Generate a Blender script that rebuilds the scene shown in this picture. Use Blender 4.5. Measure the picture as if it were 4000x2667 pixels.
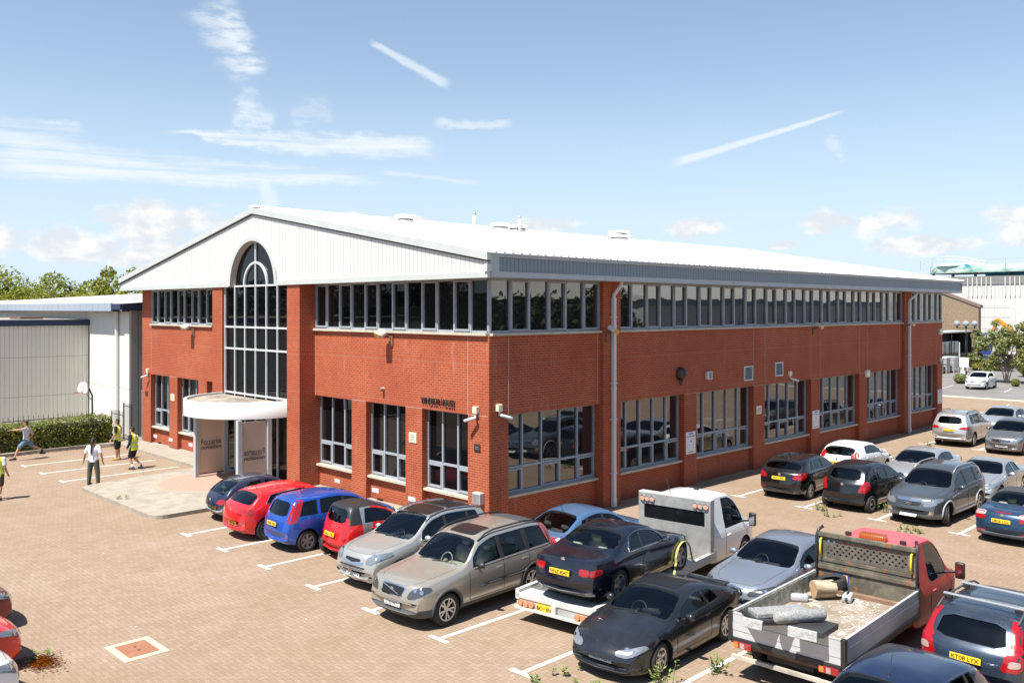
import bpy, bmesh, math, random
from mathutils import Vector, Matrix, noise
from mathutils.bvhtree import BVHTree
R = math.radians
random.seed(7)
for o in list(bpy.data.objects): bpy.data.objects.remove(o)
S = bpy.context.scene
COL = S.collection
# ---------------------------------------------------------------- camera
HD = R(45.4)
cam = bpy.data.cameras.new('camera'); co = bpy.data.objects.new('camera', cam); COL.objects.link(co)
co.location = (0, 0, 6.6); co.rotation_euler = (R(90), 0, HD)
cam.sensor_width = 36; cam.lens = 31.16; cam.shift_y = -0.0319; cam.clip_end = 3000; cam.clip_start = 0.1
S.camera = co
# ---------------------------------------------------------------- light
SUN_EL = R(61.5); SX = -0.035            # light travels towards +y and a little to -x
w = bpy.data.worlds.new("World"); S.world = w; w.use_nodes = True
def world_setup():
    nt = w.node_tree; N = nt.nodes; L = nt.links; N.clear()
    out = N.new('ShaderNodeOutputWorld'); bg = N.new('ShaderNodeBackground'); bg.inputs[1].default_value = 0.074
    sky = N.new('ShaderNodeTexSky'); sky.sky_type = 'NISHITA'; sky.sun_disc = False
    sky.sun_elevation = SUN_EL; sky.sun_rotation = R(180); sky.altitude = 50
    sky.air_density = 1.15; sky.dust_density = 0.5; sky.ozone_density = 2.2
    tc = N.new('ShaderNodeTexCoord'); sep = N.new('ShaderNodeSeparateXYZ'); L.new(tc.outputs['Generated'], sep.inputs[0])
    def M(op, a, b=None, c=None, clamp=False):
        n = N.new('ShaderNodeMath'); n.operation = op; n.use_clamp = clamp
        for i, v in enumerate((a, b, c)):
            if v is None: continue
            if isinstance(v, (int, float)): n.inputs[i].default_value = v
            else: L.new(v, n.inputs[i])
        return n.outputs[0]
    def SM(v, a, b):
        n = N.new('ShaderNodeMapRange'); n.interpolation_type = 'SMOOTHSTEP'
        n.inputs[1].default_value = a; n.inputs[2].default_value = b
        L.new(v, n.inputs[0]); return n.outputs[0]
    x, y, z = sep.outputs
    az = M('ADD', M('ARCTAN2', x, y), HD)                       # 0 along the view, + to the right
    el = M('DIVIDE', z, M('SQRT', M('ADD', M('MULTIPLY', x, x), M('MULTIPLY', y, y))))
    comb = N.new('ShaderNodeCombineXYZ'); L.new(az, comb.inputs[0]); L.new(el, comb.inputs[1])
    def noise_tex(scale, detail, sx=1, sy=1, rot=0, rough=0.55, off=0):
        m = N.new('ShaderNodeMapping'); m.inputs['Scale'].default_value = (sx, sy, 1); m.inputs['Rotation'].default_value = (0, 0, rot)
        m.inputs['Location'].default_value = (off, off*.7, 0)
        L.new(comb.outputs[0], m.inputs[0]); n = N.new('ShaderNodeTexNoise'); n.inputs['Scale'].default_value = scale
        n.inputs['Detail'].default_value = detail; n.inputs['Roughness'].default_value = rough
        L.new(m.outputs[0], n.inputs['Vector']); return n.outputs[0]
    nf = noise_tex(60, 8, 1, 1.7, .3, .65); nb = noise_tex(14, 4, 1, 2.5, off=3); ns = noise_tex(46, 9, .6, 1.7, 0.45, .68, off=5)
    nst = noise_tex(30, 9, .16, 2.6, .07, .66, off=7); ncu = noise_tex(17, 7, 1, 1.5, off=1.7, rough=.58); nsh = noise_tex(30, 4, 1, 1.6, off=9)
    wob = M('MULTIPLY', M('SUBTRACT', nb, .5), .035); wobf = M('MULTIPLY', M('SUBTRACT', nf, .5), .014)
    def seg(p, q, wa, wb, op, fine=1.0, tex=None, wobk=1.0):
        (a0, e0), (a1, e1) = p, q
        dx, dy = a1-a0, e1-e0; ln = math.hypot(dx, dy); ux, uy = dx/ln, dy/ln
        rx = M('SUBTRACT', az, a0); ry = M('SUBTRACT', el, e0)
        t = M('DIVIDE', M('ADD', M('MULTIPLY', rx, ux), M('MULTIPLY', ry, uy)), ln)
        d = M('ABSOLUTE', M('ADD', M('ADD', M('SUBTRACT', M('MULTIPLY', ry, ux), M('MULTIPLY', rx, uy)), M('MULTIPLY', wob, wobk)), M('MULTIPLY', wobf, fine)))
        wd = M('ADD', wa, M('MULTIPLY', t, wb-wa))
        core = M('SUBTRACT', 1.0, M('DIVIDE', d, M('MAXIMUM', wd, .0005)), clamp=True)
        ends = M('MULTIPLY', SM(t, -.02, .12), M('SUBTRACT', 1.0, SM(t, .86, 1.03)))
        v = M('MULTIPLY', M('MULTIPLY', SM(core, 0, .8), ends), op)
        if tex is not None: v = M('MULTIPLY', v, M('ADD', M('MULTIPLY', SM(tex, .36, .60), .88), .08))
        return v
    F_ = 3462.
    def P(u, v):
        k = (u-2000)/F_; return (math.atan(k), (1206-v)/F_/math.sqrt(1+k*k))
    segs = [seg(P(800, 0), P(985, 310), .034, .030, .62, 1.6, ns, .5), seg(P(890, 40), P(1000, 300), .018, .016, .6, 1.3, ns, .3),
            seg(P(975, 330), P(950, 480), .014, .02, .4, 1.5, ns, .5), seg(P(910, 440), P(1075, 490), .024, .02, .62, 1.5, ns, .5),
            seg(P(630, 515), P(1720, 580), .005, .020, .85, 1.0, nst, 1.1), seg(P(-120, 590), P(1530, 715), .034, .008, .92, 1.0, nst, .9), seg(P(1250, 560), P(1690, 560), .006, .014, .5, 1.4, None, 1.0),
            seg(P(-100, 490), P(340, 520), .020, .008, .6, 1.0, nst, .8), seg(P(1025, 700), P(1060, 815), .008, .015, .55, 1.0, None, .3),
            seg(P(1440, 160), P(1760, 338), .005, .009, .62, .55, None, .05), seg(P(2610, 645), P(3310, 430), .0075, .0025, .72, .3, None, .04),
            seg(P(3235, 530), P(3305, 635), .01, .005, .42, .8, ns, .2), seg(P(1690, 485), P(2010, 490), .008, .008, .5, 1.2, None, .8),
            seg(P(1130, 460), P(1300, 430), .02, .02, .28, 1.5, ns, .8), seg(P(1480, 675), P(1880, 715), .004, .003, .35, .5, None, .4)]
    # low cumulus: noise that rises where the bank masks are
    def blob(u, v, ru, rv):
        a, e = P(u, v); q = M('ADD', M('POWER', M('DIVIDE', M('SUBTRACT', az, a), ru/F_), 2.0), M('POWER', M('DIVIDE', M('SUBTRACT', el, e), rv/F_), 2.0))
        return M('SUBTRACT', 1.0, M('SQRT', q), clamp=True)
    bl = None
    for b in [(590, 900, 300, 170), (290, 960, 380, 140), (760, 880, 200, 110), (-150, 950, 460, 120), (600, 1010, 420, 70), (1370, 860, 130, 60), (1640, 880, 90, 45), (2110, 880, 260, 45), (2690, 890, 190, 60),
              (3230, 870, 150, 65), (3480, 870, 220, 85), (3620, 950, 260, 60), (4010, 880, 210, 110), (4400, 900, 260, 110), (3060, 960, 120, 30), (4900, 900, 300, 120), (-900, 880, 500, 150)]:
        v = blob(*b); bl = v if bl is None else M('MAXIMUM', bl, v)
    dens = SM(M('ADD', M('MULTIPLY', bl, .85), M('MULTIPLY', M('SUBTRACT', ncu, .5), 1.9)), .20, .55)
    cum = M('MULTIPLY', dens, SM(bl, .0, .25))
    tot = segs[0]
    for s_ in segs[1:]: tot = M('SUBTRACT', 1.0, M('MULTIPLY', M('SUBTRACT', 1.0, tot), M('SUBTRACT', 1.0, s_)))
    # general haze veil that whitens towards the horizon
    veil = M('MULTIPLY', M('SUBTRACT', 1.0, SM(el, -.02, .30)), .66)
    veil2 = M('MULTIPLY', M('SUBTRACT', 1.0, SM(el, .0, .9)), .26)
    mx0 = N.new('ShaderNodeMix'); mx0.data_type = 'RGBA'; L.new(M('ADD', veil, veil2), mx0.inputs[0]); L.new(sky.outputs[0], mx0.inputs[6]); mx0.inputs[7].default_value = (5.1, 6.35, 7.9, 1)
    mx1 = N.new('ShaderNodeMix'); mx1.data_type = 'RGBA'; L.new(tot, mx1.inputs[0]); L.new(mx0.outputs[2], mx1.inputs[6]); mx1.inputs[7].default_value = (6.5, 6.95, 7.3, 1)
    shc = N.new('ShaderNodeMix'); shc.data_type = 'RGBA'; L.new(SM(nsh, .42, .62), shc.inputs[0]); shc.inputs[6].default_value = (5.6, 5.9, 6.3, 1); shc.inputs[7].default_value = (7.1, 7.1, 7.05, 1)
    mx2 = N.new('ShaderNodeMix'); mx2.data_type = 'RGBA'; L.new(M('MULTIPLY', cum, .95), mx2.inputs[0]); L.new(mx1.outputs[2], mx2.inputs[6]); L.new(shc.outputs[2], mx2.inputs[7])
    L.new(mx2.outputs[2], bg.inputs[0]); L.new(bg.outputs[0], out.inputs[0])
world_setup()
sd = bpy.data.lights.new('sun', 'SUN'); so = bpy.data.objects.new('sun', sd); COL.objects.link(so)
sd.energy = 5.0; sd.angle = R(0.53); sd.color = (1.0, .955, .88)
dirv = Vector((SX*math.cos(SUN_EL), math.cos(SUN_EL), -math.sin(SUN_EL)))
so.rotation_euler = dirv.to_track_quat('-Z', 'Y').to_euler(); so.location = (0, -20, 40)
S.view_settings.view_transform = 'Standard'; S.view_settings.look = 'None'; S.view_settings.gamma = 1
S.view_settings.exposure = 0.95
S.render.engine = 'CYCLES'
S.cycles.max_bounces = 8; S.cycles.transparent_max_bounces = 16; S.cycles.glossy_bounces = 4; S.cycles.diffuse_bounces = 3
S.cycles.caustics_reflective = False; S.cycles.caustics_refractive = False

# ---------------------------------------------------------------- helpers
def tag(o, label=None, cat=None, group=None, kind=None):
    if label: o['label'] = label
    if cat: o['category'] = cat
    if group: o['group'] = group
    if kind: o['kind'] = kind
    return o
def empty(name, loc=(0, 0, 0), rz=0, label=None, cat=None, group=None):
    o = bpy.data.objects.new(name, None); COL.objects.link(o); o.location = loc; o.rotation_euler = (0, 0, rz)
    o.empty_display_size = .3
    return tag(o, label, cat, group)
def link(name, me, parent=None, mats=None, loc=None, rot=None):
    o = bpy.data.objects.new(name, me); COL.objects.link(o)
    if mats is not None:
        me.materials.clear()
        for m in (mats if isinstance(mats, (list, tuple)) else [mats]): me.materials.append(m)
    if parent is not None: o.parent = parent
    if loc is not None: o.location = loc
    if rot is not None: o.rotation_euler = rot
    return o
def copy_tree(o, parent=None):
    c = o.copy(); COL.objects.link(c); c.parent = parent
    for ch in list(o.children): copy_tree(ch, c)
    return c
class MB:
    def __init__(s, fmap=None): s.v = []; s.f = []; s.m = []; s.mi = 0; s.map = fmap
    def add(s, vs, fs, mi=None):
        b = len(s.v)
        s.v += [tuple(s.map(*p)) if s.map else tuple(p) for p in vs]
        s.f += [tuple(b+i for i in f) for f in fs]; s.m += [s.mi if mi is None else mi]*len(fs); return s
    def box(s, x0, x1, y0, y1, z0, z1, mi=None):
        vs = [(x, y, z) for z in (z0, z1) for y in (y0, y1) for x in (x0, x1)]
        return s.add(vs, [(0, 2, 3, 1), (4, 5, 7, 6), (0, 1, 5, 4), (2, 6, 7, 3), (0, 4, 6, 2), (1, 3, 7, 5)], mi)
    def bevbox(s, x0, x1, y0, y1, z0, z1, b=.02, mi=None):
        vs = []; cx, cy, cz = (x0+x1)/2, (y0+y1)/2, (z0+z1)/2
        bm = bmesh.new(); bmesh.ops.create_cube(bm, size=1)
        bmesh.ops.scale(bm, vec=(x1-x0, y1-y0, z1-z0), verts=bm.verts); bmesh.ops.translate(bm, vec=(cx, cy, cz), verts=bm.verts)
        bmesh.ops.bevel(bm, geom=list(bm.edges), offset=b, segments=2, affect='EDGES', profile=.5)
        s.bm(bm, mi); return s
    def bm(s, bm, mi=None, M=None):
        bm.verts.ensure_lookup_table(); bm.verts.index_update()
        s.add([(M @ v.co if M else v.co)[:] for v in bm.verts], [[v.index for v in f.verts] for f in bm.faces], mi); bm.free(); return s
    def prism(s, poly, a0, a1, axis='y', mi=None):
        n = len(poly)
        def P(p, a): return {'y': (p[0], a, p[1]), 'x': (a, p[0], p[1]), 'z': (p[0], p[1], a)}[axis]
        vs = [P(p, a0) for p in poly]+[P(p, a1) for p in poly]
        fs = [tuple(range(n)), tuple(reversed(range(n, 2*n)))]+[(i, i+n, (i+1) % n+n, (i+1) % n) for i in range(n)]
        return s.add(vs, fs, mi)
    def tube(s, pts, r, n=8, mi=None, cap=True, r2=None):
        pts = [Vector(p) for p in pts]; vs = []; fs = []; k = len(pts)
        up = None
        for i, p in enumerate(pts):
            t = (pts[min(i+1, k-1)]-pts[max(i-1, 0)])
            t = t.normalized() if t.length > 1e-9 else Vector((0, 0, 1))
            if up is None: up = t.orthogonal().normalized()
            up = (up - t*up.dot(t)); up = up.normalized() if up.length > 1e-6 else t.orthogonal().normalized()
            bi = t.cross(up); rr = r if r2 is None else r+(r2-r)*i/max(k-1, 1)
            if isinstance(r, (list, tuple)): rr = r[i]
            for j in range(n):
                a = 2*math.pi*j/n; vs.append((p+up*math.cos(a)*rr+bi*math.sin(a)*rr)[:])
        for i in range(k-1):
            for j in range(n): fs.append((i*n+j, i*n+(j+1) % n, (i+1)*n+(j+1) % n, (i+1)*n+j))
        if cap: fs += [tuple(reversed(range(n))), tuple((k-1)*n+j for j in range(n))]
        return s.add(vs, fs, mi)
    def lathe(s, prof, c=(0, 0, 0), axis='z', n=16, mi=None, a0=0, a1=2*math.pi):
        vs = []; fs = []; full = abs(a1-a0-2*math.pi) < 1e-6; m = n if full else n+1
        for j in range(m):
            a = a0+(a1-a0)*j/n; ca, sa = math.cos(a), math.sin(a)
            for r, h in prof:
                p = {'z': (r*ca, r*sa, h), 'y': (r*ca, h, r*sa), 'x': (h, r*ca, r*sa)}[axis]
                vs.append((p[0]+c[0], p[1]+c[1], p[2]+c[2]))
        k = len(prof)
        for j in range(n):
            j2 = (j+1) % m
            for i in range(k-1): fs.append((j*k+i, j2*k+i, j2*k+i+1, j*k+i+1))
        return s.add(vs, fs, mi)
    def mesh(s, name='m', smooth=False, recalc=True):
        me = bpy.data.meshes.new(name); me.from_pydata(s.v, [], s.f); me.polygons.foreach_set('material_index', s.m)
        if smooth: me.polygons.foreach_set('use_smooth', [True]*len(s.f))
        if recalc:
            bm = bmesh.new(); bm.from_mesh(me); bmesh.ops.recalc_face_normals(bm, faces=bm.faces); bm.to_mesh(me); bm.free()
        me.update(); return me
    def build(s, name, mats, parent=None, smooth=False, loc=None, rot=None, recalc=True):
        return link(name, s.mesh(name, smooth, recalc), parent, mats, loc, rot)
def auto_smooth(me, ang=35):
    me.polygons.foreach_set('use_smooth', [True]*len(me.polygons)); me.update()
    bm = bmesh.new(); bm.from_mesh(me)
    for e in bm.edges:
        if len(e.link_faces) == 2 and e.calc_face_angle(0) > R(ang): e.smooth = False
    bm.to_mesh(me); bm.free()
_fontcache = {}
def text_mesh(txt, h=1., depth=.01, bold=0., space=1., shear=0.):
    """letters as real flat geometry in the XZ plane, facing -y, centred on x, base at z=0, height h"""
    cu = bpy.data.curves.new('t', 'FONT'); cu.body = txt; cu.extrude = depth/2; cu.offset = bold; cu.space_character = space; cu.shear = shear
    cu.resolution_u = 3
    o = bpy.data.objects.new('t', cu); COL.objects.link(o); dg = bpy.context.evaluated_depsgraph_get(); dg.update()
    me = bpy.data.meshes.new_from_object(o.evaluated_get(dg)); bpy.data.objects.remove(o); bpy.data.curves.remove(cu)
    xs = [v.co.x for v in me.vertices]; ys = [v.co.y for v in me.vertices]
    x0, x1, y0, y1 = min(xs), max(xs), min(ys), max(ys); k = h/(y1-y0)
    for v in me.vertices: v.co = ((v.co.x-(x0+x1)/2)*k, v.co.z*1.0, (v.co.y-y0)*k)
    me['w'] = (x1-x0)*k
    return me

# ---------------------------------------------------------------- materials
MATS = {}
def srgb(r, g, b): return tuple(((c/255)/12.92 if c/255 <= .04045 else ((c/255+.055)/1.055)**2.4) for c in (r, g, b))
def mat(name, col=(.5, .5, .5), rough=.6, metal=0., spec=.5, coat=0., bump=0., bscale=20., var=0., vscale=3., dirt=0., ior=None, emit=None):
    if name in MATS: return MATS[name]
    m = bpy.data.materials.new(name); m.use_nodes = True; nt = m.node_tree; b = nt.nodes['Principled BSDF']
    b.inputs['Base Color'].default_value = (*col, 1); b.inputs['Roughness'].default_value = rough; b.inputs['Metallic'].default_value = metal
    b.inputs['Specular IOR Level'].default_value = spec; b.inputs['Coat Weight'].default_value = coat; b.inputs['Coat Roughness'].default_value = .03
    if ior: b.inputs['IOR'].default_value = ior
    if emit: b.inputs['Emission Color'].default_value = (*emit[:3], 1); b.inputs['Emission Strength'].default_value = emit[3]
    if var or bump or dirt:
        tc = nt.nodes.new('ShaderNodeTexCoord')
        if var:
            n = nt.nodes.new('ShaderNodeTexNoise'); n.inputs['Scale'].default_value = vscale; n.inputs['Detail'].default_value = 6; n.inputs['Roughness'].default_value = .6
            nt.links.new(tc.outputs['Object'], n.inputs['Vector'])
            r = nt.nodes.new('ShaderNodeMapRange'); r.inputs[1].default_value = .3; r.inputs[2].default_value = .7; r.inputs[3].default_value = 1-var; r.inputs[4].default_value = 1+var
            nt.links.new(n.outputs[0], r.inputs[0]); vm = nt.nodes.new('ShaderNodeVectorMath'); vm.operation = 'SCALE'; vm.inputs[0].default_value = col
            nt.links.new(r.outputs[0], vm.inputs['Scale']); nt.links.new(vm.outputs[0], b.inputs['Base Color'])
        if bump:
            n2 = nt.nodes.new('ShaderNodeTexNoise'); n2.inputs['Scale'].default_value = bscale; n2.inputs['Detail'].default_value = 3; nt.links.new(tc.outputs['Object'], n2.inputs['Vector'])
            bp = nt.nodes.new('ShaderNodeBump'); bp.inputs['Strength'].default_value = bump; bp.inputs['Distance'].default_value = .02; nt.links.new(n2.outputs[0], bp.inputs['Height']); nt.links.new(bp.outputs[0], b.inputs['Normal'])
    MATS[name] = m; return m
class NT:
    """small node helper"""
    def __init__(s, name):
        s.m = bpy.data.materials.new(name); s.m.use_nodes = True; s.nt = s.m.node_tree; s.b = s.nt.nodes['Principled BSDF']; MATS[name] = s.m
    def new(s, t, **k):
        n = s.nt.nodes.new(t)
        for a, v in k.items(): setattr(n, a, v)
        return n
    def L(s, a, b): s.nt.links.new(a, b)
    def M(s, op, a, b=None, c=None, clamp=False):
        n = s.nt.nodes.new('ShaderNodeMath'); n.operation = op; n.use_clamp = clamp
        for i, v in enumerate((a, b, c)):
            if v is None: continue
            if isinstance(v, (int, float)): n.inputs[i].default_value = v
            else: s.L(v, n.inputs[i])
        return n.outputs[0]
    def mix(s, f, a, b, blend='MIX'):
        n = s.nt.nodes.new('ShaderNodeMix'); n.data_type = 'RGBA'; n.blend_type = blend
        for i, v in ((0, f), (6, a), (7, b)):
            if isinstance(v, (int, float)): n.inputs[i].default_value = v
            elif isinstance(v, tuple): n.inputs[i].default_value = (*v[:3], 1)
            else: s.L(v, n.inputs[i])
        return n.outputs[2]
    def noise(s, vec, scale, detail=4, rough=.55):
        n = s.nt.nodes.new('ShaderNodeTexNoise'); n.inputs['Scale'].default_value = scale; n.inputs['Detail'].default_value = detail; n.inputs['Roughness'].default_value = rough
        s.L(vec, n.inputs['Vector']); return n.outputs[0]
    def rng(s, v, a, b, c=0., d=1.):
        n = s.nt.nodes.new('ShaderNodeMapRange'); s.L(v, n.inputs[0])
        for i, q in ((1, a), (2, b), (3, c), (4, d)): n.inputs[i].default_value = q
        return n.outputs[0]
    def comb(s, x, y, z=0.):
        n = s.nt.nodes.new('ShaderNodeCombineXYZ')
        for i, v in enumerate((x, y, z)):
            if isinstance(v, (int, float)): n.inputs[i].default_value = v
            else: s.L(v, n.inputs[i])
        return n.outputs[0]
    def pos(s):
        g = s.nt.nodes.new('ShaderNodeNewGeometry'); sp = s.nt.nodes.new('ShaderNodeSeparateXYZ'); s.L(g.outputs['Position'], sp.inputs[0])
        sn = s.nt.nodes.new('ShaderNodeSeparateXYZ'); s.L(g.outputs['True Normal'], sn.inputs[0])
        return g.outputs['Position'], sp.outputs, sn.outputs
    def bump(s, h, st=.5, dist=.02):
        b = s.nt.nodes.new('ShaderNodeBump'); b.inputs['Strength'].default_value = st; b.inputs['Distance'].default_value = dist
        s.L(h, b.inputs['Height']); s.L(b.outputs[0], s.b.inputs['Normal'])
def brick_mat():
    t = NT('red_brick'); P, (x, y, z), (nx, ny, nz) = t.pos()
    u = t.M('ADD', t.M('MULTIPLY', x, t.M('GREATER_THAN', t.M('ABSOLUTE', ny), .5)), t.M('MULTIPLY', y, t.M('LESS_THAN', t.M('ABSOLUTE', ny), .5)))
    def brick(w, h, off, mort=.011):
        b = t.new('ShaderNodeTexBrick', offset=off); b.inputs['Scale'].default_value = 1; b.inputs['Brick Width'].default_value = w; b.inputs['Row Height'].default_value = h
        b.inputs['Mortar Size'].default_value = mort; b.inputs['Mortar Smooth'].default_value = .1; b.inputs['Bias'].default_value = 0.
        b.inputs['Color1'].default_value = (.37, .066, .021, 1); b.inputs['Color2'].default_value = (.30, .048, .017, 1); b.inputs['Mortar'].default_value = (.37, .165, .10, 1)
        t.L(t.comb(u, z), b.inputs['Vector']); return b
    a = brick(.225, .075, .5); c = brick(.075, .225, 0.)
    m1 = t.M('MULTIPLY', t.M('GREATER_THAN', z, 4.875), t.M('LESS_THAN', z, 5.06)); m2 = t.M('MULTIPLY', t.M('GREATER_THAN', z, 3.43), t.M('LESS_THAN', z, 3.63))
    sel = t.M('MAXIMUM', m1, m2)
    col = t.mix(sel, a.outputs[0], c.outputs[0])
    n1 = t.noise(P, .55, 5); n2 = t.noise(P, 14, 3)
    n3 = t.noise(t.comb(t.M('MULTIPLY', u, 1.2), t.M('MULTIPLY', z, .5)), 2.2, 7, .7)
    col = t.mix(t.rng(n1, .35, .7, 0, .55), col, (.25, .042, .018)); col = t.mix(t.rng(n3, .52, .75, 0, .5), col, (.17, .035, .02)); col = t.mix(t.M('MULTIPLY', t.M('SUBTRACT', 1., t.rng(z, .0, .45)), t.rng(n3, .3, .6, .2, .7)), col, (.14, .05, .03)); col = t.mix(t.rng(n2, .4, .75, 0, .22), col, (.47, .15, .07))
    # faint lime bloom streaks
    s_ = t.noise(t.comb(t.M('MULTIPLY', u, 2.5), t.M('MULTIPLY', z, .35)), 1.3, 5)
    col = t.mix(t.M('MULTIPLY', t.rng(s_, .60, .80, 0, .25), t.M('LESS_THAN', z, 5.6)), col, (.50, .36, .32))
    t.L(col, t.b.inputs['Base Color']); t.b.inputs['Roughness'].default_value = .75; t.b.inputs['Specular IOR Level'].default_value = .3
    h = t.mix(sel, t.comb(a.outputs[1], a.outputs[1], a.outputs[1]), t.comb(c.outputs[1], c.outputs[1], c.outputs[1]))
    t.bump(t.M('SUBTRACT', 1., h), .35, .006)
    return t.m
def paving_mat():
    t = NT('block_paving'); P, (x, y, z), _ = t.pos()
    wn = t.M('MULTIPLY', t.M('SUBTRACT', t.noise(P, 1.2, 2), .5), .03)
    X = t.M('DIVIDE', t.M('ADD', x, wn), .105); Y = t.M('DIVIDE', t.M('ADD', y, wn), .105)
    i = t.M('FLOOR', X); j = t.M('FLOOR', Y); fx = t.M('SUBTRACT', X, i); fy = t.M('SUBTRACT', Y, j)
    m = t.M('FLOORED_MODULO', t.M('SUBTRACT', i, j), 4.)
    eq = lambda k: t.M('COMPARE', m, float(k), .5)
    e0, e1, e2, e3 = eq(0), eq(1), eq(2), eq(3)
    gx, gy = t.M('SUBTRACT', 1., fx), t.M('SUBTRACT', 1., fy)
    BIG = 1.
    dl = t.M('ADD', fx, e1); dr = t.M('ADD', gx, e0); db = t.M('ADD', fy, e2); dt = t.M('ADD', gy, e3)
    d = t.M('MINIMUM', t.M('MINIMUM', dl, dr), t.M('MINIMUM', db, dt))
    ii = t.M('SUBTRACT', i, e1); jj = t.M('SUBTRACT', j, e2)
    wnz = t.new('ShaderNodeTexWhiteNoise', noise_dimensions='3D'); t.L(t.comb(ii, jj, 0.), wnz.inputs[0]); rnd = wnz.outputs[0]
    joint = t.M('SUBTRACT', 1., t.rng(d, .03, .13))
    base = t.mix(rnd, (.243, .180, .122), (.300, .228, .162))
    big = t.noise(P, .11, 4); mid = t.noise(P, .7, 5, .6); fine = t.noise(P, 40, 2)
    base = t.mix(t.rng(big, .38, .66, 0, .55), base, (.235, .165, .105)); base = t.mix(t.rng(mid, .45, .75, 0, .5), base, (.36, .275, .22))
    base = t.mix(t.rng(fine, .3, .7, 0, .25), base, (.22, .16, .125))
    st = t.rng(t.noise(P, 1.6, 6, .7), .66, .74); base = t.mix(t.M('MULTIPLY', st, .35), base, (.17, .125, .10))
    gum = t.new('ShaderNodeTexVoronoi'); gum.inputs['Scale'].default_value = 1.3; t.L(P, gum.inputs['Vector'])
    base = t.mix(t.M('MULTIPLY', t.M('LESS_THAN', gum.outputs['Distance'], .035), .7), base, (.5, .48, .45))
    col = t.mix(t.M('MULTIPLY', joint, .42), base, (.145, .085, .055))
    t.L(col, t.b.inputs['Base Color']); t.b.inputs['Roughness'].default_value = .85; t.b.inputs['Specular IOR Level'].default_value = .25
    t.bump(t.M('ADD', t.M('SUBTRACT', 1., joint), t.M('MULTIPLY', rnd, .3)), .3, .006)
    return t.m
def ribbed_mat(name, col, axis, pitch, duty=.12, dark=.55, rough=.5, streak=0., metal=0., seams=()):
    """profiled sheet: groove lines every pitch along x or y"""
    t = NT(name); P, (x, y, z), _ = t.pos(); u = {'x': x, 'y': y}[axis]
    f = t.M('FRACT', t.M('DIVIDE', u, pitch)); tri = t.M('ABSOLUTE', t.M('SUBTRACT', f, .5))
    g = t.rng(tri, .5-duty, .5-duty*.4)
    c = t.mix(t.M('MULTIPLY', g, dark), col, tuple(q*.45 for q in col))
    if streak:
        n = t.noise(t.comb(t.M('MULTIPLY', u, 3.), t.M('MULTIPLY', z, .4)), 1.1, 6, .65)
        c = t.mix(t.rng(n, .45, .75, 0, streak), c, tuple(q*w_ for q, w_ in zip(col, (.72, .68, .6))))
        n3 = t.noise(P, 1.7, 4); c = t.mix(t.rng(n3, .55, .75, 0, streak*.7), c, tuple(q*.85 for q in col))
    for zs in seams:
        c = t.mix(t.M('MULTIPLY', t.M('LESS_THAN', t.M('ABSOLUTE', t.M('SUBTRACT', z, zs)), .025), .5), c, tuple(q*.4 for q in col))
    t.L(c, t.b.inputs['Base Color']); t.b.inputs['Roughness'].default_value = rough; t.b.inputs['Metallic'].default_value = metal
    t.bump(t.M('SUBTRACT', 1., g), .6, .03); return t.m
def pane_mat(name, tint=(.012, .013, .015), f0=.10, wav=.012, blinds=.0):
    """dark solar-control glazing with a mirror reflection that wavers a little from pane to pane"""
    t = NT(name); P, (x, y, z), (nx, ny, nz) = t.pos()
    if blinds:
        u = t.M('ADD', x, y); st = t.M('GREATER_THAN', t.M('FRACT', t.M('MULTIPLY', u, 9.)), .25)
        nn = t.M('GREATER_THAN', t.noise(t.comb(t.M('FLOOR', t.M('MULTIPLY', u, 1.2)), t.M('FLOOR', t.M('MULTIPLY', z, .3))), .37, 0), .5)
        c = t.mix(t.M('MULTIPLY', t.M('MULTIPLY', st, nn), blinds), tint, (.16, .15, .14)); t.L(c, t.b.inputs['Base Color'])
    else: t.b.inputs['Base Color'].default_value = (*tint, 1)
    t.b.inputs['Roughness'].default_value = .015; t.b.inputs['IOR'].default_value = (1+math.sqrt(f0))/(1-math.sqrt(f0))
    n = t.noise(P, 1.1, 2, .4); t.bump(n, wav*10, .02); return t.m
BRICK = brick_mat(); PAVE = paving_mat()
M_WHITE = mat('white_paint', (.62, .63, .63), .45); M_TRIM = mat('grey_white_trim', (.45, .475, .47), .5, var=.06, vscale=1.5)
M_EAVE = mat('eave_trim_grey', (.40, .44, .46), .5, var=.07, vscale=1.2)
M_FRAME = mat('grey_window_frame', (.30, .335, .375), .4, var=.12, vscale=4); M_WFRAME = mat('white_window_frame', (.55, .57, .59), .35)
M_SILL = mat('concrete_sill', (.46, .42, .34), .8, var=.15, vscale=5); M_CONC = mat('concrete', (.30, .265, .215), .85, var=.2, vscale=2.5, bump=.2)
M_DARK = mat('dark_void', (.008, .008, .009), .9); M_BLACK = mat('black_plastic', (.02, .02, .022), .45); M_RUB = mat('black_rubber', (.018, .018, .018), .75)
M_PANE = pane_mat('dark_glass', blinds=.0, f0=.15, wav=.014); M_PANES = pane_mat('dark_glass_blinds', (.004, .0045, .0055), blinds=.07, f0=.022, wav=.006)
M_LINE = mat('white_line_paint', (.62, .62, .61), .7, var=.12, vscale=9); M_ALU = mat('aluminium', (.62, .62, .61), .35, .75); M_STEEL = mat('galvanised_steel', (.42, .42, .41), .45, .6, var=.2)
M_CREAM = mat('cream_plastic', (.72, .66, .48), .5); M_TEXT = mat('dark_lettering', (.03, .03, .035), .5); M_PVC = mat('white_pvc', (.58, .585, .58), .4)
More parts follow.
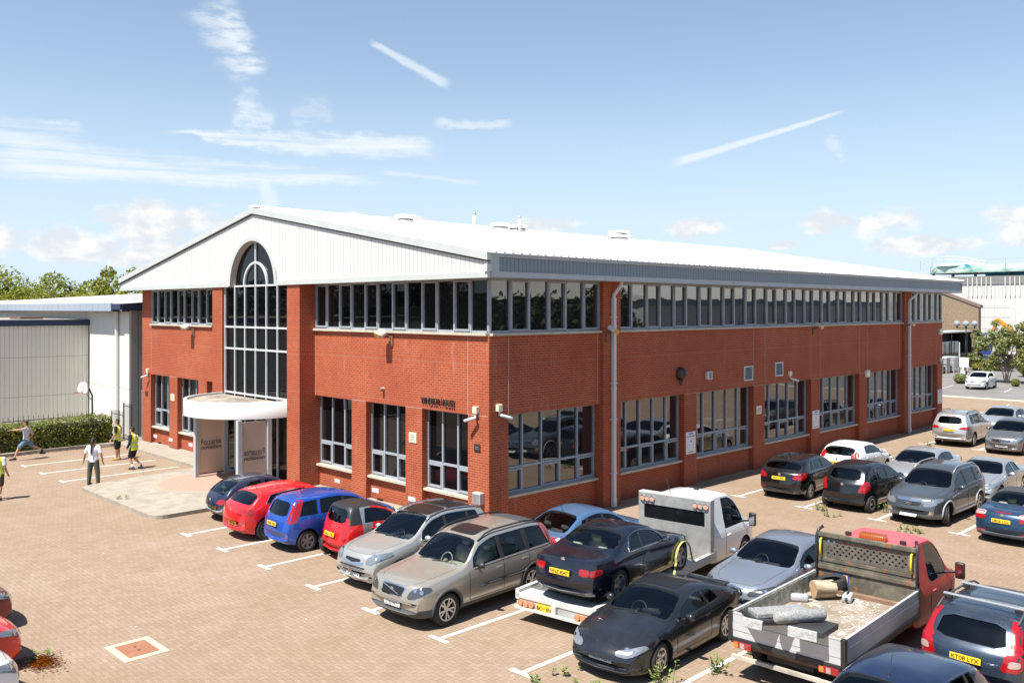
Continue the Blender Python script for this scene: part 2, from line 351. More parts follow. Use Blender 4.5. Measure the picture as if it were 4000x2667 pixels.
# ================================================================ ground
def structure(name, mb, m): o = mb.build(name, m); o['kind'] = 'structure'; return o
def asphalt():
    t = NT('asphalt'); P, _, _ = t.pos(); c = t.mix(t.rng(t.noise(P, .35, 6), .35, .7), (.15, .143, .135), (.215, .205, .195)); c = t.mix(t.rng(t.noise(P, 30, 2), .3, .7, 0, .4), c, (.13, .125, .12))
    t.L(c, t.b.inputs['Base Color']); t.b.inputs['Roughness'].default_value = .9; return t.m
ASPH = asphalt()
structure('ground', MB().box(-900, 900, -900, 1400, -.5, -.012), ASPH)
def sheet(name, poly, z, m):
    mb = MB(); mb.add([(p[0], p[1], z) for p in poly], [tuple(range(len(poly)))]); o = mb.build(name, m, recalc=False)
    o.data.flip_normals() if o.data.polygons[0].normal.z < 0 else None
    o['kind'] = 'structure'; return o
sheet('car_park', [(-44, -30), (30, -30), (30, 69.9), (-44, 69.9)], 0., PAVE)
sheet('channel_strip', [(-44, 69.9), (30, 69.9), (30, 71.2), (-44, 71.2)], .004, mat('pale_channel_blocks', (.42, .37, .30), .8, var=.12, vscale=3))
def tees(name, xs, y0, y1, wd=.1, bar=.55, bary=None):
    for x in xs:
        mb = MB(); mb.box(x-wd/2, x+wd/2, y0, y1, -.02, .004); mb.box(x-bar/2, x+bar/2, y0-.11, y0, -.02, .004)
        structure('bay_marking', mb, M_LINE)
tees('a', [-25.15, -22.88, -20.6, -18.3, -15.98, -13.66, -11.33, -9.0, -6.7, -4.4], 11.46, 16.2)
for x in (-16.65, -14.18, -11.74, -9.3, -6.85, -4.4):
    mb = MB(); mb.box(x-.05, x+.05, 27.66, 37.2, -.02, .004); mb.box(x-.3, x+.3, 27.57, 27.66, -.02, .004); mb.box(x-.3, x+.3, 37.2, 37.29, -.02, .004); structure('bay_marking', mb, M_LINE)
for x in (-16.65, -14.2, -11.75, -9.3):
    mb = MB(); mb.box(x-.05, x+.05, 44.75, 54.2, -.02, .004); mb.box(x-.3, x+.3, 44.66, 44.75, -.02, .004); mb.box(x-.3, x+.3, 54.2, 54.29, -.02, .004); structure('bay_marking', mb, M_LINE)
tees('l', [-40.9, -38.52, -36.2], 11.6, 16.1)
for x0, y0, x1, y1 in ((-18.5, 61.5, -19.5, 67.5), (-15.5, 60, -16.5, 66), (-27.2, 76.5, -27.7, 80.8), (-22.6, 77.0, -23.2, 81.0), (-29.9, 76.5, -30.3, 80.5)):
    mb = MB(); d = Vector((x1-x0, y1-y0)).normalized(); n = Vector((-d.y, d.x))*.05
    mb.add([(x0+n.x, y0+n.y, .004), (x1+n.x, y1+n.y, .004), (x1-n.x, y1-n.y, .004), (x0-n.x, y0-n.y, .004)], [(0, 1, 2, 3)]); structure('bay_marking', mb, M_LINE)
# paved entrance platform with kerb
FLAG = NT('paving_flags')
def _flag():
    t = FLAG; P, (x, y, z), _ = t.pos(); b = t.new('ShaderNodeTexBrick', offset=.5); b.inputs['Scale'].default_value = 1
    b.inputs['Brick Width'].default_value = .92; b.inputs['Row Height'].default_value = .72; b.inputs['Mortar Size'].default_value = .018; b.inputs['Bias'].default_value = -.2
    b.inputs['Color1'].default_value = (.37, .325, .255, 1); b.inputs['Color2'].default_value = (.215, .19, .15, 1); b.inputs['Mortar'].default_value = (.14, .115, .085, 1)
    t.L(t.comb(y, x), b.inputs['Vector']); c = t.mix(t.rng(t.noise(P, 3, 5), .35, .7, 0, .3), b.outputs[0], (.31, .265, .21)); t.L(c, t.b.inputs['Base Color']); t.b.inputs['Roughness'].default_value = .85
_flag(); FLAG = FLAG.m
def slab(name, poly, z0, z1, mats, kerb=.13):
    """raised paving: kerb ring outside, flags inside"""
    n = len(poly); c = [Vector(p) for p in poly]; mb = MB()
    ins = []
    for i in range(n):
        a, b, d = c[i-1], c[i], c[(i+1) % n]; e1 = (b-a).normalized(); e2 = (d-b).normalized()
        n1 = Vector((-e1.y, e1.x)); n2 = Vector((-e2.y, e2.x)); m_ = (n1+n2); m_ = m_/max(m_.dot(n1), .3) ; ins.append(b+m_*kerb)
    vs = [(p.x, p.y, z0) for p in c]+[(p.x, p.y, z1) for p in c]+[(p.x, p.y, z1) for p in ins]+[(p.x, p.y, z1-.006) for p in ins]
    fs = [(i, (i+1) % n, n+(i+1) % n, n+i) for i in range(n)]+[(n+i, n+(i+1) % n, 2*n+(i+1) % n, 2*n+i) for i in range(n)]+[(2*n+i, 2*n+(i+1) % n, 3*n+(i+1) % n, 3*n+i) for i in range(n)]
    mb.add(vs, fs, 0); mb.add([(p.x, p.y, z1-.006) for p in ins], [tuple(range(n))], 1)
    o = mb.build(name, mats, recalc=False); o['kind'] = 'structure'; return o
arc = lambda cx, cy, r, a0, a1, n: [(cx+r*math.cos(R(a0+(a1-a0)*i/n)), cy+r*math.sin(R(a0+(a1-a0)*i/n))) for i in range(n+1)]
plat = [(-43.9, 16.45), (-35.15, 16.4), (-34.95, 16.2), (-34.2, 11.9)]+arc(-33.7, 11.9, .45, 180, 270, 4)+[(-31.3, 11.45)]+arc(-27.95, 11.9, .45, 270, 360, 4)+[(-27.5, 16.4), (-19, 16.4), (-18.95, 17.9), (-43.9, 17.9)]
slab('pavement', plat, -.1, .125, [M_CONC, FLAG])
mb = MB(); mb.lathe([(0, .002), (1.93, .002)], (-31.66, 15.4, .122), n=40); o = mb.build('entrance_disc', mat('pink_paving', (.37, .235, .18), .85, var=.12, vscale=8)); o['kind'] = 'structure'
mb = MB(); mb.lathe([(1.93, .001), (2.2, .001)], (-31.66, 15.4, .122), n=40); o = mb.build('entrance_disc_edge', mat('pale_ring', (.31, .275, .215), .85, var=.15, vscale=8)); o['kind'] = 'structure'
# planting bed behind left kerb
slab('planting_bed', [(-47.5, 2), (-43.95, 2), (-43.95, 11), (-44.25, 13), (-44.25, 15.5), (-43.95, 16.2), (-43.95, 18), (-47.5, 18)], -.1, .12, [M_CONC, mat('soil', (.13, .09, .055), .95, var=.4, vscale=6, bump=.6)])
sheet('yard', [(-64, -5), (-47.5, -5), (-47.5, 40), (-64, 40)], .002, mat('yard_concrete', (.3, .28, .245), .9, var=.15, vscale=1))

# ================================================================ the office building
BLD = empty('office_building', (-18.9, 17.7, 0), 0, 'two storey red brick office building with white gabled roof and arched entrance window', 'building')
BI = Matrix.Translation((18.9, -17.7, 0))
def blink(name, mb, mats, parent=None, smooth=False):
    """part built in world coordinates, stored relative to the building (or to a part at its origin)"""
    me = mb.mesh(name, smooth); me.transform(BI); return link(name, me, parent or BLD, mats)
XE, YS = -18.9, 17.7
south = lambda s, d, z: (s, YS-d, z)
east = lambda s, d, z: (XE+d, s, z)
SILLZ, TOPZ, LINZ = 5.86, 7.5, 3.44
# --- brick
def wallmb(fm): return MB(fm)
ws = MB(south); we = MB(east)
Wd = .42
# south lower: piers then aprons
SP = [(-43.9, -42.89), (-40.78, -39.92), (-37.78, -36.94), (-25.9, -25.05), (-22.86, -22.01), (-19.83, -18.9)]
SWN = [(-42.89, -40.78), (-39.92, -37.78), (-36.94, -35.0), (-28.24, -25.9), (-25.05, -22.86), (-22.01, -19.83)]
for a, b in SP: ws.box(a, b, -Wd, 0, 0, LINZ)
for a, b in SWN: ws.box(a, b, -Wd, -.2, 0, .90)
ws.box(-43.9, -35.0, -Wd, 0, LINZ, 5.80); ws.box(-28.3, -18.9, -Wd, 0, LINZ, 5.80)
ws.box(-43.9, -42.8, -Wd, -.0, 5.80, TOPZ); ws.box(-36.3, -34.9, -Wd, 0, 5.80, TOPZ)
for a, b in ((-35.08, -34.2), (-29.12, -28.24)): ws.box(a, b, -Wd-.3, .65, 0, TOPZ)
# left flank & back
ws.box(-43.9, -43.5, -35.65, -Wd, 0, TOPZ); ws.box(-43.5, -19.3, -35.65, -35.3, 0, TOPZ)
EP = [(17.7+Wd, 18.49), (27.6, 28.41), (32.55, 33.42), (37.5, 38.34), (42.48, 43.36), (52.6, 53.35)]
EW = [(18.49, 22.75), (23.66, 27.6), (28.41, 32.55), (33.42, 37.5), (38.34, 42.48), (43.36, 47.64), (48.55, 52.6)]
for a, b in EP: we.box(a, b, -Wd, -.002, 0, LINZ)
for a, b in EW: we.box(a, b, -Wd, -.2, 0, .96)
we.box(17.7+Wd, 53.35, -Wd, -.002, LINZ, 5.80)
for a, b in ((22.75, 23.66), (47.64, 48.55)): we.box(a, b, -Wd-.05, .14, 0, TOPZ)
wm = MB(); wm.v = ws.v; wm.f = ws.f; wm.m = ws.m; b0 = len(wm.v); wm.v = wm.v+we.v; wm.f = wm.f+[tuple(b0+i for i in f) for f in we.f]; wm.m = wm.m+we.m
WALL = blink('wall', wm, BRICK)
# interior mass so nothing shows through behind the panes
core = MB(); core.box(-43.4, -19.6, 18.45, 52.9, 0, 7.45); blink('interior', core, M_DARK)
# movement joints / drip lines
mj = MB(south)
for x in (-42.83, -28.22, -19.83): mj.box(x-.011, x+.011, 0, .004, LINZ if x > -40 else LINZ, 5.78)
mj.box(-25.9, -25.05, 0, .005, LINZ-.012, LINZ+.012); mj.box(-22.86, -22.01, 0, .005, LINZ-.012, LINZ+.012); mj.box(-19.83, -18.95, 0, .005, LINZ-.012, LINZ+.012); mj.box(-40.78, -39.92, 0, .005, LINZ-.012, LINZ+.012)
mj.map = east
for y in (18.5, 22.62, 32.52, 33.45, 37.47, 38.36, 42.46, 43.38, 47.3, 52.5): mj.box(y-.011, y+.011, -.01, .004, LINZ, 5.78)
for a, b in EP[1:]: mj.box(a, b, -.01, .005, LINZ-.012, LINZ+.012)
blink('movement_joint', mj, mat('mortar_line', (.42, .27, .22), .9))
# --- windows
def window(fm, a, b, z0, z1, d, n, transom=None, cas=(), fmat=None, glass=None, sill=True, upper=False, mw=.06):
    fmat = fmat or M_FRAME; f = MB(fm); g = MB(fm); pw = (b-a)/n; fd = .07
    f.box(a, b, d, d+fd, z0, z0+.07); f.box(a, b, d, d+fd, z1-.06, z1)
    for i in range(n+1):
        c = a+i*pw; c0 = max(a, c-mw/2); c1 = min(b, c+mw/2); f.box(c0, c1, d-.002, d+fd+.012, z0, z1)
    if transom: f.box(a, b, d-.001, d+fd+.003, transom-.035, transom+.035)
    for i in range(n):
        x0, x1 = a+i*pw, a+(i+1)*pw; rows = [(z0, transom), (transom, z1)] if transom else [(z0, z1)]
        for ri, (q0, q1) in enumerate(rows):
            if (upper and i in cas) or (not upper and ri == 0 and i in cas):
                e = .05; m = mw/2+.002; x2, x3, q2, q3 = x0+m, x1-m, q0+.055, q1-.045
                f.box(x2, x2+e, d, d+fd+.03, q2, q3); f.box(x3-e, x3, d, d+fd+.03, q2, q3); f.box(x2+e, x3-e, d, d+fd+.03, q2, q2+e); f.box(x2+e, x3-e, d, d+fd+.03, q3-e, q3)
            # pane, tilted a hair so reflections break between panes
            t1, t2 = random.uniform(-.006, .006), random.uniform(-.004, .004); dd = d+.02
            g.add([(x0+.02, dd+t1, q0+.02), (x1-.02, dd-t1, q0+.02), (x1-.02, dd-t1+t2, q1-.02), (x0+.02, dd+t1+t2, q1-.02)], [(0, 1, 2, 3)])
    w_ = blink('window', f, fmat); me = g.mesh('glass', recalc=False); me.transform(BI)
    nrm = me.polygons[0].normal; want = Vector((0, -1, 0)) if fm is south else Vector((1, 0, 0))
    if nrm.dot(want) < 0: me.flip_normals()
    link('glass', me, w_, glass or M_PANE)
    if sill:
        s_ = MB(fm); s_.box(a-.0, b+.0, d-.02, d+.07+(.2 if not upper else .13), z0-.075, z0-.003); so_ = s_.mesh('sill'); so_.transform(BI); link('sill', so_, w_, M_SILL)
    return w_
for a, b in SWN: window(south, a, b, .93, LINZ, -.32, 3, 1.75, (0, 2), mat('pale_frame', (.31, .34, .375), .35), M_PANES)
for a, b in EW: window(east, a, b, .99, LINZ, -.34, 5, 1.78, (0, 2, 4))
window(south, -42.8, -36.3, SILLZ+.02, TOPZ, -.10, 9, None, (0, 2, 4, 6, 8), None, M_PANES, True, True, .05)
window(south, -28.24, -18.95, SILLZ+.02, TOPZ, -.10, 12, None, (0, 2, 4, 6, 8, 10), None, M_PANES, True, True, .05)
window(east, 17.75, 22.75, SILLZ+.02, TOPZ, -.10, 6, None, (1, 3, 5), None, None, True, True, .05)
window(east, 23.66, 47.64, SILLZ+.02, TOPZ, -.10, 29, None, tuple(range(0, 29, 2)), None, None, True, True, .05)
window(east, 48.55, 53.3, SILLZ+.02, TOPZ, -.10, 6, None, (1, 3, 5), None, None, True, True, .05)
mb = MB(); mb.box(-19.02, -18.93, 17.73, 17.82, SILLZ, TOPZ); blink('corner_post', mb, M_FRAME)
# --- entrance glazing (white frames) with arched head
YG = 17.2; CXA = -31.66
f = MB(); xs = [-34.16, -33.33, -32.5, -31.66, -30.82, -29.99, -29.16]
for i, x in enumerate(xs): f.box(x-.028, x+.028, YG-.06, YG+.03, .12, 7.5)
for z in (3.22, 5.0, 5.87, 7.5): f.box(xs[0]-.03, xs[-1]+.03, YG-.064, YG+.03, z-.033, z+.033)
f.box(CXA-.035, CXA+.035, YG-.06, YG+.03, 7.54, 9.25)
f.lathe([(.86, YG-.075), (.94, YG-.075), (.94, YG+.02), (.86, YG+.02), (.86, YG-.075)], (CXA, 0, 7.5), 'y', 24, None, 0, math.pi)
wn = blink('entrance_window', f, M_WFRAME)
g = MB()
for i in range(6):
    for q0, q1 in ((.12, 3.22), (3.22, 5.0), (5.0, 5.87), (5.87, 7.5)):
        t1 = random.uniform(-.008, .008); g.add([(xs[i], YG+t1, q0), (xs[i+1], YG-t1, q0), (xs[i+1], YG-t1, q1), (xs[i], YG+t1, q1)], [(0, 1, 2, 3)])
ap = [(CXA+1.75*math.cos(R(a)), YG, 7.5+1.75*math.sin(R(a))) for a in range(0, 181, 6)]; g.add(ap, [tuple(range(len(ap)))])
me = g.mesh('glass', recalc=False); me.transform(BI)
for p in me.polygons: pass
bm = bmesh.new(); bm.from_mesh(me)
for fc in bm.faces:
    if fc.normal.y > 0: fc.normal_flip()
bm.to_mesh(me); bm.free(); link('glass', me, wn, pane_mat('entrance_glass', (.003, .0035, .004), .022, .008))
# --- gable cladding
Y0 = 17.0; LX, RX, AX = -44.92, -18.2, -31.6
ZB = 7.5; ze = 8.17; za = 10.5
ro = 1.9; RI = 1.74
def gable(y0, y1, zb, ztrim, rr):
    def zt(x): return (ze-ztrim)+(za-ze)*(RX-x)/(RX-AX) if x > AX else (ze-.12-ztrim)+(za-ze+.12)*(x-LX)/(AX-LX)
    def zl(x): return zb if abs(x-CXA) >= rr else ZB+math.sqrt(max(0, rr*rr-(x-CXA)**2))
    xs_ = sorted([LX+.05, RX-.05, AX, CXA-rr, CXA+rr]+[CXA+rr*math.cos(R(a)) for a in range(4, 180, 4)])
    vs = []
    for x in xs_: vs += [(x, y0, zl(x)), (x, y0, zt(x)), (x, y1, zl(x)), (x, y1, zt(x))]
    fs = []
    for i in range(len(xs_)-1): a = 4*i; fs += [(a, a+4, a+5, a+1), (a+2, a+3, a+7, a+6), (a, a+2, a+6, a+4), (a+1, a+5, a+7, a+3)]
    n = 4*(len(xs_)-1); fs += [(0, 1, 3, 2), (n, n+2, n+3, n+1)]
    return MB().add(vs, fs)
CLAD = ribbed_mat('white_cladding', (.56, .565, .555), 'x', .20, .10, .34, .5)
blink('gable_cladding', gable(Y0+.03, Y0+.12, ZB+.0, .05, ro-.02), CLAD)
t = MB()
for s0, z0_, s1, z1_ in ((LX-.02, 8.05, AX, za), (RX+.01, ze, AX, za)):
    t.add([(s0, Y0+.005, z0_-.25), (s1, Y0+.005, z1_-.25), (s1, Y0+.005, z1_-.19), (s0, Y0+.005, z0_-.19), (s0, Y0+.029, z0_-.25), (s1, Y0+.029, z1_-.25), (s1, Y0+.029, z1_-.19), (s0, Y0+.029, z0_-.19)], [(0, 1, 2, 3), (4, 7, 6, 5), (0, 4, 5, 1), (3, 2, 6, 7), (0, 3, 7, 4), (1, 5, 6, 2)])
blink('verge_shadow_strip', t, mat('verge_shadow_grey', (.05, .055, .06), .7))  # dark strip standing in for the shadow line under the rake trim
t = MB()
t.box(LX, CXA-ro+.02, Y0-.02, Y0+.10, ZB-.02, ZB+.15); t.box(CXA+ro-.02, RX, Y0-.02, Y0+.10, ZB-.02, ZB+.15)
for s0, z0_, s1, z1_ in ((LX-.04, 8.05, AX, za), (RX+.03, ze, AX, za)):
    h = .20; t.add([(s0, Y0-.06, z0_-h), (s1, Y0-.06, z1_-h), (s1, Y0-.06, z1_+.03), (s0, Y0-.06, z0_+.03), (s0, Y0+.12, z0_-h), (s1, Y0+.12, z1_-h), (s1, Y0+.12, z1_+.03), (s0, Y0+.12, z0_+.03)],
                   [(0, 1, 2, 3), (4, 7, 6, 5), (0, 4, 5, 1), (3, 2, 6, 7), (0, 3, 7, 4), (1, 5, 6, 2)])
t.box(RX-.1, RX+.03, Y0-.062, Y0+.1, ZB+.15, ze-.3); t.box(LX-.03, LX+.09, Y0-.062, Y0+.1, ZB+.15, 7.75)
t.lathe([(RI, Y0-.03), (ro, Y0-.03), (ro, Y0+.1)], (CXA, 0, ZB), 'y', 36, None, 0, math.pi)
blink('gable_trim', t, M_TRIM)
t = MB(); t.lathe([(RI, Y0-.03), (RI, YG+.04)], (CXA, 0, ZB), 'y', 36, None, 0, math.pi); t.lathe([(RI, YG-.07), (RI-.07, YG-.07), (RI-.07, YG)], (CXA, 0, ZB), 'y', 36, None, 0, math.pi)
blink('arch_reveal', t, mat('arch_reveal_grey', (.40, .36, .34), .6), smooth=False)
# soffits
t = MB(); t.box(LX+.05, CXA-RI-.16, Y0+.1, 18.1, ZB-.0, ZB+.04); t.box(CXA+RI+.16, RX-.05, Y0+.1, 18.1, ZB, ZB+.04); t.box(-19.4, RX-.03, 18.1, 54.3, ZB+.0, ZB+.04); t.box(LX+.04, -43.4, 18.1, 54.3, ZB, ZB+.04)
blink('soffit', t, mat('soffit_grey', (.42, .42, .42), .7))
# east eave: lower white band, ribbed grey panel, top trim
RIBG = ribbed_mat('grey_ribbed_panel', (.205, .245, .285), 'y', .16, .09, .7, .5)
t = MB(); t.box(RX-.06, RX, Y0+.12, 54.48, 7.5, 7.66); t.box(RX-.06, RX+.015, Y0+.12, 54.48, 8.07, 8.17); t.box(RX-.04, RX+.02, Y0+.1, Y0+.42, 7.66, 8.07); t.box(RX-.06, RX+.001, 54.42, 54.48, 7.66, 8.07)
for y in (22.2, 29.9, 37.5, 45.1, 52.7): t.box(RX-.01, RX+.012, y-.03, y+.03, 7.49, 7.67)
blink('eave_trim', t, M_EAVE)
t = MB(); t.box(RX-.1, RX-.03, Y0+.42, 54.42, 7.66, 8.07); blink('eave_panel', t, RIBG)
t = MB(); t.box(LX, LX+.06, Y0+.12, 54.48, 7.5, 8.02); blink('eave_trim', t, M_EAVE)
# roof sheets, ribbed geometry
ROOF = mat('white_roof_sheet', (.86, .86, .85), .55, var=.04, vscale=.6)
def roof_side(x0, z0, x1, z1):
    mb = MB(); prof = []; y = 16.98
    while y < 54.45:
        prof += [(y, 0), (y+.22, 0), (y+.25, .05), (y+.31, .05)]; y += .34
    prof.append((54.45, 0)); vs = []; n = len(prof)
    for yy, h in prof: vs += [(x0, yy, z0+h), (x1, yy, z1+h)]
    vs += [(x0, yy, z0-.03) for yy, h in prof]
    fs = [(2*i, 2*i+1, 2*i+3, 2*i+2) for i in range(n-1)]+[(2*i, 2*i+2, 2*n+i+1, 2*n+i) for i in range(n-1)]
    mb.add(vs, fs); return mb
a = roof_side(RX+.07, ze+.02, AX, za+.035); b = roof_side(LX-.07, ze-.09, AX, za+.035)
b0 = len(a.v); a.v += b.v; a.f += [tuple(b0+i for i in f) for f in b.f]; a.m += b.m
ROOFO = blink('roof', a, ROOF)
t = MB(); t.prism([(AX-.28, za+.03), (AX+.28, za+.03), (AX+.02, za+.12), (AX-.02, za+.12)], 16.95, 54.47, 'y'); blink('ridge_cap', t, ROOF)
t = MB(); 
for s0, z0_, s1, z1_ in ((LX-.04, 8.05, AX, za), (RX+.03, ze, AX, za)):
    t.add([(s0, 54.36, z0_-.2), (s1, 54.36, z1_-.3), (s1, 54.36, z1_+.03), (s0, 54.36, z0_+.03), (s0, 54.5, z0_-.3), (s1, 54.5, z1_-.3), (s1, 54.5, z1_+.03), (s0, 54.5, z0_+.03)], [(0, 1, 2, 3), (4, 7, 6, 5), (0, 4, 5, 1), (3, 2, 6, 7), (0, 3, 7, 4), (1, 5, 6, 2)])
t.box(LX+.05, RX-.05, 54.37, 54.45, 7.5, 8.2); t.prism([(LX+.05, 8.0), (RX-.05, 8.15), (AX, 10.4)], 54.38, 54.44, 'y')
blink('rear_gable', t, CLAD)
# roof ventilators, pipes
ROOFV = mat('ventilator_white', (.70, .70, .68), .6, var=.15, vscale=4)
def rz(x): return za-.175*(x-AX)+.02
def roof_vent(x, y, w_, d, hat=1, label=''):
    e = empty('roof_ventilator', (x, y, rz(x)), 0, label, 'roof vent', 'ventilators along the white roof'); e.scale = (.62, .62, .62)
    m = MB(); m.bevbox(-w_*.42, w_*.42, -d*.42, d*.42, -.12, .2, .03); m.build('base', ROOFV, e)
    m = MB(); m.box(-w_*.36, w_*.36, -d*.36, d*.36, .2, .3); m.build('louvre', mat('vent_dark', (.09, .06, .045), .8), e)
    m = MB(); m.bevbox(-w_/2, w_/2, -d/2, d/2, .28, .56, .1); m.build('hood', ROOFV, e)
    if hat > 1:
        m = MB(); m.box(-w_*.3, w_*.3, -d*.3, d*.3, .56, .66); m.build('louvre', MATS['vent_dark'], e)
        m = MB(); m.bevbox(-w_/2*.95, w_/2*.95, -d/2*.9, d/2*.9, .64, .86, .09); m.build('hood', ROOFV, e)
roof_vent(-29.85, 23.1, 1.0, 1.15, 1, 'white roof ventilator with rounded hood, nearest the gable'); roof_vent(-30.5, 29.3, 1.0, 1.2, 1, 'left ventilator of the touching pair on the white roof')
roof_vent(-30.3, 30.25, 1.1, 1.35, 1, 'right and larger ventilator of the touching pair on the white roof'); roof_vent(-30.4, 38.2, 1.3, 1.7, 2, 'two tier roof ventilator standing beside the gull')
def flue(x, y, h, r, label):
    e = empty('flue_pipe', (x, y, rz(x)), 0, label, 'flue pipe'); m = MB(); m.tube([(0, 0, -.1), (0, 0, h)], r, 10); m.build('pipe', M_PVC, e, True)
    m = MB(); m.lathe([(0, h+.06), (r*.9, h+.05), (r*1.15, h), (r*1.15, h-.05), (r*.8, h-.06)], n=10); m.build('cap', M_STEEL, e); m = MB(); m.lathe([(r*1.9, -.02), (r*1.1, .07)], n=10); m.build('collar', M_STEEL, e)
flue(-29.7, 26.9, .72, .08, 'tall white flue pipe standing alone on the roof'); flue(-29.9, 30.0, .75, .07, 'white flue pipe in front of the pair of ventilators')
# downpipes
def downpipe(y, label, bend):
    e = empty('downpipe', (XE+.14, y, 0), 0, label, 'downpipe', 'white downpipes on the long brick wall')
    m = MB(); m.box(.02, .14, -.06, .06, .28, 6.95); m.build('pipe', M_PVC, e)
    m = MB(); m.tube([(.08, 0, 6.9), (.08, 0, 7.05), (.28, .12+bend, 7.38), (.3, .14+bend, 7.52)], .065, 8); m.build('swan_neck', M_PVC, e)
    for z in (1.1, 2.9, 4.1, 6.3):
        m = MB(); m.box(.0, .155, -.1, .1, z, z+.035); m.build('bracket', M_PVC, e)
    m = MB(); m.box(.012, .15, -.07, .07, 3.9, 3.98); m.box(.012, .15, -.07, .07, 5.96, 6.05); m.build('socket', M_PVC, e)
    m = MB(); m.bevbox(.01, .16, -.08, .08, -.0, .3, .02); m.build('shoe', M_PVC, e)
downpipe(23.2, 'white downpipe on the brick pier nearest the building corner', 0); downpipe(48.05, 'white downpipe on the brick pier near the far end of the long wall', .3)
# ---- canopy with glazed wings
CAN = empty('entrance_canopy', (CXA, 17.05, 0), 0, 'white curved canopy over the entrance with grey stained flat top', 'canopy')
r0 = 2.54; arcp = [(r0*math.cos(R(a)), r0*1.0*math.sin(R(a))) for a in range(180, 361, 6)]
n = len(arcp); m = MB(); vs = [(x, y, 2.6) for x, y in arcp]+[(x, y, 3.2) for x, y in arcp]+[(x*.955, y*.955, 3.2) for x, y in arcp]+[(x*.955, y*.955, 3.12) for x, y in arcp]
m.add(vs, [(k*n+i, k*n+i+1, (k+1)*n+i+1, (k+1)*n+i) for k in range(3) for i in range(n-1)]); o = m.build('fascia', mat('canopy_white', (.55, .55, .54), .45), CAN); o.data.polygons.foreach_set('use_smooth', [i < n-1 for i in range(len(o.data.polygons))])
t = NT('canopy_top'); P, _, _ = t.pos(); c = t.mix(t.rng(t.noise(P, 1.5, 6, .7), .4, .62), (.18, .15, .125), (.42, .37, .31)); c = t.mix(t.rng(t.noise(P, 5, 5), .6, .7), c, (.09, .07, .06)); t.L(c, t.b.inputs['Base Color']); t.b.inputs['Roughness'].default_value = .7
m = MB(); m.add([(x*.957, y*.957, 3.125) for x, y in arcp]+[(0, .1, 3.125)], [tuple(range(n))]); m.build('top', t.m, CAN, recalc=False)
m = MB(); m.add([(x*.99, y*.99, 2.62) for x, y in arcp], [tuple(range(n))]); m.build('soffit', M_TRIM, CAN, recalc=False)
GL_L = mat('frosted_screen_sunlit', (.62, .47, .37), .35); GL_R = mat('frosted_screen_shaded', (.40, .33, .28), .35)  # same frosted glass twice: sunlight in the left colour, shade in the right
def wing(x, y0, y1, mirror, gm, post_m, label):
    e = empty('entrance_screen', (x, y0, .12), 0, label, 'glass screen')
    for yy in (0, y1-y0):
        m = MB(); m.box(-.09, .09, yy-.08, yy+.08, 0, 2.5); m.build('post', post_m, e)
    m = MB(); m.box(-.02, .02, .08, y1-y0-.08, .12, 2.42); m.build('panel', gm, e)
    m = MB(); m.box(-.03, .03, .08, y1-y0-.08, .08, .12); m.build('bottom_rail', M_BLACK, e)
    for txt, z, hh, bo, sh in (('Focusrite', 1.34, .22, .0, 0), ('novation', 1.16, .14, .012, 0)):
        me = text_mesh(txt, hh, .006, bo); w0 = me['w']; k = (.80)/w0; 
        for v in me.vertices: v.co = (v.co.y, v.co.x*k*(-1 if mirror else 1)+(y1-y0)/2, v.co.z)
        ob = link('lettering', me, e, M_TEXT); ob.location = (.027, 0, z-.12)
    m = MB(); m.box(.024, .03, .32, y1-y0-.32, 1.19, 1.20); m.build('rule_line', M_TEXT, e)
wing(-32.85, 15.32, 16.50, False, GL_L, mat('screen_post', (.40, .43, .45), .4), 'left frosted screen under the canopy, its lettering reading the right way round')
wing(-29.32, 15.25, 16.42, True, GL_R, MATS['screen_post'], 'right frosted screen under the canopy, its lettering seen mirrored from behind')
# ---- wall-mounted things
def floodlight(loc, rz_, label):
    e = empty('floodlight', loc, rz_, label, 'floodlight', 'floodlights on brackets on the brick walls')
    m = MB(); m.box(-.1, .1, -.05, .0, -.28, .05); m.build('junction_box', mat('rusty_bracket', (.20, .10, .06), .8), e)
    m = MB(); m.tube([(0, 0, 0), (0, -.16, .02), (-.1, -.28, .08)], .03, 6); m.build('arm', MATS['rusty_bracket'], e)
    rot = Matrix.Translation((-.12, -.36, .13)) @ Matrix.Rotation(R(28), 4, 'X') @ Matrix.Rotation(R(18), 4, 'Y')
    bm = bmesh.new(); bmesh.ops.create_cube(bm, size=1); bmesh.ops.scale(bm, vec=(.34, .30, .15), verts=bm.verts); bmesh.ops.bevel(bm, geom=list(bm.edges), offset=.03, segments=2, affect='EDGES')
    m = MB(); m.bm(bm, None, rot); m.build('housing', mat('flood_housing', (.62, .60, .55), .5), e)
    bm = bmesh.new(); bmesh.ops.create_cube(bm, size=1); bmesh.ops.scale(bm, vec=(.28, .02, .14), verts=bm.verts); bmesh.ops.translate(bm, vec=(0, -.15, -.0), verts=bm.verts)
    m = MB(); m.bm(bm, None, rot); m.build('lens', mat('amber_lens', (.55, .36, .08), .25), e)
floodlight((-23.6, YS-.0, 5.66), 0, 'floodlight on the sunny gable wall, right of the entrance'); floodlight((-38.2, YS-.0, 5.66), 0, 'floodlight on the sunny gable wall, left of the entrance')
floodlight((XE+.14, 22.95, 5.78), R(90), 'floodlight beside the nearest downpipe on the long wall'); floodlight((XE, 37.7, 5.72), R(90), 'floodlight on the middle of the long shaded wall')
floodlight((XE+.14, 47.75, 5.7), R(90), 'floodlight beside the far downpipe on the long wall')
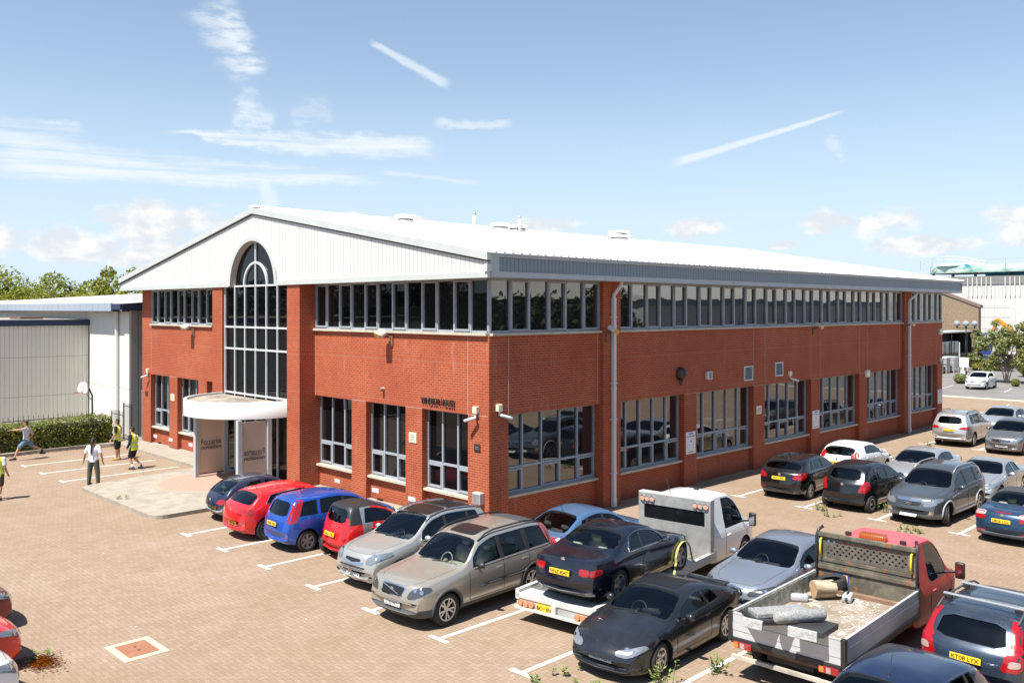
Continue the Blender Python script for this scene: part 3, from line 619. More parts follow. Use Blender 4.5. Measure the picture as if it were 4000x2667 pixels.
def cctv(loc, rz_, label, tilt=0):
    e = empty('security_camera', loc, rz_, label, 'camera', 'security cameras on the brick walls')
    m = MB(); m.bevbox(-.09, .09, -.12, 0, 0, .21, .015); m.build('junction_box', M_CREAM, e)
    m = MB(); m.tube([(0, -.05, 0), (0, -.08, -.1), (.06+0, -.14, -.14)], .032, 8); m.build('bracket', M_WFRAME, e)
    m = MB(); d = Vector((-.30 if tilt < 0 else .30, -.14, -.10)); p = Vector((.04, -.14, -.12)); m.tube([p-d*.15, p, p+d*.7, p+d*1.0], [.035, .05, .05, .045], 10); m.build('camera_body', M_WFRAME, e, True)
    m = MB(); m.tube([p+d*.99, p+d*1.04], .036, 10); m.build('lens', M_BLACK, e)
cctv((-19.42, YS, 3.5), 0, 'security camera on the sunny side of the building corner', -1); cctv((XE, 18.05, 3.58), R(90), 'security camera on the shaded side of the building corner')
cctv((-43.1, YS, 3.48), 0, 'security camera at the left end of the gable wall', -1); cctv((XE, 35.45, 3.70), R(90), 'security camera right of the second square louvre'); cctv((XE, 52.98, 3.58), R(90), 'security camera at the far end of the long wall')
def sign(fm_e, s0, s1, z0, z1, label, base, lines, cat='sign', lm=None, frame=True):
    rzv = R(90) if fm_e else 0; c = (s0+s1)/2; loc = (XE, c, z0) if fm_e else (c, YS, z0)
    e = empty('wall_sign', loc, rzv, label, cat); m = MB(); w_ = (s1-s0)/2; m.bevbox(-w_, w_, -.025, 0, 0, z1-z0, .008); m.build('plate', base, e)
    for (txt, fy, hh, wf, mt) in lines:
        if txt is None:
            m = MB(); m.box(-w_*wf, w_*wf, -.029, -.024, (z1-z0)*fy, (z1-z0)*fy+hh); m.build('text_line', mt, e); continue
        me = text_mesh(txt, hh, .006, .01); k = min(1.6, w_*2*wf/me['w'])
        for v in me.vertices: v.co.x *= k
        ob = link('lettering', me, e, mt); ob.location = (0, -.028, (z1-z0)*fy)
    return e
GT = mat('grey_sign_print', (.22, .23, .25), .6); BT = mat('blue_sign_print', (.10, .22, .45), .6); LT = mat('light_sign_print', (.55, .56, .58), .6); WS = mat('white_sign', (.74, .75, .78), .4); CS = mat('cream_sign', (.74, .68, .50), .5)
cream_lines = [('PRIVATE', .68, .035, .6, GT), ('NO PARKING', .50, .035, .8, GT), ('VISITORS', .32, .035, .6, GT), ('USE REAR CAR PARK', .14, .035, .85, GT)]
cream_lines = [(None, .70, .022, .5, GT), (None, .54, .022, .7, GT), (None, .38, .022, .55, GT), (None, .22, .022, .75, GT)]
sign(0, -22.66, -22.28, 2.31, 2.64, 'cream notice on the brick pier between two windows right of the entrance', CS, cream_lines)
sign(0, -40.6, -40.2, 2.33, 2.64, 'cream notice on the narrow brick pier left of the entrance canopy', CS, cream_lines)
sign(1, 32.74, 33.14, 2.26, 2.60, 'small cream notice on a brick pier of the shaded long wall', CS, cream_lines)
big = [(None, .88, .06, .45, BT), (None, .78, .035, .8, GT), (None, .70, .012, .8, LT), (None, .665, .012, .6, LT), (None, .52, .08, .12, BT), (None, .40, .03, .7, LT), (None, .33, .012, .8, LT), (None, .28, .012, .8, LT), (None, .18, .012, .6, LT), (None, .07, .03, .6, GT)]
sign(1, 27.7, 28.31, 1.19, 2.01, 'white notice board on the pier nearest the recovery truck', WS, big); sign(1, 37.6, 38.24, 1.2, 2.01, 'white notice board on the pier above the white hatchback', WS, big)
sign(1, 52.63, 53.22, 1.2, 2.01, 'white notice board at the far end pier of the long wall', WS, big)
DK = mat('bronze_plaque', (.06, .05, .045), .4, .5)
sign(0, -19.54, -19.27, 2.37, 2.60, 'dark plaque on the sunny corner pier', DK, [(None, .6, .015, .6, GT), (None, .35, .015, .6, GT)], 'plaque'); sign(0, -43.5, -43.22, 2.36, 2.58, 'dark plaque on the pier at the left end of the gable', DK, [], 'plaque')
for i, (x, lb) in enumerate(((-26.77, 'grey bay number plate low on the wall beside the entrance pier'), (-24.49, 'white bay number plate low on the wall under the middle window'), (-22.51, 'white bay number plate low on the pier above the silver hatch tailgate'), (-42.31, 'white bay number plate below the leftmost ground floor window'), (-40.6, 'white bay number plate on the narrow pier left of the canopy'), (-38.5, 'white bay number plate just left of the canopy screen'))):
    sign(0, x-.18, x+.18, .42, .56, lb, mat('grey_plate', (.4, .4, .38), .5) if i == 0 else WS, [(None, .4, .03, .6, LT)], 'plate')
e = empty('meter_box', (-19.26, YS, .86), 0, 'grey meter cabinet on the corner pier above the gold estate car', 'cabinet'); m = MB(); m.bevbox(-.17, .17, -.2, 0, 0, .34, .015); m.build('case', mat('meter_grey', (.42, .43, .42), .5), e); m = MB(); m.box(-.14, .14, -.206, -.2, .03, .3); m.build('door', M_STEEL, e)
me = text_mesh('WINDSOR HOUSE', .21, .03, .0); k = 1.60/me['w']
for v in me.vertices: v.co.x *= k
me.transform(BI @ Matrix.Translation((-21.2, YS-.045, 3.61))); link('lettering', me, BLD, mat('dark_metal_letters', (.035, .03, .028), .4, .3))
e = empty('alarm_bell', (-24.03, YS, 3.9), 0, 'small brown lamp fitting on the sunny wall', 'lamp'); m = MB(); m.tube([(0, 0, .04), (0, -.09, .04)], .05, 10); m.build('base', M_TRIM, e); m = MB(); m.lathe([(0, -.05), (.05, -.02), (.06, .05), (.0, .07)], (0, -.1, 0), n=10); m.build('globe', MATS['rusty_bracket'], e, True)
def louvre(s0, s1, z0, z1, label):
    e = empty('wall_louvre', (XE, (s0+s1)/2, z0), R(90), label, 'vent'); w_ = (s1-s0)/2; h = z1-z0; m = MB()
    m.box(-w_, w_, -.04, 0, 0, .05); m.box(-w_, w_, -.04, 0, h-.05, h); m.box(-w_, -w_+.05, -.04, 0, .05, h-.05); m.box(w_-.05, w_, -.04, 0, .05, h-.05); m.build('frame', M_PVC, e)
    m = MB(); k = int(h/.055)
    for i in range(k): z = .06+i*(h-.12)/k; m.add([(-w_+.05, -.035, z), (w_-.05, -.035, z), (w_-.05, -.008, z+.03), (-w_+.05, -.008, z+.03)], [(0, 1, 2, 3)])
    m.build('slats', M_STEEL, e); m = MB(); m.box(-w_+.05, w_-.05, -.006, -.001, .05, h-.05); m.build('backing', M_BLACK, e)
louvre(31.77, 32.43, 3.69, 4.28, 'larger square louvre on the shaded wall, left of the pair'); louvre(34.26, 34.91, 3.74, 4.33, 'square louvre on the shaded wall beside a security camera')
e = empty('wall_vent', (XE, 29.16, 3.9), R(90), 'small white extractor vent with three slots', 'vent'); m = MB(); m.bevbox(-.17, .17, -.12, 0, 0, .31, .02); m.build('case', M_PVC, e)
for z in (.06, .135, .21): m = MB(); m.box(-.1, .1, -.126, -.118, z, z+.04); m.build('slot', M_BLACK, e)
e = empty('duct_cowl', (XE, 27.3, 4.12), R(90), 'round dark brown duct cowl on the shaded wall', 'duct cowl'); DB = mat('dark_brown_metal', (.05, .028, .02), .45)
m = MB(); m.lathe([(0, -.28), (.14, -.25), (.22, -.15), (.245, -.04), (.245, 0)], (0, 0, .1), 'y', 20); m.build('dome', DB, e, True); m = MB(); m.tube([(-.12, -.08, -.05), (-.2, -.16, -.18), (-.19, -.2, -.28)], .045, 8); m.tube([(.06, -.08, -.1), (-.08, -.15, -.22), (-.19, -.2, -.28)], .03, 8); m.build('bracket', DB, e, True)
for y, z, lb in ((43.27, 3.36, 'cream alarm box above a ground floor window of the long wall'), (52.98, 5.26, 'cream alarm box high at the far end of the long wall')):
    e = empty('alarm_box', (XE, y, z-.13), R(90), lb, 'alarm box', 'cream alarm boxes on the long wall'); m = MB(); m.prism([(-.16, 0), (.16, 0), (.19, .1), (.19, .28), (.14, .34), (-.14, .34), (-.19, .28), (-.19, .1)], -.1, 0, 'y'); m.build('case', M_CREAM, e)
    m = MB(); m.box(-.1, .1, -.106, -.099, .1, .22); m.build('badge', WS, e)
# ================================================================ cars
def paint(name, col, metal=.35, rough=.32, dust=.12, coat=.8):
    if name in MATS: return MATS[name]
    t = NT(name); P, _, (nx, ny, nz) = t.pos(); tc = t.new('ShaderNodeTexCoord')
    n = t.noise(tc.outputs['Object'], 2.2, 5, .65); n2 = t.noise(tc.outputs['Object'], 40, 2)
    d = t.M('MULTIPLY', t.rng(n, .35, .75), t.M('MULTIPLY', t.M('MAXIMUM', nz, .15), dust))
    c = t.mix(d, col, (.34, .33, .30)); c = t.mix(t.M('MULTIPLY', t.rng(n2, .66, .72), dust*1.5), c, (.6, .58, .52))
    t.L(c, t.b.inputs['Base Color']); t.b.inputs['Metallic'].default_value = metal; t.b.inputs['Coat Weight'].default_value = coat; t.b.inputs['Coat Roughness'].default_value = .04
    t.L(t.rng(d, 0, .3, rough, rough+.25), t.b.inputs['Roughness']); return t.m
def glass_mat():
    m = bpy.data.materials.new('car_glass'); m.use_nodes = True; nt = m.node_tree; nt.nodes.clear(); L = nt.links
    o = nt.nodes.new('ShaderNodeOutputMaterial'); tr = nt.nodes.new('ShaderNodeBsdfTransparent'); gl = nt.nodes.new('ShaderNodeBsdfGlossy'); mx = nt.nodes.new('ShaderNodeMixShader'); fr = nt.nodes.new('ShaderNodeFresnel')
    tr.inputs[0].default_value = (.68, .75, .73, 1); gl.inputs['Roughness'].default_value = .02; gl.inputs['Color'].default_value = (.86, .93, 1, 1); fr.inputs[0].default_value = 1.52
    L.new(fr.outputs[0], mx.inputs[0]); L.new(tr.outputs[0], mx.inputs[1]); L.new(gl.outputs[0], mx.inputs[2]); L.new(mx.outputs[0], o.inputs[0]); return m
GLASS = glass_mat()
M_TYRE = mat('tyre_rubber', (.022, .021, .02), .8, bump=.2, bscale=60); M_RIM = mat('alloy_rim', (.52, .52, .52), .3, .8, coat=.3); M_HUB = mat('brake_dark', (.03, .03, .03), .6, .5)
M_HEAD = mat('headlight_lens', (.26, .28, .30), .12, .5, coat=1.); M_HDARK = mat('headlight_bezel', (.06, .062, .068), .15, .2, coat=1.); M_TAIL = mat('red_lamp', (.30, .006, .008), .15, .0, coat=1.); M_TWHITE = mat('clear_lamp', (.42, .30, .28), .15, .1, coat=1.)
M_CHR = mat('chrome', (.75, .75, .76), .12, 1.); M_AMBER = mat('amber_lamp', (.62, .20, .03), .2, coat=1.); M_GAP = mat('panel_gap', (.012, .012, .012), .8)
M_GRILLE = mat('grille_black', (.012, .012, .013), .35); M_PLW = mat('plate_white', (.72, .72, .70), .5); M_PLY = mat('plate_yellow', (.78, .50, .02), .5); M_PLT = mat('plate_text', (.015, .015, .015), .6); M_PLB = mat('plate_blue', (.02, .09, .42), .5)
M_INT = mat('dark_trim', (.022, .022, .024), .8); M_SEATG = mat('grey_seat_cloth', (.06, .062, .07), .9); M_SEATC = mat('cream_leather', (.52, .48, .38), .6); M_DGREY = mat('dark_grey_plastic', (.055, .058, .062), .6)
def pchip(pts):
    xs = [p[0] for p in pts]; ys = [p[1] for p in pts]; n = len(xs); h = [xs[i+1]-xs[i] for i in range(n-1)]; dl = [(ys[i+1]-ys[i])/h[i] for i in range(n-1)]
    m = [dl[0]]+[0 if dl[i-1]*dl[i] <= 0 else 3*(h[i-1]+h[i])/((2*h[i]+h[i-1])/dl[i-1]+(h[i]+2*h[i-1])/dl[i]) for i in range(1, n-1)]+[dl[-1]]
    def f(x):
        if x <= xs[0]: return ys[0]
        if x >= xs[-1]: return ys[-1]
        i = 0
        while x > xs[i+1]: i += 1
        t = (x-xs[i])/h[i]; t2, t3 = t*t, t**3
        return (2*t3-3*t2+1)*ys[i]+(t3-2*t2+t)*h[i]*m[i]+(-2*t3+3*t2)*ys[i+1]+(t3-t2)*h[i]*m[i+1]
    return f
def chaikin(p, it=1, k=.25):
    for _ in range(it):
        q = []
        for i in range(len(p)):
            a, b = Vector(p[i]), Vector(p[(i+1) % len(p)]); q += [a.lerp(b, k), a.lerp(b, 1-k)]
        p = q
    return [tuple(v) for v in p]
def patch(bvh, pts, d, off=.004, grid=.09, it=1, k=.22):
    """panel that follows the body surface: a 3D outline is projected along d onto the body"""
    d = Vector(d).normalized(); u = d.orthogonal().normalized() if abs(d.z) > .9 else Vector((0, 0, 1)).cross(d).normalized(); v = d.cross(u)
    p2 = [(Vector(p).dot(u), Vector(p).dot(v)) for p in pts]
    if it: p2 = chaikin(p2, it, k)
    bm = bmesh.new(); vs = [bm.verts.new((a, b, 0)) for a, b in p2]
    try: bm.faces.new(vs)
    except Exception: return bmesh_empty()
    lo = (min(a for a, b in p2), min(b for a, b in p2)); hi = (max(a for a, b in p2), max(b for a, b in p2))
    for ax in (0, 1):
        g = lo[ax]+grid
        while g < hi[ax]-.01:
            co = [0, 0, 0]; co[ax] = g; no = [0, 0, 0]; no[ax] = 1
            bmesh.ops.bisect_plane(bm, geom=list(bm.verts)+list(bm.edges)+list(bm.faces), plane_co=co, plane_no=no, dist=1e-5); g += grid
    mid = sum((Vector(p).dot(d) for p in pts))/len(pts)
    for x in bm.verts:
        o = u*x.co.x+v*x.co.y+d*(mid-3); h = bvh.ray_cast(o, d)
        if h[0] is None or (h[0]-o).length > 3.9: h = bvh.find_nearest(u*x.co.x+v*x.co.y+d*mid)
        n = h[1] if h[1].dot(d) < 0 else -h[1]
        x.co = h[0]+n*off
    bmesh.ops.triangulate(bm, faces=bm.faces)
    for f in bm.faces:
        f.smooth = True
    me = bpy.data.meshes.new('patch'); 
    bm.normal_update()
    if sum((f.normal.dot(d) for f in bm.faces)) > 0: bmesh.ops.reverse_faces(bm, faces=bm.faces)
    bm.to_mesh(me); bm.free(); return me
def bmesh_empty(): return bpy.data.meshes.new('empty')
def join_mesh(mes):
    bm = bmesh.new()
    for m in mes: bm.from_mesh(m)
    me = bpy.data.meshes.new('j'); bm.to_mesh(me); bm.free(); return me
def surf_line(bvh, pts, d, r=.006, off=0., seg=.08):
    d = Vector(d).normalized(); out = []
    for a, b in zip(pts[:-1], pts[1:]):
        a, b = Vector(a), Vector(b); n = max(1, int((b-a).length/seg))
        for i in range(n): out.append(a.lerp(b, i/n))
    out.append(Vector(pts[-1])); res = []
    for p in out:
        o = p-d*2; h = bvh.ray_cast(o, d)
        if h[0] is None: h = bvh.find_nearest(p)
        res.append(h[0]+(h[1] if h[1].dot(d) < 0 else -h[1])*off)
    return res
_wheels = {}
def wheel_mesh(Rw, style, wid=.2):
    key = (round(Rw, 2), style)
    if key in _wheels: return _wheels[key]
    rr = Rw*(.66 if style != 'steel' else .6)
    m = MB(); h = wid/2
    m.lathe([(rr-.01, -h*.7), (rr+.02, -h*.92), (Rw-.03, -h), (Rw-.006, -h*.8), (Rw, -h*.45), (Rw, h*.45), (Rw-.006, h*.8), (Rw-.03, h), (rr+.02, h*.92), (rr-.01, h*.7)], (0, 0, 0), 'y', 28); ty = m.mesh('tyre', True)
    m = MB(); m.lathe([(rr-.012, h*.7), (rr+.008, h*.86), (rr+.008, h*.9), (rr-.02, h*.86), (rr-.03, -h*.5)], (0, 0, 0), 'y', 28, 0)
    m.lathe([(rr-.02, -h*.1), (0, -h*.12)], (0, 0, 0), 'y', 20, 1); m.lathe([(0, h*.62), (.05, h*.62), (.065, h*.5), (.065, -h*.1)], (0, 0, 0), 'y', 12, 0)
    if style == 'steel': m.lathe([(rr-.02, h*.35), (rr*.7, h*.5), (rr*.35, h*.3), (0, h*.35)], (0, 0, 0), 'y', 20, 1)
    elif style == 'cover': m.lathe([(rr-.02, h*.75), (rr*.7, h*.85), (rr*.3, h*.8), (0, h*.85)], (0, 0, 0), 'y', 20, 0)
    n = {'five': 5, 'six': 6, 'seven': 7, 'ten': 10, 'v': 5, 'multi': 14, 'steel': 0, 'cover': 7}[style]
    for i in range(n):
        for dphi in ((0,) if style not in ('v', 'ten') else (-.14, .14) if style == 'v' else (-.09, .09)):
            a = 2*math.pi*i/n if style != 'ten' else 2*math.pi*i/5+ (0)
            if style == 'ten' and i >= 5: break
            w0, w1 = {'five': (.045, .035), 'six': (.042, .045), 'seven': (.03, .028), 'ten': (.02, .022), 'v': (.018, .02), 'multi': (.012, .012), 'cover': (.02, .03)}[style]
            ca, sa = math.cos(a+dphi*.4), math.sin(a+dphi*.4); cb, sb = math.cos(a+dphi*1.6), math.sin(a+dphi*1.6)
            p0 = Vector((ca*.05, h*.6, sa*.05)); p1 = Vector((cb*(rr-.01), h*.78, sb*(rr-.01))); t = (p1-p0).normalized(); s_ = t.cross(Vector((0, 1, 0))).normalized()
            dd = Vector((0, -.035, 0)); mi = 1 if style == 'cover' else 0
            if style == 'cover': p0 += Vector((0, .035, 0)); p1 += Vector((0, .008, 0))
            m.add([(p0-s_*w0)[:], (p0+s_*w0)[:], (p1+s_*w1)[:], (p1-s_*w1)[:], (p0-s_*w0+dd)[:], (p0+s_*w0+dd)[:], (p1+s_*w1+dd)[:], (p1-s_*w1+dd)[:]], [(0, 1, 2, 3), (4, 7, 6, 5), (0, 4, 5, 1), (3, 2, 6, 7), (0, 3, 7, 4), (1, 5, 6, 2)], mi)
    ri = m.mesh('rim'); _wheels[key] = (ty, ri); return ty, ri
def add_wheel(root, x, y, z, Rw, style, side, steer=0, rim=M_RIM, wid=.2):
    ty, ri = wheel_mesh(Rw, style, wid)
    w_ = bpy.data.objects.new('wheel', None); COL.objects.link(w_); w_.parent = root; w_.location = (x, y, z); w_.rotation_euler = (0, random.uniform(0, 2), (0 if side > 0 else math.pi)+steer); w_.empty_display_size = .1
    w_.rotation_mode = 'YZX' if False else 'XYZ'
    link('tyre', ty, w_) if ty.materials else link('tyre', ty, w_, M_TYRE)
    o = bpy.data.objects.new('rim', ri); COL.objects.link(o); o.parent = w_
    if not ri.materials: ri.materials.append(rim); ri.materials.append(M_HUB)
def car(sp, label, x, y, ang, col, zc=0., pitch=0., plate=None, plate_rear=None, name='parked_car', grp='cars parked in the car park', cat='car', **over):
    sp = dict(sp); sp.update(over)
    L, W, H = sp['L'], sp['W'], sp['H']; HW = W/2; body_m = col
    root = empty(name, (x, y, zc), ang, label, cat, grp)
    if pitch: root.rotation_euler = (0, pitch, ang)
    top = pchip(sp['top']); belt = pchip(sp['belt']); zb0 = sp.get('clear', .2); RW = sp['R']
    wl = pchip(sp.get('plan', [(0, .80), (.18, .90), (.55, .97), (1.1, 1.), (L-1.0, 1.), (L-.45, .965), (L-.12, .90), (L, .84)]))
    bot = pchip([(0, zb0+.12), (.12, zb0+.02), (.4, zb0), (L-.5, zb0), (L-.12, zb0+.06), (L, zb0+.16)])
    tum = sp.get('tum', .42)
    fx, rx = sp['fo'], sp['fo']+sp['wb']
    X = lambda s: L/2-s
    bowf, bowr = sp.get('bowf', .22), sp.get('bowr', .16)
    def half(s):
        w_ = wl(s)*HW; zt = top(s); zb = bot(s); ze_ = min(belt(s), zt-.015); h = zt-ze_; e = .018+.055*min(1, h/.35); z_re = zt-e; hh = max(0, z_re-ze_)
        ws_ = w_*.955; wr = ws_-tum*hh-.025; H_ = ze_-zb
        arch = .0
        for c in (fx, rx): arch = max(arch, math.exp(-((s-c)/.42)**2))
        fl = .012*arch
        P_ = [(0, zb), (w_*.72, zb), (w_*.93, zb+.03), (w_*.975+fl, zb+min(.13, H_*.2)), (w_*.995+fl, zb+.34*H_), (w_*.985+fl, zb+.58*H_), (w_*1.0+fl*.5, zb+.80*H_), (ws_, ze_)]
        a = Vector((ws_-.012, ze_+.004)); b = Vector((wr, z_re))
        P_ += [tuple(a.lerp(b, .33)), tuple(a.lerp(b, .68)+Vector((.006, 0))), tuple(b), (wr-.06, z_re+e*.55), (wr*.55, zt-e*.10), (0, zt)]
        return P_
    keys = sorted(set([round(s, 3) for s, z in sp['top']]+[.03, .1, L-.03, L-.1]+[round(.13*i, 3) for i in range(int(L/.13)+1)]))
    ss = [keys[0]]
    for k in keys[1:]:
        if k-ss[-1] > .025 and k <= L+1e-6: ss.append(k)
    if L-ss[-1] > 1e-3: ss.append(L)
    def shift(s, yy):
        q = min(1, abs(yy)/HW)
        return -bowf*q**2.4*max(0, 1-s/.9)**1.5+bowr*q**2.4*max(0, 1-(L-s)/.8)**1.5
    vs = []; nh = 14
    for s in ss:
        hp = half(s); ring = hp+[(-a, b) for a, b in reversed(hp[1:-1])]
        for (yy, zz) in ring: vs.append((X(s)+shift(s, yy), yy, zz))
    nr = 26; fs = []; mi = []
    zones = sp.get('zones', [])
    def zone(seg, s):
        for a, b, s0, s1, m_ in zones:
            if a <= seg <= b and s0 <= s <= s1: return m_
        return 0
    for i in range(len(ss)-1):
        sm = (ss[i]+ss[i+1])/2
        for j in range(nr):
            seg = j if j < 13 else 25-j
            fs.append((i*nr+j, i*nr+(j+1) % nr, (i+1)*nr+(j+1) % nr, (i+1)*nr+j)); mi.append(zone(seg, sm))
    # end caps as quad strips between mirrored points so they can curve
    for base, sgn, sm in ((0, 1, 0.01), ((len(ss)-1)*nr, -1, L-.01)):
        for j in range(1, 13):
            a, b, c, d_ = base+j, base+j+1, base+(nr-j-1) % nr, base+(nr-j) % nr
            if j == 12: f = (a, b, d_)
            elif j == 0: f = (b, a, c)
            else: f = (a, b, c, d_)
            fs.append(f if sgn < 0 else tuple(reversed(f))); mi.append(zone(j, sm))
        f = (base, base+1, base+nr-1); fs.append(f if sgn < 0 else tuple(reversed(f))); mi.append(zone(0, sm))
    def mk(vs, fs, mi=None):
        me = bpy.data.meshes.new('m'); me.from_pydata(vs, [], fs)
        if mi: me.polygons.foreach_set('material_index', mi)
        bm = bmesh.new(); bm.from_mesh(me); bmesh.ops.recalc_face_normals(bm, faces=bm.faces); bm.to_mesh(me); bm.free(); return me
    bodyme = mk(vs, fs, mi); bmt = bmesh.new(); bmt.from_mesh(bodyme); bvh = BVHTree.FromBMesh(bmt); bmt.free()
    mats_b = [body_m]+list(sp.get('zmats', []))+[M_INT, M_BLACK]; nb = len(mats_b)
    for m_ in mats_b: bodyme.materials.append(m_)
    # cutters
    sc, sh, srh, srb = sp['cowl'], sp['head'], sp['rhead'], sp['rbase']
    cut = []
    ci = [s for s in [sc-.04, sc+.1, (sc+sh)/2, sh, (sh+srh)/2, srh, (srh+min(srb, L-.14))/2, min(srb, L-.14)]]
    if sp.get('cab'): ci[-1] = min(ci[-1], L-.09)
    cvs = []
    for s in ci:
        hp = half(s); zt = top(s); w_ = hp[7][0]; wr, zr = hp[10]; ze_ = hp[7][1]; zl = sp.get('floor', .55)
        zr2 = max(zr-.03, ze_-.03); t_ = max(zt-.05, ze_-.02)
        r_ = [(0, zl), (w_-.30, zl), (w_-.30, zl+.22), (w_-.085, zl+.26), (w_-.085, ze_-.06), (max(wr-.05, .1) if zr > ze_+.1 else w_-.12, zr2), (0, t_)]
        r_ = [(a, min(b, zt-.045)) for a, b in r_]
        for (yy, zz) in r_+[(-a, b) for a, b in reversed(r_[1:-1])]: cvs.append((X(s)+shift(s, yy), yy, zz))
    k_ = 12; cfs = [(i*k_+j, i*k_+(j+1) % k_, (i+1)*k_+(j+1) % k_, (i+1)*k_+j) for i in range(len(ci)-1) for j in range(k_)]+[tuple(range(k_)), tuple(reversed(range((len(ci)-1)*k_, len(ci)*k_)))]
    cut.append((mk(cvs, cfs), nb-2))
    def pr(poly, a0, a1, ax):
        m = MB(); m.prism(poly, a0, a1, ax); return m.mesh('c')
    # windscreen outline in plan
    def wy(s): hp = half(s); return hp[10][0]
    rake = .03
    wsn = [(X(sc+.03)+shift(sc, HW*.7)*.3, 0)]
    yw0, yw1 = half(sc+.08)[10][0]-.05, wy(sh)-.075
    wspoly = [(X(sc+.02), -yw0*.55), (X(sc+.02), yw0*.55), (X(sc+.10), yw0), (X(sh-.03), yw1), (X(sh-.0), yw1*.6), (X(sh-.0), -yw1*.6), (X(sh-.03), -yw1), (X(sc+.10), -yw0)]
    glassp = []
    cut.append((pr(chaikin(wspoly, 1, .2), belt(sc)-.01, H+1, 'z'), nb-2)); glassp.append(('windscreen', [(a, b, H) for a, b in wspoly], (0, 0, -1), 1, .2))
    rw = sp['rw']
    if rw == 'slope':
        y0, y1 = wy(srh)-.07, half(srb-.08)[10][0]-.07
        rp = [(X(srh+.03), -y0), (X(srh+.01), 0), (X(srh+.03), y0), (X(srb-.10), y1), (X(srb-.03), y1*.5), (X(srb-.03), -y1*.5), (X(srb-.10), -y1)]
        cut.append((pr(chaikin(rp, 1, .18), belt(srb-.1)-.02, H+1, 'z'), nb-2)); glassp.append(('rear_window', [(a, b, H) for a, b in rp], (0, 0, -1), 1, .18))
    elif rw == 'back':
        za_, zb_ = sp['rwz']; sa = sp.get('rws', L-.3); yy0, yy1 = sp.get('rwy', (HW*.72, HW*.60))
        rp = [(-yy0, za_), (yy0, za_), (yy1, zb_), (-yy1, zb_)]
        cut.append((pr(chaikin(rp, 1, .15), X(L)-.6, X(srh-.12), 'x'), nb-2)); glassp.append(('rear_window', [(X(L), a, b) for a, b in rp], (1, 0, 0), 1, .15))
    # side windows
    mg = sp.get('wmarg', .055)
    for (a0, a1, b0, b1) in sp['wins']:       # bottom front, bottom rear, top front, top rear  (s)
        def zt_(s): return half(s)[10][1]-.012-.03
        def zbt(s): return belt(s)+.03
        n_ = 7; topl = []
        for i in range(n_+1):
            s = b0+(b1-b0)*i/n_; topl.append((s, zt_(s)))
        poly = [(a0, zbt(a0))]+[(s, z) for s, z in topl if z > zbt(s)+.02]+[(a1, zbt(a1))]
        bott = [(a1+(a0-a1)*i/4, zbt(a1+(a0-a1)*i/4)) for i in range(1, 4)]
        poly = [(X(s), z) for s, z in poly+bott]
        cut.append((pr(poly, -1.5, 1.5, 'y'), nb-2))
        for sd in (1, -1): glassp.append(('side_window', [(a, sd*HW, b) for a, b in poly], (0, -sd, 0), 0, .2))
    # wheel wells
    wr_ = RW+.055
    for c in ((fx, rx) if not sp.get('cab') else (fx,)):
        for sd in (1, -1):
            m = MB(); y0, y1 = sorted((sd*(HW-.30), sd*(HW+.2))); m.tube([(X(c), y0, RW+.01), (X(c), y1, RW+.01)], wr_, 30); cut.append((m.mesh('w'), nb-1))
            m = MB(); m.box(X(c)-wr_*.97, X(c)+wr_*.97, y0+.001, y1-.001, -.2, RW*.75); cut.append((m.mesh('w'), nb-1))
    bo = link('body', bodyme, root); tmp = []
    for me, m_i in cut:
        for m_ in mats_b: me.materials.append(m_)
        me.polygons.foreach_set('material_index', [m_i]*len(me.polygons))
        co_ = bpy.data.objects.new('cut', me); COL.objects.link(co_); co_.parent = root; tmp.append(co_)
        md = bo.modifiers.new('b', 'BOOLEAN'); md.operation = 'DIFFERENCE'; md.object = co_
        try: md.solver = 'MANIFOLD'
        except Exception: md.solver = 'EXACT'
    dg = bpy.context.evaluated_depsgraph_get(); dg.update(); nm = bpy.data.meshes.new_from_object(bo.evaluated_get(dg)); bo.modifiers.clear(); bo.data = nm
    for t_ in tmp: bpy.data.objects.remove(t_)
    if len(nm.polygons) < 200: print('BOOLEAN FAILED', label)
    auto_smooth(nm, 38)
    # glazing
    for nme, pts, d, it, k in glassp:
        off = -.012 if nme != 'side_window' else -.008
        link(nme, patch(bvh, pts, d, off, .1, it, k), root, GLASS)
    PA = lambda nme, pts, d, m_, off=.004, it=1, k=.22, par=root, grid=.09: link(nme, patch(bvh, pts, d, off, grid, it, k), par, m_)
    # black pillars between side windows
    for (s0, s1, t0, t1) in sp.get('pillars', []):
        for sd in (1, -1):
            pts = [(X(s0), sd*HW, belt(s0)+.02), (X(t0), sd*HW, half(t0)[10][1]-.035), (X(t1), sd*HW, half(t1)[10][1]-.035), (X(s1), sd*HW, belt(s1)+.02)]
            PA('pillar_trim', pts, (0, -sd, 0), M_BLACK, .003, 0)
    if sp.get('chrome'):
        a0, b0 = sp['wins'][0][0], sp['wins'][-1][1]; b1 = sp['wins'][-1][3]; b00 = sp['wins'][0][2]
        for sd in (1, -1):
            tl_ = [(X(a0), sd*HW, belt(a0)+.02)]+[(X(s), sd*HW, max(half(s)[10][1]-.03, belt(s)+.03)) for s in [b00+(b1-b00)*i/10 for i in range(11)]]+[(X(b0), sd*HW, belt(b0)+.02)]+[(X(b0+(a0-b0)*i/6), sd*HW, belt(b0+(a0-b0)*i/6)+.012) for i in range(1, 7)]
            m = MB(); m.tube(surf_line(bvh, tl_, (0, -sd, 0), off=.004), .009, 5); m.build('window_trim', M_CHR if sp['chrome'] == 1 else M_BLACK, root)
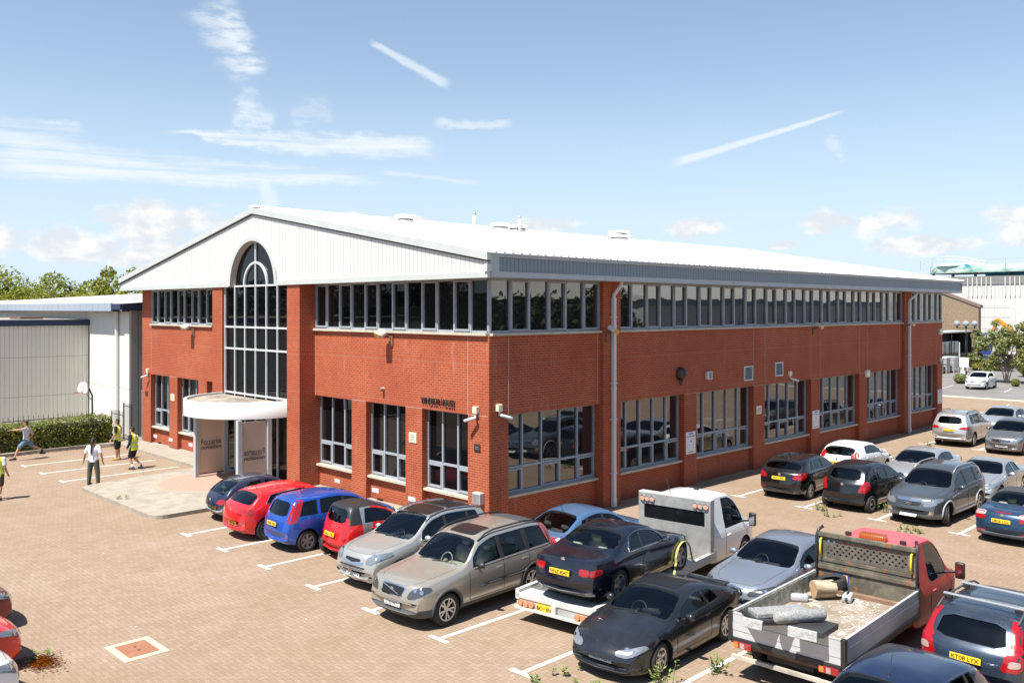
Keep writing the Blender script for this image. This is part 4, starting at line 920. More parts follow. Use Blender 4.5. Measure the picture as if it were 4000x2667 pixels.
    # lamps
    for sd in (1, -1):
        hp_ = sp['head_l']; yi, zl, zh, sb = hp_[:4]; fs_ = hp_[4] if len(hp_) > 4 else .0; hw = HW*.93
        pts = [(X(fs_), yi*sd, zl+.01), (X(.12), hw*.83*sd, zl), (X(sb), hw*sd, zh-.07), (X(sb*.95), hw*.97*sd, zh+.01), (X(.28), hw*.80*sd, zh), (X(.12), yi*1.05*sd, zh-.05)]
        hl = PA('headlight', pts, (-.62, -.55*sd, -.45), M_HEAD if not sp.get('darkhl') else M_HDARK, .011, 1, .2, root, .045)
        c = sum((Vector(p) for p in pts), Vector())/len(pts); 
        for kk, rr in ((-.1, .052), (.07, .045)):
            pc = Vector((c.x, c.y+kk*sd, c.z)); q = surf_line(bvh, [pc, pc], (-.62, -.55*sd, -.45), off=.014)[0]; n = Vector((.7, .4*sd, .3)).normalized()
            m = MB(); m.tube([q-n*.004, q+n*.004], rr*(.8 if zh-zl < .16 else 1), 12); m.build('lamp', M_CHR, hl)
        for pts_t, mt in sp['tail_l']:
            pts = [(X(s), yy*sd, z) for s, yy, z in pts_t]; PA('taillight', pts, (.80, -.60*sd, -.05), {'r': M_TAIL, 'w': M_TWHITE}[mt], .006 if mt == 'r' else .011, 1, .18, root, .06)
    for item in sp.get('front', []):
        nme, pts, mt = item[:3]; mt = {'k': M_GRILLE, 'c': M_CHR, 'p': M_DGREY, 'b': body_m, 'w': M_HEAD}[mt]; P3 = [(X(0), a, b) for a, b in pts]
        go = PA(nme, P3, (-1, 0, -.12), mt, item[3] if len(item) > 3 else .004, 1, .12, root, .07)
        if nme == 'grille':
            y0, y1 = min(a for a, b in pts), max(a for a, b in pts); z0, z1 = min(b for a, b in pts), max(b for a, b in pts); mb_ = MB(); kq = sp.get('bars', 3)
            for i in range(kq):
                z = z0+(z1-z0)*(i+.7)/(kq+.4); mb_.tube(surf_line(bvh, [(X(0), y0*.86, z), (X(0), 0, z-.0), (X(0), y1*.86, z)], (-1, 0, -.12), off=.010), .007, 5)
            mb_.build('grille_bars', sp.get('barmat', M_DGREY), go)
            if sp.get('badge'):
                zc_ = (z0+z1)/2; q = surf_line(bvh, [(X(0), 0, zc_)]*2, (-1, 0, -.12), off=.014)[0]; badge(sp['badge'], q, root, 1)
    for item in sp.get('rear', []):
        nme, pts, mt = item[:3]; mt = {'k': M_GRILLE, 'c': M_CHR, 'p': M_DGREY, 'r': M_TAIL, 'g': mat('grey_bumper_plastic', (.22, .225, .23), .6)}[mt]
        PA(nme, [(X(L), a, b) for a, b in pts], (1, 0, -.12), mt, item[3] if len(item) > 3 else .005, 1, .12, root, .07)
    # plates
    def plate_at(sideX, z, txt, base, recess=0.0):
        d = Vector((-1, 0, -.05)) if sideX > 0 else Vector((1, 0, -.05)); d.normalize(); q = surf_line(bvh, [(X(0) if sideX > 0 else X(L), 0, z)]*2, d, off=.0)[0]
        h = bvh.ray_cast(Vector((q.x, 0, q.z))-d*.5, d); n = h[1] if h[0] else -d; tilt = math.atan2(n.z, abs(n.x))*.6
        e = MB(); e.bevbox(-.26, .26, -.018, .0, -.057, .057, .006); o = e.build('number_plate', base, root); o.location = (q.x+(.035 if sideX > 0 else -.03), 0, q.z)
        o.rotation_euler = (-tilt, 0, R(90) if sideX > 0 else R(-90))
        if txt:
            me = text_mesh(txt, .072, .004, .006); k = .46/me['w']
            for v in me.vertices: v.co = (v.co.x*min(k, 1.25), v.co.y-.0205, v.co.z-.036)
            link('lettering', me, o, M_PLT)
    if sp.get('pf') and plate != '': plate_at(1, sp['pf'], plate, M_PLW)
    if sp.get('pr') and plate_rear != '': plate_at(-1, sp['pr'], plate_rear or None, M_PLY)
    if sp.get('rbadge'):
        q = surf_line(bvh, [(X(L), 0, sp['rbadge'])]*2, (1, 0, 0), off=.008)[0]; m = MB(); m.lathe([(0, -.004), (.045, -.004), (.05, .002)], (0, 0, 0), 'x', 14); m.build('badge', M_CHR, root, loc=q[:])
    # doors: shut lines and handles
    for s0, s1 in sp.get('doors', []):
        for sd in (1, -1):
            m = MB()
            for s in (s0, s1):
                m.tube(surf_line(bvh, [(X(s), sd*HW, belt(s)+.01), (X(s), sd*HW, zb0+.16)], (0, -sd, 0), off=-.001), .006, 4)
            m.tube(surf_line(bvh, [(X(s0), sd*HW, zb0+.16), (X(s1), sd*HW, zb0+.16)], (0, -sd, 0), off=-.001), .006, 4); m.build('door_gap', M_GAP, root)
            sq = s1-.17; q = surf_line(bvh, [(X(sq), sd*HW, belt(sq)-.13)]*2, (0, -sd, 0), off=.0)[0]; m = MB(); m.bevbox(-.09, .09, -.02, .022, -.014, .014, .008); m.build('door_handle', body_m if not sp.get('chrh') else M_CHR, root, loc=q[:])
    # bonnet / boot shut lines
    m = MB(); zf = sp.get('bonnet', .25)
    yb = wl(sc)*HW*.74; yf = wl(zf+.1)*HW*.62
    m.tube(surf_line(bvh, [(X(sc-.02), yb, H), (X(zf+.2), yf*1.12, H), (X(zf), yf*.8, H), (X(zf-.05), 0, H), (X(zf), -yf*.8, H), (X(zf+.2), -yf*1.12, H), (X(sc-.02), -yb, H)], (0, 0, -1), off=-.002), .0055, 4); m.build('bonnet_gap', M_GAP, root)
    m = MB()
    for yo, l_ in ((.05, .52), (-.38, .45)):
        a = (X(sc+.03), yo+.1, H); b = (X(sc+.12), yo+.1-l_, H) if False else (X(sc+.10), yo-.0+l_*.55, H); m.tube(surf_line(bvh, [(X(sc-.01), yo-.18, H), (X(sc+.075), yo+.28, H)], (0, 0, -1), off=.012), .011, 5)
    m.build('windscreen_wiper', M_BLACK, root)
    # mirrors
    for sd in (1, -1):
        s = sp.get('mir', sc+.42); zm = belt(s)+.07; q = surf_line(bvh, [(X(s), sd*HW, belt(s)+.01)]*2, (0, -sd, 0), off=0)[0]
        m = MB(); bm_ = bmesh.new(); bmesh.ops.create_uvsphere(bm_, u_segments=12, v_segments=8, radius=1); bmesh.ops.scale(bm_, vec=(.075, .115, .075), verts=bm_.verts); mmh = sp.get('mirh', 1.)
        bmesh.ops.scale(bm_, vec=(1, 1, mmh), verts=bm_.verts)
        for v in bm_.verts:
            if v.co.x < -.02: v.co.x = -.02
        if sp.get('cab'):
            bm_.free(); m.bevbox(-.045, .045, -.095, .095, -.17, .17, .03)
        else: m.bm(bm_)
        mo = m.build('door_mirror', sp.get('mirmat', body_m), root, True, loc=(q.x, q.y+sd*(.13 if not sp.get('cab') else .27), q.z+.07+.05*(mmh-1)))
        m = MB(); m.tube([(-.01, -sd*(.16 if not sp.get('cab') else .30), -.08), (-.01, -sd*.04, -.03)], .028, 6); m.build('mirror_arm', M_BLACK, mo); m = MB(); m.box(*((-.024, -.0205, -.09, .09, -.05, .05) if not sp.get('cab') else (-.052, -.046, -.07, .07, -.14, .14))); m.build('mirror_glass', M_CHR, mo)
    # wheels
    st = sp.get('rim', 'five')
    for i, c in enumerate((fx, rx) if not sp.get('cab') else (fx,)):
        for sd in (1, -1): add_wheel(root, X(c), sd*(HW-.125), RW, RW, st, sd, sp.get('steer', 0) if i == 0 else 0)
    if sp.get('archtrim'):
        for c in (fx, rx):
            for sd in (1, -1):
                pts = [(X(c)+wr_*1.03*math.cos(a), sd*HW, RW+.01+wr_*1.03*math.sin(a)) for a in [R(t) for t in range(-12, 193, 12)]]; m = MB(); m.tube(surf_line(bvh, pts, (0, -sd, 0), off=.0), sp['archtrim'][0], 6); m.build('arch_trim', sp['archtrim'][1], root, True)
    if sp.get('sidestrip'):
        z_, w_, mt, s0, s1 = sp['sidestrip']
        for sd in (1, -1): m = MB(); m.tube(surf_line(bvh, [(X(s0), sd*HW, z_), (X(s1), sd*HW, z_+.03)], (0, -sd, 0), off=.0), w_, 6); m.build('side_moulding', mt, root, True)
    # interior
    seat_m = sp.get('seat', M_SEATG); fl_ = sp.get('floor', .55)-.03; sx = sp.get('seat_s', (sh+.42)); hs = min(.42, H-fl_-.62)
    def seat(px, wy_, py, nme='seat'):
        m = MB(); m.bevbox(px-.02, px+.45, py-wy_/2, py+wy_/2, fl_, fl_+.17, .04); mm = Matrix.Translation((px-.05, py, fl_+.12)) @ Matrix.Rotation(R(-18), 4, 'Y')
        bm_ = bmesh.new(); bmesh.ops.create_cube(bm_, size=1); bmesh.ops.scale(bm_, vec=(.13, wy_, hs), verts=bm_.verts); bmesh.ops.translate(bm_, vec=(0, 0, hs/2), verts=bm_.verts); bmesh.ops.bevel(bm_, geom=list(bm_.edges), offset=.045, segments=2, affect='EDGES'); m.bm(bm_, None, mm)
        o = m.build(nme, seat_m, root, True); m = MB()
        for yy in ((py,) if wy_ < .7 else (py-.34, py+.34)):
            bm_ = bmesh.new(); bmesh.ops.create_cube(bm_, size=1); bmesh.ops.scale(bm_, vec=(.09, .26, .17), verts=bm_.verts); bmesh.ops.translate(bm_, vec=(0, yy-py, hs+.10), verts=bm_.verts); bmesh.ops.bevel(bm_, geom=list(bm_.edges), offset=.03, segments=2, affect='EDGES'); m.bm(bm_, None, mm)
        m.build('headrest', seat_m, o, True)
    seat(X(sx), .5, .37, 'seat'); seat(X(sx), .5, -.37, 'seat')
    if not sp.get('cab') and sx+.85 < min(srb, L-.3): seat(X(min(sx+.82, min(srb, L-.14)-.28)), HW*1.35, 0, 'rear_seat')
    m = MB(); zd = belt(sc)-.05; m.bevbox(X(sc+.50), X(sc+.02), -(HW-.16), HW-.16, zd-.22, zd-.015, .04) if not sp.get('dashz') else m.bevbox(X(sc+.6), X(sc+.02), -(HW-.2), HW-.2, sp['dashz']-.3, sp['dashz'], .05)
    m.build('dashboard', sp.get('dash', M_INT), root, True)
    m = MB(); tq = R(25); cx_, cz_ = X(sc+.68), zd-.04; pts = [(cx_+.18*math.sin(a)*math.sin(tq)*-1, -.37+.18*math.cos(a), cz_+.18*math.sin(a)*math.cos(tq)) for a in [2*math.pi*i/18 for i in range(19)]]; m.tube(pts, .015, 6, cap=False)
    m.tube([(cx_, -.37, cz_), (cx_+.16, -.37, cz_-.06)], .05, 8); m.build('steering_wheel', sp.get('dash', M_BLACK), root, True)
    if sp.get('ant'):
        s, l_ = sp['ant']; z = top(s); m = MB(); m.tube([(X(s), 0, z-.01), (X(s)-l_*.45, 0, z+l_)], .006, 5); m.lathe([(.03, z-.01), (.015, z+.03)], (X(s), 0, 0), n=8); m.build('antenna', M_BLACK, root)
    if sp.get('rails'):
        s0, s1, mt, hh = sp['rails']
        for sd in (1, -1):
            n_ = 8; pts = []
            for i in range(n_+1):
                s = s0+(s1-s0)*i/n_; hp = half(s); k_ = min(1, min(i, n_-i)/1.2); pts.append((X(s), sd*(hp[10][0]-.045), hp[11][1]+.008+hh*min(1, k_)))
            m = MB(); m.tube(pts, .02, 6); m.build('roof_rail', mt, root, True)
    if sp.get('sunroof'):
        for (s0, s1, yy, mt) in sp['sunroof']:
            PA('sunroof', [(X(s0), -yy, H+.2), (X(s0-.03), 0, H+.2), (X(s0), yy, H+.2), (X(s1), yy, H+.2), (X(s1), -yy, H+.2)], (0, 0, -1), mt, .004, 1, .1)
    if sp.get('spoiler'):
        s0, z0_, yy, th = sp['spoiler']; m = MB(); m.bevbox(X(s0)-.12, X(s0)+.08, -yy, yy, z0_, z0_+th, .02); m.build('spoiler', body_m, root, True)
    return root, bvh, half, X
def badge(kind, q, root, sgn):
    m = MB(); n = 20
    if kind == 'ring':
        m.tube([(0, .065*math.cos(2*math.pi*i/n), .065*math.sin(2*math.pi*i/n)) for i in range(n+1)], .009, 5, cap=False); m.tube([(0, 0, 0), (0, 0, .06)], .007, 4); m.tube([(0, 0, 0), (0, .05, -.035)], .007, 4); m.tube([(0, 0, 0), (0, -.05, -.035)], .007, 4)
    elif kind == 'oval_h':
        m.tube([(0, .075*math.cos(2*math.pi*i/n), .042*math.sin(2*math.pi*i/n)) for i in range(n+1)], .009, 5, cap=False); m.tube([(0, -.03, -.03), (0, -.02, .03)], .008, 4); m.tube([(0, .03, -.03), (0, .02, .03)], .008, 4); m.tube([(0, -.025, 0), (0, .025, 0)], .008, 4)
    elif kind == 'diag':
        m.tube([(0, .30, -.10), (0, -.30, .10)], .012, 5); m.lathe([(0, -.006), (.055, -.006), (.06, .004)], (0, 0, 0), 'x', 14)
    elif kind == 'bolt':
        m.tube([(0, .05*math.cos(2*math.pi*i/n), .05*math.sin(2*math.pi*i/n)) for i in range(n+1)], .008, 5, cap=False); m.tube([(0, -.09, .0), (0, .0, .015), (0, .0, -.015), (0, .09, 0)], .008, 4)
    else:
        m.lathe([(0, -.004), (.05, -.004), (.055, .004)], (0, 0, 0), 'x', 14)
    m.build('badge', M_CHR, root, loc=q[:])
def wins4(a, b, c, d, e, slant=.0):
    """front door window, rear door window, quarter light"""
def mir(p): return p+[(-a, b) for a, b in reversed(p)]
def S_(base, **k): d = dict(base); d.update(k); return d
LOWG = ('lower_grille', mir([(0, .27), (.55, .27), (.62, .38), (0, .38)]), 'k')
HATCH = dict(L=4.3, W=1.8, H=1.48, wb=2.6, fo=.85, R=.315, cowl=1.12, head=1.92, rhead=3.62, rbase=4.12, clear=.19,
    top=[(0, .50), (.06, .64), (.22, .76), (.7, .89), (1.12, .98), (1.92, 1.41), (2.5, 1.48), (3.2, 1.45), (3.62, 1.38), (4.12, 1.0), (4.24, .92), (4.3, .72)],
    belt=[(0, .70), (1.12, .90), (3.4, .99), (4.3, .95)], rw='slope', wins=[(1.42, 2.28, 1.5, 2.26), (2.36, 3.12, 2.34, 3.1), (3.18, 3.46, 3.16, 3.32)],
    pillars=[(2.28, 2.36, 2.26, 2.34), (3.12, 3.18, 3.1, 3.16)], head_l=(.50, .60, .78, .62), tail_l=[([(4.29, .50, .80), (4.26, .80, .78), (4.0, .88, .82), (3.98, .86, .98), (4.12, .72, 1.0), (4.24, .52, .95)], 'r')],
    front=[('grille', mir([(0, .52), (.34, .52), (.40, .62), (0, .63)]), 'k'), LOWG], rear=[('bumper_insert', mir([(0, .24), (.62, .24), (.62, .34), (0, .34)]), 'k')],
    pf=.42, pr=.72, doors=[(1.3, 2.32), (2.32, 3.3)], ant=(3.5, .22), rim='five')
KA = S_(HATCH, L=3.62, W=1.64, H=1.37, wb=2.45, fo=.58, R=.28, cowl=.85, head=1.55, rhead=2.75, rbase=3.42, clear=.2, bowr=.28, bowf=.3, tum=.5,
    top=[(0, .45), (.08, .6), (.35, .76), (.85, .93), (1.55, 1.30), (2.1, 1.37), (2.75, 1.29), (3.15, 1.10), (3.42, .90), (3.55, .75), (3.62, .55)], belt=[(0, .68), (.85, .86), (2.4, .92), (3.2, .92), (3.62, .85)],
    wins=[(1.12, 1.98, 1.2, 1.94), (2.12, 2.72, 2.08, 2.55)], pillars=[], zones=[(1, 5, 3.2, 3.62, 1), (1, 5, 0, .42, 1), (1, 2, .4, 3.3, 1)], head_l=(.42, .58, .74, .5),
    tail_l=[([(3.58, .42, .62), (3.5, .70, .60), (3.38, .76, .66), (3.36, .70, .78), (3.5, .52, .76)], 'r')], front=[LOWG], rear=[], pf=.36, pr=.47, doors=[(.98, 2.05)], ant=None, rbadge=.72, rim='cover')
ASTRA = S_(HATCH, L=4.42, W=1.82, H=1.49, wb=2.69, fo=.9, R=.335, rhead=3.72, rbase=4.14, tum=.46, bowr=.24,
    top=[(0, .50), (.06, .66), (.22, .78), (.7, .91), (1.12, 1.0), (1.95, 1.42), (2.5, 1.49), (3.2, 1.44), (3.72, 1.36), (3.82, 1.30), (4.14, 1.06), (4.30, .98), (4.38, .84), (4.42, .62)], belt=[(0, .72), (1.12, .92), (3.3, 1.06), (4.42, 1.02)],
    wins=[(1.42, 2.34, 1.5, 2.3), (2.42, 3.2, 2.38, 3.1), (3.26, 3.62, 3.16, 3.42)], pillars=[(2.34, 2.42, 2.3, 2.38), (3.2, 3.26, 3.1, 3.16)], chrome=1, tail_l=[([(4.40, .42, .80), (4.36, .76, .78), (4.10, .88, .84), (4.05, .86, .96), (4.2, .72, .98), (4.34, .50, .94)], 'r')],
    pr=.50, rbadge=.90, rim='multi', rear=[('bumper_insert', mir([(0, .22), (.66, .22), (.60, .29), (0, .29)]), 'k'), ('reflector', [(.55, .38), (.72, .38), (.72, .41), (.55, .41)], 'c')])
NOTE = S_(HATCH, L=4.08, W=1.69, H=1.55, wb=2.6, fo=.77, R=.305, cowl=.95, head=1.75, rhead=3.68, rbase=3.98, tum=.34,
    top=[(0, .52), (.06, .68), (.2, .80), (.6, .94), (.95, 1.02), (1.75, 1.46), (2.4, 1.55), (3.2, 1.53), (3.68, 1.46), (3.80, 1.30), (3.98, .98), (4.04, .85), (4.08, .6)], belt=[(0, .72), (.95, .92), (3.4, 1.0), (4.08, .98)],
    rw='back', rwz=(1.02, 1.40), rwy=(.54, .46), wins=[(1.22, 2.1, 1.3, 2.06), (2.18, 2.92, 2.14, 2.88), (3.02, 3.62, 2.98, 3.44)], pillars=[(2.1, 2.18, 2.06, 2.14)], tail_l=[([(3.99, .62, .86), (3.78, .84, .86), (3.62, .78, 1.10), (3.48, .68, 1.47), (3.70, .56, 1.46), (3.88, .64, 1.1)], 'r')],
    pr=.80, rim='six', ant=(3.1, .2), doors=[(1.1, 2.14), (2.14, 2.98)], rear=[('reflector', [(.52, .42), (.64, .42), (.64, .46), (.52, .46)], 'r'), ('reflector', [(-.64, .42), (-.52, .42), (-.52, .46), (-.64, .46)], 'r')], archtrim=None, bowr=.2)
SMART = S_(HATCH, L=2.70, W=1.56, H=1.54, wb=1.87, fo=.45, R=.29, cowl=.62, head=1.30, rhead=2.32, rbase=2.52, tum=.36, bowr=.22, bowf=.28, clear=.17,
    top=[(0, .5), (.05, .68), (.2, .84), (.62, 1.02), (1.30, 1.45), (1.75, 1.54), (2.32, 1.50), (2.40, 1.40), (2.54, 1.02), (2.62, .86), (2.68, .66), (2.70, .5)], belt=[(0, .70), (.62, .94), (1.9, 1.02), (2.70, 1.02)],
    rw='back', rwz=(1.05, 1.42), rwy=(.50, .45), wins=[(.92, 1.98, 1.0, 1.92)], pillars=[], zones=[(10, 12, 1.2, 2.5, 1), (7, 9, 2.12, 2.6, 1), (5, 9, 1.78, 2.12, 2), (10, 10, .7, 2.1, 2)], head_l=(.40, .62, .80, .4),
    tail_l=[([(2.66, .50, .60), (2.64, .64, .60), (2.56, .68, .66), (2.58, .64, .74), (2.62, .52, .74)], 'r'), ([(2.64, .50, .77), (2.62, .64, .77), (2.54, .68, .83), (2.56, .64, .91), (2.60, .52, .91)], 'r')], front=[LOWG], rear=[('rear_diffuser', mir([(0, .22), (.5, .22), (.42, .34), (0, .34)]), 'k')], pr=.74, doors=[(.8, 1.9)], ant=None, rim='cover')
SUV = S_(HATCH, L=4.8, W=1.9, H=1.78, wb=2.86, fo=.87, R=.365, cowl=1.38, head=2.08, rhead=4.42, rbase=4.70, clear=.26, tum=.36, floor=.7,
    top=[(0, .60), (.05, .82), (.18, .98), (.9, 1.08), (1.38, 1.15), (2.08, 1.64), (2.6, 1.74), (3.6, 1.75), (4.2, 1.71), (4.42, 1.64), (4.70, 1.14), (4.76, .98), (4.8, .7)], belt=[(0, .86), (1.38, 1.06), (4.3, 1.13), (4.8, 1.08)],
    rw='back', rwz=(1.16, 1.56), rwy=(.60, .52), wins=[(1.68, 2.62, 1.75, 2.6), (2.74, 3.52, 2.71, 3.48), (3.66, 4.40, 3.62, 4.22)], pillars=[(2.62, 2.74, 2.6, 2.71), (3.52, 3.66, 3.48, 3.62)], mir=1.82)
XC = S_(SUV, plan=[(0, .82), (.15, .92), (.5, .985), (1.1, 1.), (3.8, 1.), (4.4, .975), (4.68, .92), (4.8, .86)], bowf=.16, head_l=(.52, .72, .92, .46), tail_l=[([(4.74, .74, .98), (4.55, .93, 1.0), (4.40, .88, 1.25), (4.20, .74, 1.66), (4.38, .66, 1.66), (4.60, .78, 1.2)], 'r')],
    front=[('grille_surround', mir([(0, .70), (.34, .70), (.40, .93), (0, .94)]), 'c', .003), ('grille', mir([(0, .72), (.31, .72), (.365, .91), (0, .92)]), 'k', .008), ('lower_grille', mir([(0, .30), (.80, .32), (.84, .44), (0, .44)]), 'p'), ('bumper_slot', mir([(0, .585), (.75, .60), (.76, .635), (0, .63)]), 'k')],
    badge='diag', barmat=M_CHR, bars=0, rim='v', zmats=[M_DGREY], zones=[(1, 3, 0, .55, 1), (1, 2, .5, 4.4, 1), (1, 3, 4.4, 4.8, 1)], archtrim=(.036, M_DGREY), sidestrip=(.66, .028, M_DGREY, 1.9, 3.9), chrome=1, rails=(2.05, 4.3, M_BLACK, .05),
    sunroof=[(2.18, 2.75, .42, M_GRILLE), (3.75, 4.20, .62, M_DGREY)], pf=.52, pr=.8, seat=M_SEATC, dash=mat('beige_trim', (.34, .32, .26), .8), mirmat=M_BLACK, doors=[(1.55, 2.68), (2.68, 3.58)], darkhl=1, bonnet=.16, chrh=0, ant=None, steer=.0)
IX35 = S_(SUV, L=4.41, W=1.82, H=1.66, wb=2.64, fo=.88, R=.35, cowl=1.25, head=2.12, rhead=3.98, rbase=4.28, clear=.22, tum=.4,
    top=[(0, .52), (.05, .72), (.2, .90), (.8, 1.03), (1.25, 1.10), (2.12, 1.58), (2.7, 1.66), (3.4, 1.63), (3.98, 1.53), (4.28, 1.12), (4.36, .98), (4.41, .7)], belt=[(0, .78), (1.25, 1.0), (3.8, 1.16), (4.41, 1.1)], rwz=(1.16, 1.46),
    wins=[(1.60, 2.5, 1.7, 2.48), (2.60, 3.35, 2.57, 3.30), (3.42, 3.82, 3.38, 3.68)], pillars=[(2.5, 2.6, 2.48, 2.57), (3.35, 3.42, 3.3, 3.38)], head_l=(.50, .72, .93, .72, .05), tail_l=[([(4.38, .5, .85), (4.1, .88, .9), (3.95, .86, 1.08), (4.3, .6, 1.0)], 'r')],
    front=[('grille', mir([(0, .44), (.40, .44), (.50, .62), (0, .63)]), 'k'), ('upper_grille', mir([(0, .70), (.30, .74), (.28, .80), (0, .80)]), 'k'), ('chrome_wing', mir([(0, .65), (.36, .665), (.42, .74), (.30, .72), (0, .69)]), 'c', .009), ('fog_lamp', [(.58, .36), (.80, .36), (.76, .46), (.60, .44)], 'k'), ('fog_lamp', [(-.80, .36), (-.58, .36), (-.60, .44), (-.76, .46)], 'k'), ('lower_lip', mir([(0, .24), (.6, .24), (.62, .28), (0, .28)]), 'c')],
    bars=4, badge='oval_h', chrome=1, rails=(1.9, 3.9, M_CHR, .02), sunroof=[(2.14, 2.80, .52, M_GRILLE), (2.86, 3.75, .55, M_GRILLE)], pf=.385, doors=[(1.45, 2.55), (2.55, 3.4)], rim='ten', mir=1.72, ant=None)
ANT = S_(SUV, L=4.58, W=1.85, H=1.70, wb=2.71, fo=.92, R=.36, cowl=1.28, head=2.05, rhead=4.1, rbase=4.45, clear=.24, tum=.38,
    top=[(0, .55), (.05, .76), (.2, .93), (.8, 1.04), (1.28, 1.11), (2.05, 1.58), (2.6, 1.69), (3.5, 1.68), (4.1, 1.58), (4.45, 1.14), (4.54, .98), (4.58, .7)], belt=[(0, .80), (1.28, 1.02), (4.0, 1.12), (4.58, 1.08)], wins=[(1.6, 2.5, 1.7, 2.48), (2.6, 3.4, 2.57, 3.36), (3.5, 4.02, 3.46, 3.86)], pillars=[(2.5, 2.6, 2.48, 2.57), (3.4, 3.5, 3.36, 3.46)],
    head_l=(.46, .68, .88, .66), tail_l=[([(4.5, .6, .9), (4.2, .9, .95), (4.1, .84, 1.3), (4.4, .6, 1.3)], 'r')], front=[('grille_bar', mir([(0, .80), (.36, .80), (.40, .88), (0, .89)]), 'c', .006), ('grille', mir([(0, .66), (.32, .68), (.38, .79), (0, .79)]), 'k'), ('lower_grille', mir([(0, .46), (.42, .48), (.45, .57), (0, .57)]), 'k'), ('fog_lamp', [(.56, .42), (.74, .44), (.74, .56), (.62, .56)], 'c'), ('fog_lamp', [(-.74, .44), (-.56, .42), (-.62, .56), (-.74, .56)], 'c')],
    bars=2, barmat=M_CHR, badge='bolt', rails=(2.0, 3.9, M_ALU, .05), chrome=0, archtrim=(.028, mat('silver_arch_trim', (.36, .37, .37), .5)), sidestrip=(.33, .03, M_ALU, 1.5, 3.3), pf=.36, steer=.28, rim='ten', doors=[(1.48, 2.55), (2.55, 3.45)], mir=1.75, ant=None)
SANTA = S_(SUV, L=4.68, W=1.89, H=1.73, wb=2.7, fo=.9, R=.355, cowl=1.3, head=2.05, rhead=4.2, rbase=4.55, bowr=.22,
    top=[(0, .55), (.05, .76), (.2, .93), (.8, 1.04), (1.3, 1.12), (2.05, 1.6), (2.6, 1.71), (3.6, 1.71), (4.2, 1.62), (4.3, 1.50), (4.55, 1.10), (4.64, .98), (4.68, .7)], belt=[(0, .82), (1.3, 1.04), (4.0, 1.12), (4.68, 1.08)], rwz=(1.16, 1.52), wins=[(1.6, 2.5, 1.7, 2.48), (2.6, 3.4, 2.57, 3.36), (3.46, 3.95, 3.42, 3.85)], pillars=[(2.5, 2.6, 2.48, 2.57)],
    tail_l=[([(4.64, .50, .92), (4.55, .82, .90), (4.34, .92, .95), (4.38, .90, 1.06), (4.56, .7, 1.06), (4.62, .52, 1.02)], 'r')], rear=[('bumper_insert', mir([(0, .30), (.7, .30), (.7, .42), (0, .42)]), 'k'), ('reflector', [(.56, .46), (.70, .46), (.70, .51), (.56, .51)], 'r'), ('reflector', [(-.70, .46), (-.56, .46), (-.56, .51), (-.70, .51)], 'r'), ('brake_lamp', mir([(0, 1.59), (.22, 1.58), (.22, 1.61), (0, 1.615)]), 'r')], front=[('grille', mir([(0, .66), (.32, .68), (.38, .79), (0, .79)]), 'k'), LOWG], rails=(2.0, 4.0, M_BLACK, .05), pr=.86, rbadge=1.02, rim='five', chrome=0, badge=None, ant=(3.9, .2), doors=[(1.48, 2.55), (2.55, 3.42)])
V70 = S_(SUV, L=4.82, W=1.89, H=1.52, wb=2.82, fo=.9, R=.33, cowl=1.35, head=2.12, rhead=4.30, rbase=4.68, clear=.17, floor=.5, bowr=.18,
    top=[(0, .5), (.06, .68), (.2, .8), (.8, .92), (1.35, 1.0), (2.12, 1.42), (2.7, 1.51), (3.6, 1.51), (4.1, 1.48), (4.30, 1.42), (4.68, 1.02), (4.78, .9), (4.82, .6)], belt=[(0, .74), (1.35, .93), (4.2, 1.03), (4.82, 1.0)], rw='back', rwz=(1.04, 1.38), rwy=(.60, .52), wins=[(1.7, 2.55, 1.8, 2.53), (2.65, 3.4, 2.62, 3.37), (3.5, 4.3, 3.46, 4.1)], pillars=[(2.55, 2.65, 2.53, 2.62), (3.4, 3.5, 3.37, 3.46)],
    tail_l=[([(4.76, .66, 1.0), (4.60, .90, 1.0), (4.40, .84, 1.16), (4.18, .70, 1.44), (4.32, .64, 1.44), (4.58, .70, 1.14)], 'r'), ([(4.80, .56, .70), (4.66, .90, .72), (4.60, .90, 1.0), (4.76, .66, 1.0)], 'r'), ([(4.76, .68, .78), (4.68, .86, .80), (4.66, .86, .90), (4.74, .70, .90)], 'w')], pr=.80, rails=(2.1, 4.25, M_DGREY, .06), front=[LOWG], chrome=1, ant=None, rbadge=None, badge=None, rim='five')
CPE = S_(HATCH, L=4.395, W=1.76, H=1.33, wb=2.53, fo=.95, R=.325, cowl=1.32, head=2.12, rhead=2.95, rbase=3.95, tum=.5, bowf=.34, bowr=.2, clear=.15, floor=.42, seat_s=2.35,
    top=[(0, .44), (.06, .55), (.25, .68), (.8, .82), (1.32, .92), (2.12, 1.27), (2.55, 1.33), (2.95, 1.30), (3.5, 1.14), (3.95, .99), (4.25, .93), (4.35, .82), (4.395, .55)], belt=[(0, .62), (1.32, .84), (2.6, .90), (3.5, .97), (4.395, .90)],
    wins=[(1.65, 2.72, 1.75, 2.62), (2.80, 3.15, 2.68, 2.98)], pillars=[], head_l=(.40, .54, .68, .58, .06), tail_l=[([(4.36, .4, .7), (4.2, .8, .72), (4.0, .84, .82), (4.3, .5, .84)], 'r')], front=[('grille', mir([(0, .20), (.62, .20), (.70, .34), (0, .33)]), 'k'), ('upper_slot', mir([(0, .475), (.30, .49), (.30, .515), (0, .515)]), 'k')], bars=3, badge=None, pf=.40, rim='seven', sunroof=[(2.22, 2.75, .40, M_GRILLE)], spoiler=(4.14, .955, .50, .035), doors=[(1.5, 2.8)], ant=None, mir=1.8, dashz=None, steer=.12, bonnet=.30, rear=[])
